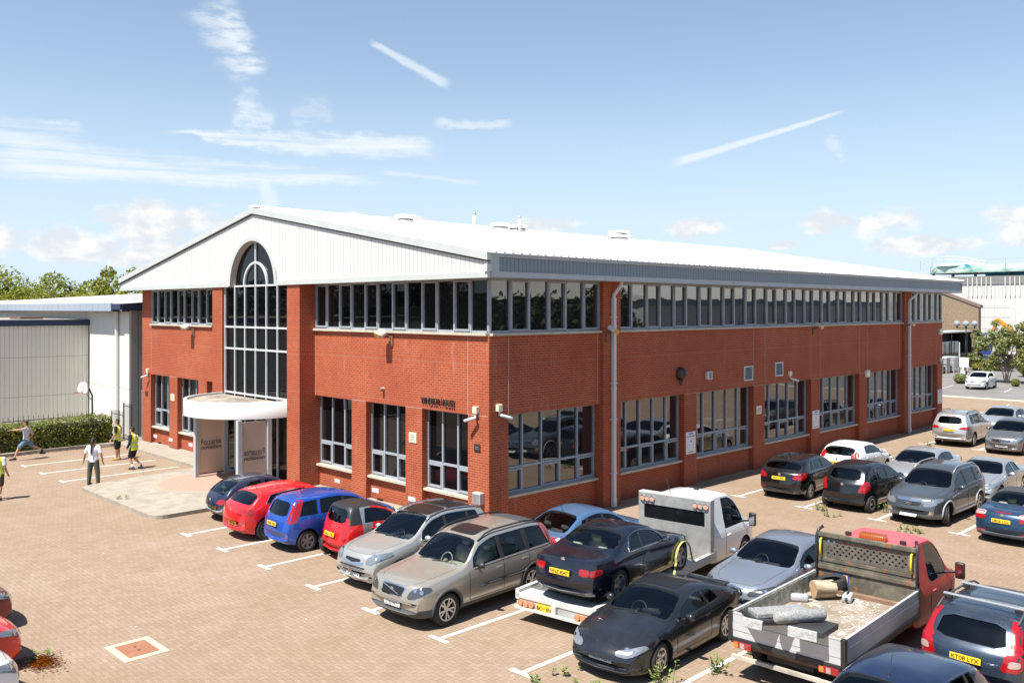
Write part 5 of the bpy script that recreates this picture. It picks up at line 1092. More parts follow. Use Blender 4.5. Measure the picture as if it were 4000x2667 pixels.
E93 = S_(HATCH, L=4.58, W=1.78, H=1.38, wb=2.76, fo=.76, R=.325, cowl=1.28, head=2.02, rhead=2.90, rbase=3.55, tum=.50, bowf=.26, bowr=.22, clear=.16, floor=.45, seat=M_SEATC, seat_s=2.4,
    top=[(0, .48), (.06, .62), (.22, .74), (.7, .87), (1.28, .96), (2.02, 1.32), (2.5, 1.38), (2.90, 1.33), (3.25, 1.18), (3.55, 1.03), (3.7, 1.0), (4.3, .97), (4.48, .92), (4.55, .74), (4.58, .5)], belt=[(0, .68), (1.28, .88), (3.4, .93), (4.58, .90)], wins=[(1.60, 2.50, 1.7, 2.46), (2.54, 3.12, 2.50, 2.90)], pillars=[], chrome=1,
    head_l=(.5, .6, .74, .55), tail_l=[([(4.55, .48, .68), (4.52, .70, .66), (4.48, .72, .80), (4.54, .48, .82)], 'r'), ([(4.52, .72, .66), (4.22, .88, .70), (4.25, .87, .82), (4.48, .74, .81)], 'r')], front=[('grille', mir([(0, .5), (.3, .5), (.3, .6), (0, .6)]), 'k')], rear=[('exhaust_insert', mir([(0, .20), (.60, .20), (.62, .25), (0, .25)]), 'k')], pr=.70, rbadge=.93, doors=[(1.45, 2.58)], ant=None, rim='five', badge=None)
SED = S_(HATCH, L=4.70, W=1.83, H=1.43, wb=2.81, fo=.88, R=.33, cowl=1.32, head=2.12, rhead=3.38, rbase=4.02, tum=.46, bowf=.26,
    top=[(0, .5), (.06, .66), (.22, .76), (.8, .89), (1.32, .97), (2.12, 1.36), (2.7, 1.43), (3.38, 1.35), (4.02, 1.03), (4.2, 1.01), (4.55, .99), (4.66, .85), (4.7, .6)], belt=[(0, .70), (1.32, .90), (3.6, .97), (4.7, .93)], wins=[(1.65, 2.58, 1.75, 2.55), (2.66, 3.40, 2.62, 3.3)], pillars=[(2.58, 2.66, 2.55, 2.62)],
    head_l=(.44, .60, .74, .66), tail_l=[([(4.66, .5, .78), (4.3, .9, .8), (4.3, .88, .93), (4.6, .5, .95)], 'r')], front=[('grille_surround', mir([(0, .34), (.24, .34), (.32, .70), (0, .73)]), 'c', .003), ('grille', mir([(0, .36), (.21, .36), (.285, .68), (0, .71)]), 'k', .008), ('lower_grille', [(.42, .30), (.72, .32), (.70, .42), (.46, .42)], 'k'), ('lower_grille', [(-.72, .32), (-.42, .30), (-.46, .42), (-.70, .42)], 'k')], bars=5, darkhl=1, pf=.40, doors=[(1.5, 2.6), (2.6, 3.5)], ant=None, chrome=0)
FASTB = S_(SED, L=4.35, H=1.45, W=1.78, wb=2.6, rhead=3.10, rbase=3.88, tum=.5, bowr=.26, top=[(0, .5), (.06, .66), (.22, .76), (.8, .90), (1.2, .98), (2.0, 1.38), (2.5, 1.45), (3.10, 1.37), (3.5, 1.18), (3.88, 1.0), (4.1, .97), (4.3, .85), (4.35, .6)], cowl=1.2, head=2.0, belt=[(0, .70), (1.2, .90), (3.3, .97), (4.35, .93)],
    wins=[(1.5, 2.3, 1.6, 2.28), (2.38, 2.98, 2.35, 2.88), (3.06, 3.36, 2.96, 3.12)], pillars=[(2.3, 2.38, 2.28, 2.35), (2.98, 3.06, 2.88, 2.96)], tail_l=[([(4.3, .5, .78), (4.0, .88, .8), (4.0, .86, .93), (4.26, .5, .95)], 'r')], pr=.7, ant=(3.15, .26), fo=.85)
MERC = S_(HATCH, L=3.88, W=1.76, H=1.59, wb=2.57, fo=.75, R=.305, cowl=.92, head=1.72, rhead=3.35, rbase=3.72, tum=.36, bowr=.24,
    top=[(0, .55), (.06, .74), (.2, .86), (.6, 1.0), (.92, 1.07), (1.72, 1.50), (2.3, 1.59), (2.9, 1.56), (3.35, 1.47), (3.72, 1.06), (3.82, .94), (3.88, .65)], belt=[(0, .78), (.92, .98), (3.2, 1.06), (3.88, 1.0)], rw='back', rwz=(1.09, 1.43), rwy=(.56, .49),
    wins=[(1.2, 2.05, 1.3, 2.03), (2.15, 2.8, 2.12, 2.78), (2.86, 3.14, 2.84, 3.02)], pillars=[(2.05, 2.15, 2.03, 2.12)], head_l=(.48, .64, .86, .52), tail_l=[([(3.84, .56, .72), (3.70, .82, .70), (3.50, .88, .85), (3.46, .80, 1.08), (3.66, .64, 1.08)], 'r')],
    front=[('grille_surround', mir([(0, .60), (.36, .62), (.42, .76), (0, .77)]), 'c', .003), ('grille', mir([(0, .615), (.34, .635), (.39, .745), (0, .755)]), 'k', .008), ('lower_grille', mir([(0, .30), (.65, .31), (.68, .37), (0, .36)]), 'c')], bars=3, barmat=M_CHR, badge='ring', pf=.44, pr=.80, rbadge=.94, doors=[(1.1, 2.1), (2.1, 2.9)], ant=(3.2, .16), rim='steel')
FOC = S_(HATCH, L=4.36, W=1.82, H=1.48, wb=2.65, fo=.88, R=.32, rhead=3.70, rbase=4.08, tum=.44, bowr=.22,
    top=[(0, .50), (.06, .64), (.22, .76), (.7, .89), (1.12, .98), (1.92, 1.41), (2.5, 1.48), (3.2, 1.45), (3.70, 1.38), (4.08, 1.08), (4.26, .99), (4.32, .85), (4.36, .6)], belt=[(0, .70), (1.12, .90), (3.4, 1.02), (4.36, .98)], wins=[(1.42, 2.3, 1.5, 2.28), (2.38, 3.12, 2.36, 3.06), (3.18, 3.5, 3.12, 3.28)], pillars=[(2.3, 2.38, 2.28, 2.36)],
    tail_l=[([(4.32, .50, .80), (4.24, .82, .76), (3.95, .90, .86), (3.82, .86, 1.0), (4.1, .76, 1.02), (4.26, .56, .92)], 'r')], pr=.80, rbadge=.93, rim='v', rear=[('bumper_insert', mir([(0, .28), (.7, .28), (.7, .36), (0, .36)]), 'g'), ('reflector', [(.58, .42), (.74, .42), (.74, .46), (.58, .46)], 'r')])
FIE = S_(HATCH, L=3.95, W=1.72, H=1.48, wb=2.49, fo=.8, R=.30, cowl=1.0, head=1.8, rhead=3.36, rbase=3.74, bowr=.22, top=[(0, .50), (.06, .66), (.22, .80), (.6, .93), (1.0, 1.02), (1.8, 1.42), (2.3, 1.48), (2.9, 1.45), (3.36, 1.38), (3.74, 1.02), (3.87, .9), (3.95, .6)], belt=[(0, .72), (1.0, .92), (3.0, 1.04), (3.95, 1.0)],
    wins=[(1.3, 2.1, 1.4, 2.08), (2.18, 2.85, 2.15, 2.78)], pillars=[(2.1, 2.18, 2.08, 2.15)], tail_l=[([(3.88, .60, .92), (3.72, .84, .92), (3.52, .82, 1.12), (3.56, .70, 1.22), (3.76, .64, 1.12)], 'r')], pr=.76, rbadge=.9, doors=[(1.15, 2.14), (2.14, 3.0)], ant=(3.2, .2))
SAAB = S_(E93, L=4.64, W=1.76, H=1.41, wb=2.68, fo=.95, rhead=3.00, rbase=3.66, tum=.5, chrome=0, top=[(0, .48), (.06, .64), (.22, .76), (.7, .90), (1.28, .98), (2.02, 1.35), (2.5, 1.41), (3.00, 1.36), (3.35, 1.22), (3.66, 1.05), (3.8, 1.01), (4.3, .98), (4.50, .93), (4.6, .78), (4.64, .5)],
    zmats=[mat('dark_soft_top', (.035, .042, .052), .95)], zones=[(7, 12, 2.0, 3.66, 1), (1, 3, 4.3, 4.64, 2)], head_l=(.44, .60, .74, .6), tail_l=[([(4.60, .50, .84), (4.50, .80, .82), (4.28, .88, .84), (4.32, .86, .94), (4.56, .52, .95)], 'w'), ([(4.61, .50, .72), (4.52, .80, .70), (4.28, .88, .74), (4.30, .88, .84), (4.60, .50, .84)], 'r')], pr=.72, rbadge=.88, wins=[(1.60, 2.5, 1.7, 2.48), (2.55, 3.02, 2.52, 2.85)],
    rear=[('brake_lamp', mir([(0, .955), (.22, .95), (.22, .975), (0, .98)]), 'r'), ('reflector', [(.5, .36), (.7, .36), (.7, .40), (.5, .40)], 'r'), ('reflector', [(-.7, .36), (-.5, .36), (-.5, .40), (-.7, .40)], 'r')])
SAAB['zmats'] = SAAB['zmats']+[mat('saab_bumper', (.05, .062, .075), .6)]
D90 = R(90)
SILV = lambda n, v=.42: paint(n, (v, v*1.01, v*1.02), .7, .33)
P_KA = paint('dark_blue_paint', (.008, .014, .045), .3, .3); P_RED = paint('red_paint', (.62, .008, .012), .1, .3, .05); P_BLUE = paint('bright_blue_paint', (.012, .075, .40), .35, .28, .06)
P_CHAMP = paint('champagne_paint', (.37, .345, .30), .5, .3, .04); P_IX = paint('warm_silver_paint', (.42, .42, .40), .55, .33, .10); P_LB = paint('light_blue_paint', (.10, .20, .38), .55, .33, .12)
P_NAVY = paint('navy_black_paint', (.004, .006, .016), .2, .2, .05); P_CHAR = paint('charcoal_paint', (.016, .018, .024), .4, .22, .06); P_AUDI = paint('blue_silver_paint', (.28, .32, .38), .65, .33, .1)
P_BLK = paint('black_paint', (.004, .0045, .006), .0, .2, .05); P_WHT = paint('white_car_paint', (.74, .75, .75), .0, .3, .06); P_GREY = paint('grey_metal_paint', (.085, .10, .115), .55, .32, .1)
P_SAAB = paint('petrol_blue_paint', (.012, .045, .10), .45, .3, .08); P_V70 = paint('slate_blue_paint', (.028, .045, .075), .5, .28, .12); P_NHAT = paint('deep_blue_paint', (.012, .028, .075), .5, .2, .05)
P_S1 = SILV('silver_paint', .50); P_S2 = SILV('pale_silver_paint', .56); P_MG = SILV('mid_grey_paint', .20); P_DRED = paint('dark_red_paint', (.16, .006, .010), .4, .3, .06)
K = .945
def cc(sp, label, cx, yc, ang, col, **k):
    """placed by the middle of the car; nose towards +90 (away) or -90 (facing out)"""
    r = car(sp, label, cx, yc, R(ang), col, **k); r[0].scale = (K, K, K); return r
GP = mat('grey_bumper_plastic', (.22, .225, .23), .6)
cc(KA, 'small dark blue hatchback with grey plastic bumpers, first in the row beside the entrance', -26.15, 14.35, 86, P_KA, plate_rear='Y106 DPT', zmats=[GP])
cc(ASTRA, 'bright red five door hatchback with multi spoke wheels between two blue cars', -23.72, 14.15, 87.5, P_RED, plate_rear='LS64 XEJ')
cc(NOTE, 'bright blue tall hatchback with red vertical rear lamps', -21.8, 14.25, 88.5, P_BLUE, plate_rear='YK09 YBD')
cc(SMART, 'tiny red and silver two seater city car with a black roof', -19.88, 14.2, 86.5, P_RED, plate_rear='KS63 YBL', zmats=[M_BLACK, SILV('tridion_silver', .42)])
cc(IX35, 'dusty silver crossover facing out with a dark panoramic roof', -17.62, 14.0, -87, P_IX, plate='HG60 ZCP')
cc(XC, 'large gold beige estate car with black roof rails and cream seats', -15.02, 13.4, -87, P_CHAMP, plate='LC53 NTL', seat=M_SEATC)
cc(FASTB, 'light blue hatchback parked by the building corner behind the gold estate car', -15.5, 18.15, 86.5, P_LB, plate_rear='')
cc(CPE, 'dusty charcoal coupe with boot spoiler and sunroof facing out in the front row', -10.3, 14.2, -87, P_CHAR, plate='HG09 XSN')
cc(SED, 'blue silver saloon facing out behind the charcoal coupe', -10.2, 18.85, -91, P_AUDI, plate='', mirmat=P_AUDI)
cc(V70, 'dark slate blue estate car with silver roof bars and tall red tail lamps', -5.2, 18.1, 89, P_V70, plate_rear='KT08 LYX')
cc(HATCH, 'glossy dark blue hatchback cut off by the bottom edge, only its roof showing', -5.25, 12.85, -91, P_NHAT, ant=(2.05, .3), plate='')
cc(FOC, 'black hatchback with yellow plate nearest the long wall in the second row', -15.5, 30.15, 94, P_BLK, plate_rear='MT61 MFJ')
cc(FIE, 'white hatchback seen from behind, beyond the black hatchbacks', -15.5, 34.5, 91, P_WHT, plate_rear='YK60 LEJ')
cc(MERC, 'black compact car with open side windows and no number plate, weeds at its wheels', -13.0, 29.75, 89, P_BLK, plate_rear='')
cc(ANT, 'dark grey off roader with silver roof rails facing out', -10.7, 29.75, -91.5, P_GREY, plate='YP61 FNF')
cc(SED, 'pale silver coupe facing out, right behind the black compact car', -12.95, 34.5, -89, P_S2, plate='', chrome=0, rear=[], front=[('grille', mir([(0, .34), (.42, .34), (.46, .46), (0, .47)]), 'k')], darkhl=0)
cc(E93, 'silver folding roof coupe facing out, behind the dark grey off roader', -10.55, 34.2, -89, P_S1, plate='', seat=M_SEATG, chrome=2, head_l=(.45, .60, .74, .95))
cc(SAAB, 'dark blue soft top convertible with its yellow plate at the right edge', -7.95, 29.25, 88, P_SAAB, plate_rear='LB06 LGL')
cc(FASTB, 'silver car mostly hidden at the right edge, in front of the blue convertible', -7.9, 34.3, -90, P_S1, plate='')
cc(SANTA, 'silver off roader seen from behind near the far end of the long wall', -15.6, 46.8, 92, P_S1, plate_rear='KT57 LPZ')
cc(MERC, 'grey compact car with chrome grille at the right edge in the third row', -12.98, 45.6, -90, P_MG, plate='KN09 KWG', rim='five')
cc(SED, 'silver saloon facing out behind the silver off roader', -15.4, 52.4, -90, P_S2, plate='', front=[('grille', mir([(0, .5), (.32, .5), (.36, .62), (0, .63)]), 'k')], darkhl=0)
cc(FIE, 'white hatchback parked alone on the far asphalt beside the tree', -25.1, 79.5, -89, P_WHT, plate='YC10 UHJ', front=[('grille', mir([(0, .60), (.26, .60), (.32, .70), (0, .70)]), 'k'), LOWG], badge=None)
cc(ASTRA, 'dark red car nosing in from the left edge, behind the bright red one', -21.05, 3.55, 90, P_DRED, plate='')
cc(ASTRA, 'bright red car nosing in at the left edge', -18.65, 3.05, 90, P_RED, plate='')
cc(FIE, 'white car nosing in at the bottom left corner', -16.85, 2.75, 90, P_WHT, plate='', head_l=(.36, .58, .80, .62))
# ================================================================ the two flat bed trucks
CABB = dict(L=2.92, W=1.84, H=1.92, wb=4.0, fo=.9, R=.32, cab=True, cowl=.74, head=1.30, rhead=2.78, rbase=2.88, clear=.27, tum=.20, floor=.68, bowf=.22, bowr=.02,
    top=[(0, .66), (.05, .86), (.15, .95), (.5, 1.05), (.74, 1.13), (1.30, 1.76), (1.6, 1.89), (2.2, 1.92), (2.78, 1.91), (2.92, 1.88)], belt=[(0, .86), (.74, 1.01), (2.92, 1.04)],
    plan=[(0, .84), (.2, .93), (.6, .99), (1., 1.), (2.4, 1.), (2.92, .99)], rw=None, wins=[(.92, 2.0, 1.02, 1.96)], pillars=[], head_l=(.52, .70, .96, .40), tail_l=[], front=[('grille', mir([(0, .70), (.42, .70), (.39, .88), (0, .89)]), 'k'), ('bumper', mir([(0, .30), (.84, .30), (.84, .56), (0, .56)]), 'p')],
    pf=.47, doors=[(.80, 2.02)], mirmat=M_BLACK, mir=.98, mirh=2.1, seat_s=1.65, ant=None, rim='steel', bonnet=.12)
def local_box(root, name, m, *b, bev=0):
    mb = MB(); (mb.bevbox(*b, bev) if bev else mb.box(*b)); return mb.build(name, m, root)
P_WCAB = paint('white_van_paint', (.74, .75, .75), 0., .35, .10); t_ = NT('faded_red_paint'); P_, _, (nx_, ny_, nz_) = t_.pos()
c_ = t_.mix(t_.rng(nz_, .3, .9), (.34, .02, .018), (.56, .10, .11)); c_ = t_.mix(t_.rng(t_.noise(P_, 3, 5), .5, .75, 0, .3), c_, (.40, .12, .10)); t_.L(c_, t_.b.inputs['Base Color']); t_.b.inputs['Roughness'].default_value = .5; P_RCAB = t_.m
def wheels_pair(root, xs, hw, r, style, steer=0):
    for x in xs:
        for sd in (1, -1): add_wheel(root, x, sd*(hw-.12), r, r, style, sd)
def place_cab(label, x, y, ang, col, grp, back):
    """cab whose rear wall stands at distance `back` ahead of the root, root at the tail of the bed"""
    r, bvh, half, X = car(CABB, label, x, y, ang, col, name='flatbed_truck', cat='truck', grp=grp)
    d = back+2.92/2
    for ch in r.children: ch.location.x += d
    return r
# ---- white recovery truck, tail at (-11.55, 12.3), heading +y turned a little to the left
TA = R(90+6.5); TL = place_cab('white recovery truck with amber lamps on its cab bulkhead, carrying a dark convertible', -12.31, 13.36, TA, P_WCAB, 'flatbed trucks', 5.18)
BZ = .62; BEDM = mat('worn_alloy_deck', (.27, .265, .25), .45, .5, var=.22, vscale=5); BEDW = mat('white_deck_frame', (.50, .50, .475), .5, var=.12, vscale=3)
mb = MB(); mb.box(.42, 5.02, -.92, .92, BZ-.05, BZ)
for y in [-.85+.17*i for i in range(11)]: mb.box(.45, 5.0, y-.012, y+.012, BZ, BZ+.012)
mb.build('deck', BEDM, TL); local_box(TL, 'tail_board', BEDW, 0, .42, -1.02, 1.02, BZ-.12, BZ-.005, bev=.015)
for sd in (1, -1):
    mb = MB(); mb.box(0, 5.3, sd*.97-.05, sd*.97+.05, BZ-.14, BZ+.06); mb.build('side_rail', BEDW, TL)
    for xx in (.6, 1.9, 3.2): mb = MB(); mb.tube([(xx, sd*1.03, BZ-.05), (xx, sd*1.045, BZ-.05)], .03, 8); mb.build('marker_lamp', M_AMBER, TL)
local_box(TL, 'rear_bumper', BEDW, -.06, .0, -1.02, 1.02, BZ-.32, BZ-.27); local_box(TL, 'rear_panel', mat('grey_panel', (.36, .36, .34), .6, var=.2), .02, .06, -1.0, 1.0, BZ-.34, BZ-.1)
for y in (.0,): local_box(TL, 'lamp_divider', BEDW, -.05, .02, y-.06, y+.06, BZ-.32, BZ-.1)
for y in (.86, .72, .58, -.58, -.72, -.86):
    mb = MB(); mb.tube([(.02, y, BZ-.2), (-.05, y, BZ-.2)], .062, 14); mb.build('taillight', mat('amber_round_lamp', (.50, .22, .10), .25, coat=1.), TL)
o = local_box(TL, 'number_plate', M_PLY, -.03, -.01, .0, .44, BZ-.29, BZ-.13); me = text_mesh('BK11 ENY', .08, .004, .004)
for v in me.vertices: v.co = (v.co.y*1.0-.034, -v.co.x*.42/me['w']+.22, v.co.z+BZ-.25)
link('lettering', me, o, M_PLT)
local_box(TL, 'chassis', M_BLACK, .3, 5.9, -.42, .42, .28, .52)
wheels_pair(TL, (1.75,), .97, .26, 'steel')
# bulkhead behind the cab: frame with dark window and perforated lower sheet
BK = mat('alloy_bulkhead', (.36, .36, .35), .42, .4, var=.18, vscale=4)
XB = 5.02
bk = MB(); bk.box(XB, XB+.08, -.98, .98, 1.66, 1.93); bk.box(XB, XB+.08, -.98, -.84, BZ, 1.66); bk.box(XB, XB+.08, .84, .98, BZ, 1.66); bk.box(XB, XB+.08, -.84, .84, BZ, 1.30); bk.build('bulkhead', BK, TL)
local_box(TL, 'bulkhead_window', mat('tinted_window', (.006, .007, .008), .05, spec=.6), XB+.025, XB+.055, -.84, .84, 1.30, 1.66)
for yy in (-.99, .99): bk = MB(); bk.prism([(XB, BZ), (XB+.08, BZ), (XB+.2, BZ+.2), (XB+.2, 1.93), (XB, 1.93)], yy-.01, yy+.01, 'y'); bk.build('bulkhead_side', BK, TL)
local_box(TL, 'bulkhead_top', BEDW, XB, XB+.22, -1.0, 1.0, 1.93, 1.955)
for y in (.88, .74, .60, -.60, -.74, -.88):
    mb = MB(); mb.tube([(XB, y, 1.80), (XB-.05, y, 1.80)], .060, 16); lo = mb.build('work_lamp', mat('peach_lamp', (.62, .33, .22), .25, coat=1.), TL); mb = MB(); mb.lathe([(.060, 0), (.072, -.01), (.072, -.04), (.062, -.055)], (XB, y, 1.80), 'x', 16); mb.build('lamp_ring', M_CHR, lo)
mb = MB(); mb.box(6.2, 6.26, -.06, .06, 1.90, 1.97); mb.build('roof_marker', M_BLACK, TL)
mb = MB(); mb.tube([(5.5, .35, 1.9), (5.25, .33, 2.3)], .008, 5); mb.build('antenna', M_BLACK, TL)
# tie-down strap over the front wheel of the carried car
st = empty('ratchet_strap', (-11.66, 16.92, .63), R(96.5), 'faded yellow ratchet strap looped round the front wheel of the carried convertible', 'strap')
mb = MB(); pts = [(-1.0, -.20, .02), (-.55, -.12, .10)]+[(-.36*math.cos(R(a)), -.05, .33+.36*math.sin(R(a))) for a in range(-10, 190, 20)]+[(.55, .0, .12), (.9, .1, .02)]
for a, b in zip(pts[:-1], pts[1:]): mb.add([(a[0], a[1]-.02, a[2]), (a[0], a[1]+.03, a[2]), (b[0], b[1]+.03, b[2]), (b[0], b[1]-.02, b[2])], [(0, 1, 2, 3)])
mb.build('webbing', mat('strap_yellow', (.40, .38, .12), .8), st); mb = MB(); mb.bevbox(-1.15, -.95, -.24, -.14, 0, .09, .02); mb.build('ratchet', M_STEEL, st)
# the carried convertible
cr_ = car(E93, 'navy black hard top convertible with cream seats carried on the white recovery truck', -12.33, 15.42, R(96.5), P_NAVY, BZ+.012, 0, plate='', plate_rear='NNZ 8047'); cr_[0].scale = (K, K, K)
# ---- red dropside truck
TR = place_cab('faded red dropside truck with rusty perforated bulkhead, rubble and a log aboard', -7.5, 13.93, R(90+2.4), P_RCAB, 'flatbed trucks', 3.70)
FZ, SZ = .84, 1.21
t = NT('dusty_bed_floor'); P, _, _ = t.pos(); c = t.mix(t.rng(t.noise(P, 2.2, 6, .7), .42, .62), (.22, .17, .12), (.34, .30, .26)); c = t.mix(t.rng(t.noise(P, 5, 6, .7), .58, .66), c, (.56, .54, .50)); c = t.mix(t.rng(t.noise(P, 25, 3), .55, .7, 0, .6), c, (.12, .09, .06)); t.L(c, t.b.inputs['Base Color']); t.b.inputs['Roughness'].default_value = .9; t.bump(t.noise(P, 20, 4), .5, .03)
BEDF = t.m
local_box(TR, 'bed_floor', BEDF, .04, 3.5, -1.0, 1.0, FZ-.06, FZ)
t = NT('mossy_white_panel'); P, _, _ = t.pos(); c = t.mix(t.rng(t.noise(P, 6, 6, .75), .42, .66), (.52, .52, .46), (.13, .14, .06)); t.L(c, t.b.inputs['Base Color']); t.b.inputs['Roughness'].default_value = .7; MOSS = t.m
WPAN = mat('white_dropside', (.52, .53, .54), .35, .2, var=.1, vscale=2)
def dropside(a, b, axis, c0, c1, inner, nm):
    mb = MB(); h0, h1 = FZ-.06, SZ
    for k, (z0, z1, o) in enumerate(((h0, h0+.12, 0), (h0+.125, h0+.26, .008), (h0+.265, h1-.02, 0), (h1-.02, h1, .006))):
        if axis == 'x': mb.box(a, b, c0-o, c1+o, z0, z1)
        else: mb.box(c0-o, c1+o, a, b, z0, z1)
    return mb.build(nm, WPAN, TR)
dropside(.03, 3.5, 'x', 1.0, 1.035, 0, 'side_board'); dropside(.03, 3.5, 'x', -1.035, -1.0, 0, 'side_board'); dropside(-.99, .99, 'y', .0, .035, 0, 'tail_board')
local_box(TR, 'side_lining', MOSS, .05, 3.48, .985, .998, FZ+.005, SZ-.03); local_box(TR, 'tail_lining', MOSS, .037, .048, -.97, .97, FZ+.005, SZ-.03)
for y in (1.02, -1.02): local_box(TR, 'corner_post', M_BLACK, -.03, .05, y-.04, y+.04, FZ-.14, SZ+.01); local_box(TR, 'corner_post', M_BLACK, 3.48, 3.54, y-.03, y+.03, FZ-.14, SZ+.05)
for y in (1.03, -1.03): local_box(TR, 'floor_rail', M_BLACK, .05, 3.5, y-.025, y+.025, FZ-.16, FZ-.065)
local_box(TR, 'rear_rail', M_BLACK, -.03, .03, -1.0, 1.0, FZ-.16, FZ-.065)
local_box(TR, 'chassis', M_BLACK, .2, 4.3, -.42, .42, .45, .80); RUS = mat('rusty_steel', (.16, .085, .05), .85, var=.4, vscale=8)
local_box(TR, 'rear_underframe', RUS, .06, .2, -.95, .95, .60, .76); local_box(TR, 'rear_bar', mat('dirty_white_bar', (.42, .38, .32), .7, var=.3), -.02, .05, -1.0, 1.0, .40, .46)
for y, w_ in ((.78, .17), (-.78, .17)):
    o = local_box(TR, 'taillight', M_TAIL, -.04, .02, y-w_, y+w_, .60, .72, bev=.01); local_box(o, 'indicator', M_AMBER, -.045, -.03, y+w_-.09, y+w_-.01, .615, .705) ; local_box(o, 'reverse_lamp', M_TWHITE, -.045, -.03, y-.04, y+.04, .615, .705)
wheels_pair(TR, (1.0,), 1.0, .34, 'steel'); local_box(TR, 'mudguard', M_BLACK, .6, 1.4, -.98, .98, .72, .78)
# bulkhead: rusty panel, perforated sheet, rails, black hoops, yellow grab handles
t = NT('weathered_bulkhead'); P, (x, y, z), _ = t.pos(); c = t.mix(t.rng(t.noise(P, 3.5, 6, .7), .45, .6), (.085, .075, .055), (.15, .135, .10)); c = t.mix(t.rng(t.noise(P, 4.5, 4, .6), .60, .66), c, (.26, .09, .03)); t.L(c, t.b.inputs['Base Color']); t.b.inputs['Roughness'].default_value = .85; BKR = t.m
local_box(TR, 'bulkhead', BKR, 3.54, 3.58, -1.0, 1.0, FZ-.05, 1.44)
local_box(TR, 'bulkhead_rail', BKR, 3.50, 3.60, -1.02, 1.02, 1.26, 1.33); local_box(TR, 'bulkhead_rail', BKR, 3.52, 3.60, -.96, .96, 1.42, 1.48); local_box(TR, 'bulkhead_rail', BKR, 3.50, 3.60, -.97, .97, 1.92, 1.99); local_box(TR, 'bed_step', mat('brown_step', (.20, .12, .08), .85, var=.3), 3.36, 3.5, -.98, .98, FZ, FZ+.07)
# perforated sheet as real holes
mb = MB(); y0, y1, z0, z1 = -.80, .80, 1.49, 1.915; nx, nz = 26, 7; cw, ch = (y1-y0)/nx, (z1-z0)/nz
for i in range(nx):
    for j in range(nz):
        cy, cz = y0+(i+.5)*cw, z0+(j+.5)*ch; q = [(cy-cw/2, cz-ch/2), (cy+cw/2, cz-ch/2), (cy+cw/2, cz+ch/2), (cy-cw/2, cz+ch/2)]
        if (i+j) % 2 or j in (0, nz-1): mb.add([(3.56, a, b) for a, b in q], [(0, 1, 2, 3)]); continue
        hex_ = [(cy+.023*math.cos(R(k*45+22.5)), cz+.023*math.sin(R(k*45+22.5))) for k in range(8)]; vs = [(3.56, a, b) for a, b in q+hex_]
        mb.add(vs, [(0, 1, 11, 10, 9)[:5], (1, 2, 5, 4, 11), (2, 3, 7, 6, 5), (3, 0, 9, 8, 7)])
mb.build('perforated_sheet', mat('perforated_steel', (.12, .11, .09), .7, .2, var=.3, vscale=5), TR, recalc=False)
for y in (-.89, .89): local_box(TR, 'bulkhead_panel', BKR, 3.55, 3.57, y-.09, y+.09, 1.48, 1.93)
for sd in (1, -1):
    mb = MB(); mb.tube([(3.5, sd*1.0, .85), (3.5, sd*1.0, 1.65), (3.51, sd*1.0, 1.92), (3.56, sd*.98, 2.03), (3.66, sd*.93, 2.09)], .032, 8); mb.build('hoop', M_BLACK, TR, True)
    mb = MB(); mb.tube([(3.55, sd*.90, 1.50), (3.47, sd*.90, 1.52), (3.45, sd*.90, 1.68), (3.47, sd*.90, 1.86), (3.55, sd*.90, 1.88)], .022, 8); mb.build('grab_handle', mat('yellow_handle', (.68, .50, .04), .5), TR, True)
    mb = MB(); mb.bevbox(4.0, 4.07, sd*.55-.06, sd*.55+.06, 1.90, 1.97, .012); mb.build('roof_marker', M_BLACK, TR)
mb = MB(); mb.bevbox(3.85, 4.05, -.26, .28, 1.91, 2.03, .03); o = mb.build('amber_beacon', mat('amber_beacon', (.42, .12, .03), .35, coat=.6), TR, True); mb = MB()
for i in range(14): mb.box(3.845, 4.055, -.24+i*.036, -.227+i*.036, 1.93, 2.036)
mb.build('beacon_rib', mat('beacon_rib', (.24, .07, .02), .5), o)
s_ = local_box(TR, 'sticker', mat('blue_sticker', (.03, .10, .30), .6), 3.53, 3.539, .34, .62, .98, 1.22); local_box(s_, 'sticker_panel', mat('pale_sticker', (.6, .55, .4), .6), 3.524, 3.5295, .36, .44, 1.0, 1.2); local_box(s_, 'sticker_panel', M_TAIL, 3.524, 3.5295, .345, .42, 1.16, 1.21)
mb = MB(); mb.lathe([(0, -.004), (.05, -.004), (.055, .004)], (0, 0, 0), 'x', 12)
# load lying on the bed: each a thing of its own (world coordinates from truck frame)
TM = Matrix.Translation((-7.5, 13.93, 0)) @ Matrix.Rotation(R(92.4), 4, 'Z')
def onbed(name, wx, wy, lz, rot, label, cat): return empty(name, (wx, wy, lz), rot, label, cat)
STONE = NT('grey_granite'); P, _, _ = STONE.pos(); c = STONE.mix(STONE.rng(STONE.noise(P, 22, 5, .8), .4, .6), (.17, .17, .17), (.30, .30, .295)); STONE.L(c, STONE.b.inputs['Base Color']); STONE.b.inputs['Roughness'].default_value = .75; STONE.bump(STONE.noise(P, 30, 4), .6, .01); STONE = STONE.m
DSTONE = mat('polished_dark_stone', (.035, .035, .038), .4, var=.3, vscale=30); PST = mat('pale_rough_stone', (.36, .36, .35), .85, var=.25, vscale=14, bump=.6, bscale=30)
def stone_slab(lx, ly, lz, sx, sy, sz, rot, tilt, label, m, m2=None):
    e = onbed('stone_slab', lx, ly, lz, rot, label, 'stone slab'); e.rotation_euler.x = tilt[0]; e.rotation_euler.y = tilt[1]; mb = MB(); mb.bevbox(-sx/2, sx/2, -sy/2, sy/2, 0, sz, .012); mb.build('slab', m, e)
    if m2: mb = MB(); mb.bevbox(-sx/2-.012, -sx/2-.001, -sy/2+.01, sy/2-.01, .005, sz-.005, .004); mb.build('rough_face', m2, e)
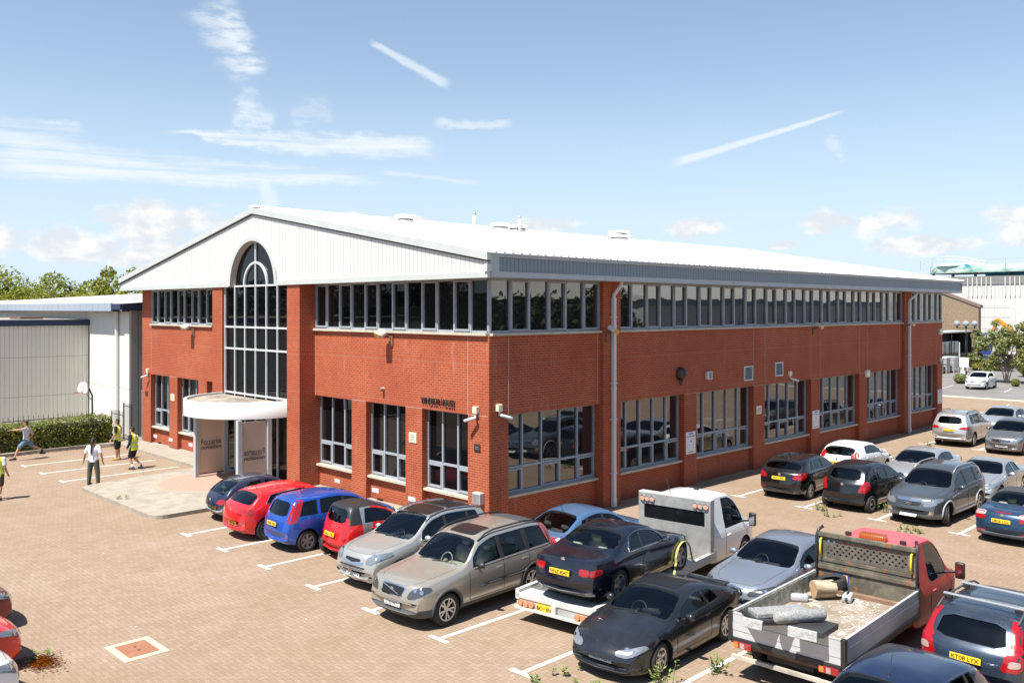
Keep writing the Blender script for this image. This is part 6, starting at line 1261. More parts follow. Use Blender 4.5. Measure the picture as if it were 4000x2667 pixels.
stone_slab(-7.00, 14.06, SZ+.0, .50, .74, .10, R(6), (R(-4), 0), 'dark polished slab with a pale rough edge, right of the column on the tail board', DSTONE, None)
stone_slab(-7.04, 13.66, SZ-.05, .49, .05, .17, R(8), (R(-6), 0), 'pale rough edged stone strip hanging over the middle of the tail board', PST)
stone_slab(-7.74, 14.09, SZ+.0, .55, 1.05, .09, R(-32), (R(-3), R(2)), 'dark stone slab resting on the tail board under the pale slab', DSTONE, None)
stone_slab(-7.85, 13.49, SZ-.04, .34, .06, .16, R(8), (R(-6), 0), 'pale rough stone edge at the left end of the tail board', PST)
stone_slab(-7.71, 14.12, SZ+.10, .36, 1.0, .08, R(-33), (0, 0), 'pale grey granite slab lying left behind the column', STONE)
stone_slab(-7.74, 14.91, FZ+.0, .9, .5, .10, R(30), (R(8), 0), 'dark stone slab lying on the bed floor behind the pale slab', DSTONE)
e = onbed('stone_column', -7.26, 14.00, SZ+.20, R(56), 'grey granite column piece lying across the slabs at the tail of the red truck', 'stone column'); mb = MB(); mb.lathe([(0, -.45), (.085, -.45), (.104, -.42), (.104, .42), (.085, .45), (0, .45)], (0, 0, 0), 'x', 20); mb.build('shaft', STONE, e, True)
mb = MB(); mb.lathe([(.078, -.453), (.065, -.458), (.0, -.458)], (0, 0, 0), 'x', 20); mb.build('rough_end', PST, e, True)
t = NT('log_bark'); P, _, _ = t.pos(); tc = t.new('ShaderNodeTexCoord'); sp = t.new('ShaderNodeSeparateXYZ'); t.L(tc.outputs['Object'], sp.inputs[0]); n = t.noise(t.comb(t.M('MULTIPLY', sp.outputs[0], 3.), t.M('MULTIPLY', sp.outputs[1], 14.), t.M('MULTIPLY', sp.outputs[2], 14.)), 1., 5); c = t.mix(t.rng(n, .38, .62), (.24, .17, .10), (.44, .36, .26)); t.L(c, t.b.inputs['Base Color']); t.b.inputs['Roughness'].default_value = .9; t.bump(n, .7, .03)
e = onbed('log', -8.20, 16.78, FZ+.205, R(53), 'short thick sawn log lying near the rusty bulkhead of the red truck', 'log'); mb = MB(); 
prof = []; n_ = 22; vs = []; 
for h in (-.21, -.07, .07, .21):
    for j in range(n_): rr = .17*(1+.08*math.sin(3*j*2*math.pi/n_)+random.uniform(-.03, .03)); vs.append((h, rr*math.cos(2*math.pi*j/n_), rr*math.sin(2*math.pi*j/n_)))
mb.add(vs, [(k*n_+j, k*n_+(j+1) % n_, (k+1)*n_+(j+1) % n_, (k+1)*n_+j) for k in range(3) for j in range(n_)]); mb.build('bark', t.m, e, True)
for h, nm in ((-.211, 0), (.211, 1)): mb = MB(); mb.add([(h, v[1]*.98, v[2]*.98) for v in vs[:n_]], [tuple(range(n_))]); mb.build('cut_end', mat('cut_wood', (.46, .31, .17), .85, var=.35, vscale=16), e)
for lx, ly, rt, lb in ((-8.48, 16.32, R(35), 'silver plastic canister left of the log'), (-7.80, 17.0, R(-75), 'silver grey canister right of the log')):
    e = onbed('canister', lx, ly, FZ, rt, lb, 'canister', ); mb = MB(); mb.bevbox(-.17, .17, -.09, .09, 0, .15, .04); mb.build('body', mat('silver_plastic', (.40, .41, .43), .45), e, True); mb = MB(); mb.tube([(.17, 0, .09), (.24, 0, .09)], .03, 8); mb.build('spout', M_DGREY, e, True); mb = MB(); mb.tube([(-.1, 0, .15), (-.1, 0, .19), (.08, 0, .19), (.08, 0, .15)], .014, 6); mb.build('handle', M_DGREY, e, True)
e = onbed('old_tyre', -8.18, 17.09, FZ+.02, R(92), 'black tyre lying behind the log against the bulkhead', 'tyre'); ty, ri = wheel_mesh(.30, 'five'); o = link('tread', ty, e); o.rotation_euler = (R(80), 0, R(20)); o.location = (0, 0, .24)
rub = MB(); rnd = random.Random(3)
for i in range(260):
    lx, ly = rnd.uniform(.7, 3.3), rnd.uniform(-.93, .9); s = rnd.choice((.008, .010, .014, .022)); a = rnd.uniform(0, 3); bm = bmesh.new(); bmesh.ops.create_icosphere(bm, subdivisions=1, radius=s); rub.bm(bm, None, Matrix.Translation((lx, ly, FZ+s*.3)) @ Matrix.Rotation(a, 4, 'Z') @ Matrix.Diagonal((1.6, 1, .5, 1)))
me = rub.mesh('rubble'); o = link('rubble', me, None, mat('pale_rubble', (.55, .52, .47), .9, var=.3)); o.matrix_world = TM; tag(o, 'pale rubble crumbs scattered on the floor of the red truck bed', 'rubble', kind='stuff')
# roof bars of the estate car
for yy in (16.66, 17.52):
    e = empty('roof_bar', (-5.22, yy, 1.51), R(-1), 'silver roof bar across the dark estate car, '+('nearer the tailgate' if yy < 17 else 'nearer its windscreen'), 'roof bar', 'silver roof bars on the estate car'); mb = MB(); mb.bevbox(-.66, .66, -.035, .035, .0, .035, .012); mb.build('bar', M_ALU, e)
    for sx in (-.56, .56): mb = MB(); mb.bevbox(sx-.05, sx+.05, -.04, .04, -.07, .0, .01); mb.build('foot', M_BLACK, e)

# ================================================================ vegetation
def leaf_mat(name, c1, c2, tr=.25):
    t = NT(name); P, _, _ = t.pos(); n = t.noise(P, 1.3, 3); n2 = t.noise(P, 9, 2); c = t.mix(t.rng(n, .35, .65), c1, c2); c = t.mix(t.rng(n2, .35, .7, 0, .55), c, tuple(q*1.5 for q in c2))
    t.L(c, t.b.inputs['Base Color']); t.b.inputs['Roughness'].default_value = .55
    d = t.new('ShaderNodeBsdfTranslucent'); t.L(c, d.inputs[0]); mx = t.new('ShaderNodeMixShader'); mx.inputs[0].default_value = tr; t.L(t.b.outputs[0], mx.inputs[1]); t.L(d.outputs[0], mx.inputs[2]); o = [n_ for n_ in t.nt.nodes if n_.type == 'OUTPUT_MATERIAL'][0]; t.L(mx.outputs[0], o.inputs[0]); return t.m
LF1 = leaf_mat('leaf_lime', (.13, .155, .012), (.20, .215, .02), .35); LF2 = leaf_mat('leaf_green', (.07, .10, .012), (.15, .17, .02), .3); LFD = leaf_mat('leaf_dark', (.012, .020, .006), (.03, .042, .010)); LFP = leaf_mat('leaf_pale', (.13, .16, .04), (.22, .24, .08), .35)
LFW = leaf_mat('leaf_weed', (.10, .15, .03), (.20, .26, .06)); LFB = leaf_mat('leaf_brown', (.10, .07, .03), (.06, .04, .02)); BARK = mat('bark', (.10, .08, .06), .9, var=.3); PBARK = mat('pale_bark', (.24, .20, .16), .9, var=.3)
def leaves(mb, c, rad, n, s, rng, up=.3, shell=.5):
    c = Vector(c); rad = Vector(rad)
    for _ in range(n):
        d = Vector((rng.gauss(0, 1), rng.gauss(0, 1), rng.gauss(0, 1))).normalized(); r = shell+(1-shell)*rng.random()**.6
        p = c+Vector((d.x*rad.x, d.y*rad.y, d.z*rad.z))*r
        nn = (d*.7+Vector((rng.gauss(0, .6), rng.gauss(0, .6), rng.gauss(0, .6)+up))).normalized(); u = nn.orthogonal().normalized(); u.rotate(Matrix.Rotation(rng.random()*6.28, 3, nn)); v = nn.cross(u); q = s*rng.uniform(.6, 1.3)
        mb.add([(p-u*q)[:], (p+v*q*.45)[:], (p+u*q)[:], (p-v*q*.45)[:]], [(0, 1, 2, 3)])
def tree(name, x, y, h, clumps, nleaf, s, lm, label, bark=BARK, r0=.18, seed=1, trunkh=.35, z0=0., sparse=.5, group='trees around the car park', cat='tree'):
    rng = random.Random(seed); e = empty(name, (x, y, z0), 0, label, cat, group); tr = MB(); tr.tube([(0, 0, -.1), (.05*h*rng.uniform(-.3, .3), .02*h, h*trunkh*.5), (rng.uniform(-.02, .02)*h, 0, h*trunkh)], r0, 8, r2=r0*.7)
    for (cx, cy, cz, rx) in clumps: tr.tube([(0, 0, h*trunkh*.8), (cx*.4, cy*.4, h*trunkh+(cz-h*trunkh)*.45), (cx, cy, cz)], r0*.55, 6, r2=r0*.12)
    tr.build('trunk', bark, e, True); cr = MB(); tot = sum(c[3]**2 for c in clumps)
    for (cx, cy, cz, rx) in clumps:
        k = int(nleaf*rx*rx/tot)
        for q in range(6):
            d = Vector((rng.gauss(0, 1), rng.gauss(0, 1), rng.gauss(0, 1)*.8)).normalized()*rx*.62; rr = rx*rng.uniform(.28, .55); leaves(cr, (cx+d.x, cy+d.y, cz+d.z), (rr, rr, rr*.8), k//9, s, rng, shell=sparse)
        leaves(cr, (cx, cy, cz), (rx, rx, rx*.85), k//3, s, rng, shell=.55)
    cr.build('crown', lm, e, recalc=False); return e
def rclumps(n, R_, h0, h1, r, seed):
    g = random.Random(seed); return [(g.uniform(-R_, R_), g.uniform(-R_, R_), g.uniform(h0, h1), r*g.uniform(.7, 1.25)) for _ in range(n)]
# left background trees beyond the warehouse: along the line of sight above the roof
tree('broadleaf_tree', -98.5, 26.5, 11.0, [(-4, 0, 7.6, 3.3), (0, -1, 8.3, 3.2), (4, 3, 7.4, 3.1), (-8, -3, 6.8, 3.2), (7, 5, 6.2, 2.6), (2, 0, 5.2, 3.6), (-3, -2, 4.6, 3.8)], 22000, .20, LF1, 'large dome shaped bright green tree behind the left warehouse', seed=5, r0=.4)
tree('broadleaf_tree', -91.5, 33.8, 12.0, [(0, 0, 8.4, 2.0), (1.6, 1, 9.2, 1.2), (-2.0, -1, 7.6, 2.2), (2.6, 1, 7.8, 1.7), (0, 0, 6.2, 2.6), (-4.6, -2, 6.5, 2.0), (3.4, 2, 6.0, 2.0), (-.8, 0, 10.2, .8), (2.4, 1.2, 10.2, .6)], 15000, .17, LF1, 'airy green tree with a ragged top beside the gable eave', seed=8, r0=.3, sparse=.3)
tree('dark_conifer', -97.5, 31.6, 9.6, [(0, 0, 7.6, 1.0), (0, 0, 8.6, .5), (0, 0, 6.4, 1.3), (1, 1, 5.2, 1.5)], 2500, .16, LFD, 'small dark tree between the two bright green trees', seed=9, r0=.2)
for i, (x, y, r_, lb) in enumerate(((-112, 17, 3.2, 'green tree at the far left behind the warehouse'), (-91, 29.0, 2.6, 'low green tree just above the warehouse roof, left of the dark tree'), (-87.5, 37.5, 2.4, 'green tree half hidden behind the white gable end'))):
    tree('broadleaf_tree', x, y, 8.0, rclumps(5, r_, 4.2, 7.6-i*.4, r_*.8, 20+i), 8000, .18, LF1, lb, seed=30+i, r0=.25)
# trees seen only as reflections in the gable glazing
tl = MB(); g_ = random.Random(12)
for i in range(26):
    x = -52-i*5.2; y = -24-4*math.sin(i*1.7); hh = 11+3*math.sin(i*2.3)
    for _ in range(5): c_ = (x+g_.uniform(-2.5, 2.5), y+g_.uniform(-2, 2), g_.uniform(2.2, hh-2.2)); leaves(tl, c_, (2.9, 2.6, 2.5), 260, .42, g_, .3, .6)
    tl.tube([(x, y, 0), (x, y, hh*.7)], .25, 6)
tl.box(-190, -48, -27.5, -26.5, 0, 8.5)
o = tl.build('offscreen_treeline', LFD, recalc=False); tag(o, 'dense dark belt of trees beyond the left of the car park, mirrored in the glazing', 'trees', kind='stuff')
tl = MB()  # unseen tree row added so the windows nearest the corner reflect dark
for i in range(11):
    y = 26+i*4.2
    for _ in range(4): leaves(tl, (17+g_.uniform(-1, 1), y+g_.uniform(-2, 2), g_.uniform(2, 6.5)), (2.4, 2.6, 2.3), 220, .34, g_, .3, .6)
    tl.tube([(17.5, y, 0), (17.5, y, 5)], .2, 6)
tl.box(17.5, 18.2, 24, 70, 0, 7.6)
o = tl.build('offscreen_treeline', LFD, recalc=False); tag(o, 'added unseen row of trees across the car park, darkening the reflections in the windows nearest the corner', 'trees', kind='stuff')
# hedge
HE = empty('clipped_hedge', (-45.2, 9.4, .1), 0, 'low clipped green hedge along the left kerb with a brown shaded face', 'hedge'); rng = random.Random(11)
mb = MB(); mb.box(-.62, .62, -9.0, 7.0, 0, .95); mb.build('inner_twigs', mat('hedge_core', (.018, .016, .008), .95), HE)
mb = MB()
def hz(y): return .92+.012*(y+9)+.05*math.sin(y*1.3)
for _ in range(15000):
    y = rng.uniform(-9.1, 7.1); f = rng.random()
    if f < .55: p = Vector((rng.uniform(-.78, .80), y, hz(y)+rng.gauss(.02, .05)+.06)); nn = Vector((rng.gauss(0, .5), rng.gauss(0, .5), 1))
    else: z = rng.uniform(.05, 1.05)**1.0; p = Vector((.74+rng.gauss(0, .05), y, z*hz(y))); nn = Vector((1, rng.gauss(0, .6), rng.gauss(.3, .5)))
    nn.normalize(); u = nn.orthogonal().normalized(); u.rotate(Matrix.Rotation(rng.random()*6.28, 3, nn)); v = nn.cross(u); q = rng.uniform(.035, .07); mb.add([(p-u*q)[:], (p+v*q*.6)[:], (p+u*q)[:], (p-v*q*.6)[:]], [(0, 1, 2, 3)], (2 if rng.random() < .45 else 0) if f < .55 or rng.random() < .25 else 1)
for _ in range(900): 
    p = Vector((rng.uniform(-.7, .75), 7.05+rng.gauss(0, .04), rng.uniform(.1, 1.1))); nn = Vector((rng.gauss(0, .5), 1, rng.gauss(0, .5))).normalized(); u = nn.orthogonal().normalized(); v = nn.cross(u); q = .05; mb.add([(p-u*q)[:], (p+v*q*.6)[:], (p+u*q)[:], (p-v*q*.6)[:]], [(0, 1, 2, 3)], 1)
mb.build('foliage', [LF2, LFB, LF1], HE, recalc=False)  # lime leaves mixed into the top put sunlight into the foliage colour
# weeds
def weed(x, y, h, n, label, seed, lm=LFW, sp=.14, z0=0., dry=False):
    g = random.Random(seed); e = empty('weed', (x, y, z0), 0, label, 'weed', 'weeds growing through the paving'); st_ = MB(); lf = MB()
    for i in range(n):
        bx, by = g.gauss(0, sp), g.gauss(0, sp); hh = h*.78*g.uniform(.5, 1.1); tx, ty_ = bx+g.gauss(0, hh*.25), by+g.gauss(0, hh*.25); st_.tube([(bx, by, 0), ((bx+tx)/2, (by+ty_)/2, hh*.55), (tx, ty_, hh)], .005, 4)
        for k in range(8):
            f = .2+.8*k/7; p = Vector((bx+(tx-bx)*f, by+(ty_-by)*f, hh*f)); a = g.random()*6.28; d = Vector((math.cos(a), math.sin(a), g.uniform(.0, .7))).normalized(); l_ = .055+.05*g.random(); w = d.cross(Vector((0, 0, 1))).normalized()*l_*.30
            lf.add([p[:], (p+d*l_*.5+w)[:], (p+d*l_)[:], (p+d*l_*.5-w)[:]], [(0, 1, 2, 3)])
    st_.build('stem', mat('weed_stem', (.09, .10, .03), .8), e); lf.build('leaf', lm, e, recalc=False)
for a in [(-9.25, 12.75, .55, 9, 'tall leafy weed by the front wheel of the charcoal coupe', 1), (-9.95, 11.75, .22, 8, 'low weeds under the nose of the charcoal coupe', 2), (-8.95, 13.9, .38, 8, 'leafy weed beside the door of the charcoal coupe', 3), (-8.85, 15.2, .30, 5, 'weed behind the rear wheel of the charcoal coupe', 4), (-10.75, 11.9, .18, 4, 'small weed under the number plate of the charcoal coupe', 5),
          (-13.95, 28.45, .30, 16, 'weeds between the two black hatchbacks', 6, LFW, .28), (-13.5, 27.65, .22, 7, 'weeds under the left tail corner of the black compact car', 7), (-12.15, 28.9, .40, 9, 'weeds beside the rear wheel of the black compact car', 8), (-10.45, 26.85, .20, 14, 'low weeds under the nose of the dark grey off roader', 9, LFW, .26), (-12.95, 27.0, .2, 5, 'small weed on the open paving behind the black compact car', 10),
          (-16.4, 44.4, .22, 8, 'weed at the rear wheel of the silver off roader', 11), (-18.1, 5.3, .2, 5, 'small weed by the drain grate', 12), (-30.9, 11.75, .15, 5, 'tiny weed on the kerb of the entrance platform', 13), (-43.7, 15.4, .2, 6, 'weeds in the gutter below the hedge', 14), (-10.95, 11.35, .12, 3, 'tiny weed on the bay line left of the charcoal coupe', 15)]:
    x, y, h, n, lb, sd = a[:6]; weed(x, y, h, n, lb, sd, a[6] if len(a) > 6 else LFW, a[7] if len(a) > 7 else .12, .13 if 'kerb of' in lb else 0.)
# dry moss by the grate
mb = MB(); g = random.Random(4)
for _ in range(1500):
    a = g.random()*6.28; r_ = abs(g.gauss(0, .24)); x, y = -17.95+math.cos(a)*r_*1.2, 5.35+math.sin(a)*r_*.7
    if (x+18.25)**2 < .05 and abs(y-5.1) < .18: continue
    q = g.uniform(.01, .03); z = g.uniform(.01, .05); mb.add([(x-q, y, z), (x, y-q, z+.01), (x+q, y, z+.02), (x, y+q, z)], [(0, 1, 2, 3)])
o = mb.build('dry_moss', mat('orange_moss', (.62, .30, .07), .9, var=.3, vscale=12), recalc=False); tag(o, 'patch of dry orange moss and leaves round the drain grate', 'moss', kind='stuff')
mb = MB(); g = random.Random(6)
for _ in range(2600):
    y = g.uniform(4, 16.3); x = -43.86+abs(g.gauss(0, .12))+(0.25 if 12 < y < 15.5 else 0)*-1; q = g.uniform(.01, .03); z = g.uniform(.004, .02); mb.add([(x-q, y, z), (x, y-q, z+.01), (x+q, y, z+.01), (x, y+q, z)], [(0, 1, 2, 3)])
o = mb.build('leaf_litter', mat('litter_brown', (.34, .22, .11), .9, var=.4, vscale=9), recalc=False); tag(o, 'brown leaf litter gathered along the kerb under the hedge', 'leaf litter', kind='stuff')
# manhole, grate, stone
e = empty('manhole_cover', (-17.37, 6.9, 0), 0, 'rusty chequered manhole cover in a pale concrete surround', 'manhole cover'); mb = MB(); mb.box(-.53, .53, -.43, .43, -.02, .006); mb.build('surround', mat('pale_cement', (.42, .375, .28), .85, var=.12, vscale=6), e)
t = NT('rusty_plate'); P, (x, y, z), _ = t.pos(); c = t.mix(t.rng(t.M('MULTIPLY', t.M('SINE', t.M('MULTIPLY', t.M('ADD', x, y), 90.)), t.M('SINE', t.M('MULTIPLY', t.M('SUBTRACT', x, y), 90.))), 0., .5), (.30, .13, .07), (.20, .085, .05)); c = t.mix(t.rng(t.noise(P, 5, 4), .5, .7, 0, .4), c, (.36, .18, .10)); t.L(c, t.b.inputs['Base Color']); t.b.inputs['Roughness'].default_value = .7
mb = MB(); mb.bevbox(-.375, .375, -.29, .29, -.01, .014, .003); mb.build('cover', t.m, e)
for xx in (-.1, .1): mb = MB(); mb.tube([(xx, 0, .012), (xx, 0, .017)], .03, 10); mb.build('key_hole', M_BLACK, e)
e = empty('drain_grate', (-18.22, 5.12, 0), R(20), 'iron drain grate by the noses of the cars at the left', 'drain grate'); mb = MB(); mb.box(-.2, .2, -.18, -.15, -.02, .012); mb.box(-.2, .2, .15, .18, -.02, .012); mb.box(-.2, -.17, -.15, .15, -.02, .012); mb.box(.17, .2, -.15, .15, -.02, .012); mb.build('frame', RUS, e)
for i in range(7): mb = MB(); mb.box(-.16+i*.05, -.14+i*.05, -.15, .15, -.02, .008); mb.build('bar', RUS, e)
mb = MB(); mb.box(-.17, .17, -.15, .15, -.03, .002); mb.build('pit', M_DARK, e)
e = empty('stone', (-3.25, 19.6, 0), .4, 'small dark stone lying on the open paving behind the estate car', 'stone'); bm = bmesh.new(); bmesh.ops.create_icosphere(bm, subdivisions=2, radius=.09); bmesh.ops.scale(bm, vec=(1.3, .9, .5), verts=bm.verts); mb = MB(); mb.bm(bm, None, Matrix.Translation((0, 0, .03))); mb.build('body', M_BLACK, e, True)
# gull on the roof
e = empty('gull', (-32.0, 39.9, rz(-31.6)+.10), R(60), 'grey and white gull standing on the roof ridge', 'gull'); bm = bmesh.new(); bmesh.ops.create_uvsphere(bm, u_segments=16, v_segments=10, radius=1); bmesh.ops.scale(bm, vec=(.24, .10, .11), verts=bm.verts)
for v in bm.verts:
    if v.co.x < -.08: v.co.z += .03; v.co.y *= .5; v.co.x *= 1.25
    if v.co.x > .12: k = (v.co.x-.12)*1.6; v.co.z += k+.03; v.co.y *= .8
mb = MB(); mb.bm(bm, None, Matrix.Translation((0, 0, .24))); bm = bmesh.new(); bmesh.ops.create_uvsphere(bm, u_segments=12, v_segments=8, radius=.065); mb.bm(bm, None, Matrix.Translation((.25, 0, .45))); mb.build('body', mat('gull_white', (.72, .72, .70), .7), e, True)
for sd in (1, -1):
    mb = MB(); mb.add([(.12, .095*sd, .28), (.0, .115*sd, .33), (-.34, .03*sd, .30), (-.1, .11*sd, .22)], [(0, 1, 2, 3)]); mb.build('wing', mat('gull_grey', (.22, .24, .27), .7), e); mb = MB(); mb.tube([(.0, .04*sd, .16), (.02, .04*sd, 0), (.07, .05*sd, .0)], .01, 5); mb.build('leg', M_AMBER, e)
mb = MB(); mb.tube([(.30, 0, .45), (.38, 0, .43)], [.018, .006], 6); mb.build('beak', mat('beak_yellow', (.6, .4, .05), .5), e)
# ================================================================ left side: warehouses, fences, hoop
WCLAD = ribbed_mat('weathered_white_sheet', (.66, .65, .61), 'x', .19, .12, .35, .6, .35, 0, (2.45,)); GCLADY = ribbed_mat('weathered_grey_sheet', (.70, .675, .59), 'y', .215, .10, .42, .6, .35, 0, (1.9, 4.0)); DSH = ribbed_mat('shaded_grey_sheet', (.34, .33, .32), 'y', .5, .09, .6, .6, .2)  # DSH: shade of the warehouse side wall put into a darker sheet colour
ROOF2 = ribbed_mat('aged_roof_sheet', (.52, .50, .46), 'x', .5, .10, .3, .7, .3)
def thing_part(e, name, mb, m): me = mb.mesh(name); me.transform(Matrix.Translation(-Vector(e.location))); return link(name, me, e, m)
WH = empty('warehouse', (-46.3, 18, 0), 0, 'long low white corrugated warehouse with a blue grey eave, left of the brick building', 'warehouse')
mb = MB(); mb.box(-140, -46.3, 18.0, 18.1, 0, 6.5); thing_part(WH, 'front_wall', mb, WCLAD); mb = MB(); mb.box(-46.42, -46.3, 18.1, 60, 0, 6.6); mb.prism([(18.1, 6.5), (60, 6.5), (39, 8.1)], -46.42, -46.3, 'x'); thing_part(WH, 'side_wall', mb, DSH)
mb = MB(); mb.add([(-140, 17.4, 6.86), (-45.7, 17.4, 6.86), (-45.7, 39, 8.35), (-140, 39, 8.35)], [(0, 1, 2, 3)]); mb.add([(-140, 60.5, 6.86), (-45.7, 60.5, 6.86), (-45.7, 39, 8.35), (-140, 39, 8.35)], [(3, 2, 1, 0)]); thing_part(WH, 'roof', mb, ROOF2)
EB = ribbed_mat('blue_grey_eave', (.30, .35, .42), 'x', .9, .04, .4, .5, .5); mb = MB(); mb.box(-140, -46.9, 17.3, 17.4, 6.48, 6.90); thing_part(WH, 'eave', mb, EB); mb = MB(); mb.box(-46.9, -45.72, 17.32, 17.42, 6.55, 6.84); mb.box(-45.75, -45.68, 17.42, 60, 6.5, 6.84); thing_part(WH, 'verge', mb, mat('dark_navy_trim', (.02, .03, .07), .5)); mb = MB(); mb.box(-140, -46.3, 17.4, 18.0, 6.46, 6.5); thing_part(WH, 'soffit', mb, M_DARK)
mb = MB(); mb.tube([(-47.7, 17.9, 0), (-47.7, 17.9, 6.45)], .10, 8); thing_part(WH, 'downpipe', mb, mat('cream_pipe', (.60, .59, .55), .5))
LB = empty('flat_roofed_building', (-52, 10, 0), 0, 'flat roofed grey sheet clad building with a dark navy fascia behind the hedge', 'building')
mb = MB(); mb.box(-64, -52, -6, 17.95, 0, 5.68); thing_part(LB, 'wall', mb, GCLADY); mb = MB(); mb.box(-64.1, -51.85, -6.1, 17.98, 5.68, 5.98); thing_part(LB, 'fascia', mb, MATS['dark_navy_trim']); mb = MB(); mb.box(-64, -51.95, -6, 17.9, 5.98, 6.02); thing_part(LB, 'roof', mb, mat('felt_roof', (.30, .27, .23), .9, var=.25, vscale=2))
mb = MB(); mb.bevbox(-56.5, -54.6, 15.2, 16.4, 6.02, 6.14, .02); thing_part(LB, 'roof_hatch', mb, mat('rust_brown', (.12, .07, .05), .8, var=.3)); mb = MB(); mb.tube([(-60.4, 12.2, 6.0), (-60.4, 12.2, 7.05)], .09, 8); thing_part(LB, 'flue', mb, M_PVC); mb = MB(); mb.tube([(-57.0, 13.5, 6.0), (-57.0, 13.5, 6.3), (-56.9, 13.7, 6.4), (-56.7, 13.9, 6.36)], .04, 6); thing_part(LB, 'vent_pipe', mb, M_BLACK)
def railing(p, q, h, n, label, name='railing', tips=True, gate=False, col=M_BLACK):
    e = empty(name, (p[0], p[1], 0), 0, label, 'fence' if not gate else 'gate'); P0, Q = Vector((0, 0)), Vector((q[0]-p[0], q[1]-p[1]))
    for z in (.18, h-.16): mb = MB(); mb.tube([(0, 0, z), (Q.x, Q.y, z)], .02, 5); mb.build('rail', col, e)
    for i in range(n+1):
        c = Q*(i/n); mb = MB(); r_ = .011 if i not in (0, n) else .03; mb.tube([(c.x, c.y, 0), (c.x, c.y, h-.02)], r_, 5)
        if tips and i not in (0, n): mb.tube([(c.x, c.y, h-.02), (c.x, c.y, h+.07)], [r_*1.4, .002], 5)
        mb.build('bar' if i not in (0, n) else 'post', col, e)
    return e
NAVY = mat('dark_blue_railing', (.02, .025, .05), .5)
railing((-46.55, 3.0), (-46.55, 16.2), 1.42, 60, 'dark pointed railing behind the hedge', col=NAVY); railing((-46.5, 17.2), (-44.95, 17.2), 1.45, 9, 'short dark railing between the hedge and the mesh gate', col=NAVY)
e = railing((-44.95, 17.2), (-43.95, 17.2), 1.95, 7, 'dark barred gate against the left corner of the brick building', 'gate', False, True, NAVY)
# mesh fence panel further back, in the gap
t = NT('wire_mesh'); P, (x, y, z), _ = t.pos(); g1 = t.M('LESS_THAN', t.M('FRACT', t.M('MULTIPLY', t.M('ADD', x, z), 12.)), .25); g2 = t.M('LESS_THAN', t.M('FRACT', t.M('MULTIPLY', t.M('SUBTRACT', x, z), 12.)), .25); t.L(t.M('MAXIMUM', g1, g2), t.b.inputs['Alpha']); t.b.inputs['Base Color'].default_value = (.25, .25, .26, 1); t.b.inputs['Metallic'].default_value = .5
e = empty('mesh_fence', (-45.2, 18.6, 0), 0, 'grey wire mesh fence panel in the gap beside the warehouse wall', 'fence'); mb = MB(); mb.add([(-.95, 0, .1), (1.2, 0, .1), (1.2, 0, 2.3), (-.95, 0, 2.3)], [(0, 1, 2, 3)]); mb.build('mesh', t.m, e, recalc=False)
for xx in (-.95, 0.1, 1.2): mb = MB(); mb.tube([(xx, 0, 0), (xx, 0, 2.4)], .035, 6); mb.build('post', M_STEEL, e)
mb = MB(); mb.tube([(-.95, 0, 2.34), (1.2, 0, 2.34)], .025, 6); mb.build('rail', M_STEEL, e)
# basketball hoop facing -y
e = empty('basketball_hoop', (-48.15, 16.35, 0), R(18), 'basketball hoop with a fan shaped white backboard on a black post behind the hedge', 'basketball hoop')
mb = MB(); mb.tube([(.18, .45, 0), (.18, .42, 2.1), (.12, .1, 2.85)], .045, 8); mb.build('post', M_BLACK, e, True); mb = MB(); mb.tube([(.14, .38, 1.9), (.1, .06, 2.3)], .02, 6); mb.build('strut', M_BLACK, e)
bp = [(-.28, 2.22), (.28, 2.22), (.40, 2.34), (.42, 2.52), (.34, 2.74), (.16, 2.86), (-.16, 2.86), (-.34, 2.74), (-.42, 2.52), (-.40, 2.34)]; mb = MB(); mb.prism(bp, -.01, .03, 'y'); mb.build('backboard', mat('board_white', (.66, .67, .70), .5), e)
mb = MB(); ring = chaikin([(a, b, 0) for a, b in bp], 1); mb.tube([(a*.99, -.012, (b-2.52)*.99+2.52) for a, b, _ in ring]+[(ring[0][0]*.99, -.012, (ring[0][1]-2.52)*.99+2.52)], .013, 4); mb.build('border', mat('board_red', (.40, .10, .10), .5), e)
mb = MB(); mb.tube([(-.13, -.014, 2.38), (.13, -.014, 2.38), (.13, -.014, 2.6), (-.13, -.014, 2.6), (-.13, -.014, 2.38)], .010, 4); mb.build('target_square', M_DGREY, e)
mb = MB(); mb.tube([(.22*math.sin(a), -.26-.22*math.cos(a), 2.30) for a in [2*math.pi*i/18 for i in range(19)]], .012, 5, cap=False); mb.tube([(0, -.02, 2.30), (0, -.06, 2.30)], .03, 5); mb.build('rim', mat('rim_red', (.30, .06, .05), .5), e, True)

# ================================================================ far right background
SH = empty('clad_shed', (-38, 128, 0), 0, 'huge pale grey clad shed with a dark grey parapet band beyond the lorries', 'industrial shed')
t = NT('pale_shed_cladding'); P, (x, y, z), _ = t.pos(); col = (.54, .53, .51)
l1 = t.M('LESS_THAN', t.M('FRACT', t.M('DIVIDE', x, 1.25)), .05); fx = t.M('FRACT', t.M('DIVIDE', x, 8.5)); l2 = t.M('MULTIPLY', t.M('MULTIPLY', t.M('LESS_THAN', t.M('FRACT', t.M('DIVIDE', x, .45)), .18), t.M('GREATER_THAN', z, 7.8)), t.M('LESS_THAN', fx, .66))
c = t.mix(t.M('MULTIPLY', l1, .35), col, (.30, .29, .28)); c = t.mix(t.M('MULTIPLY', l2, .6), c, (.35, .33, .31))
for zs in (6.7, 5.45, 3.9): c = t.mix(t.M('MULTIPLY', t.M('MULTIPLY', t.M('LESS_THAN', t.M('ABSOLUTE', t.M('SUBTRACT', z, zs)), .06), t.M('LESS_THAN', fx, .66)), .6), c, (.28, .27, .26))
t.L(c, t.b.inputs['Base Color']); t.b.inputs['Roughness'].default_value = .6
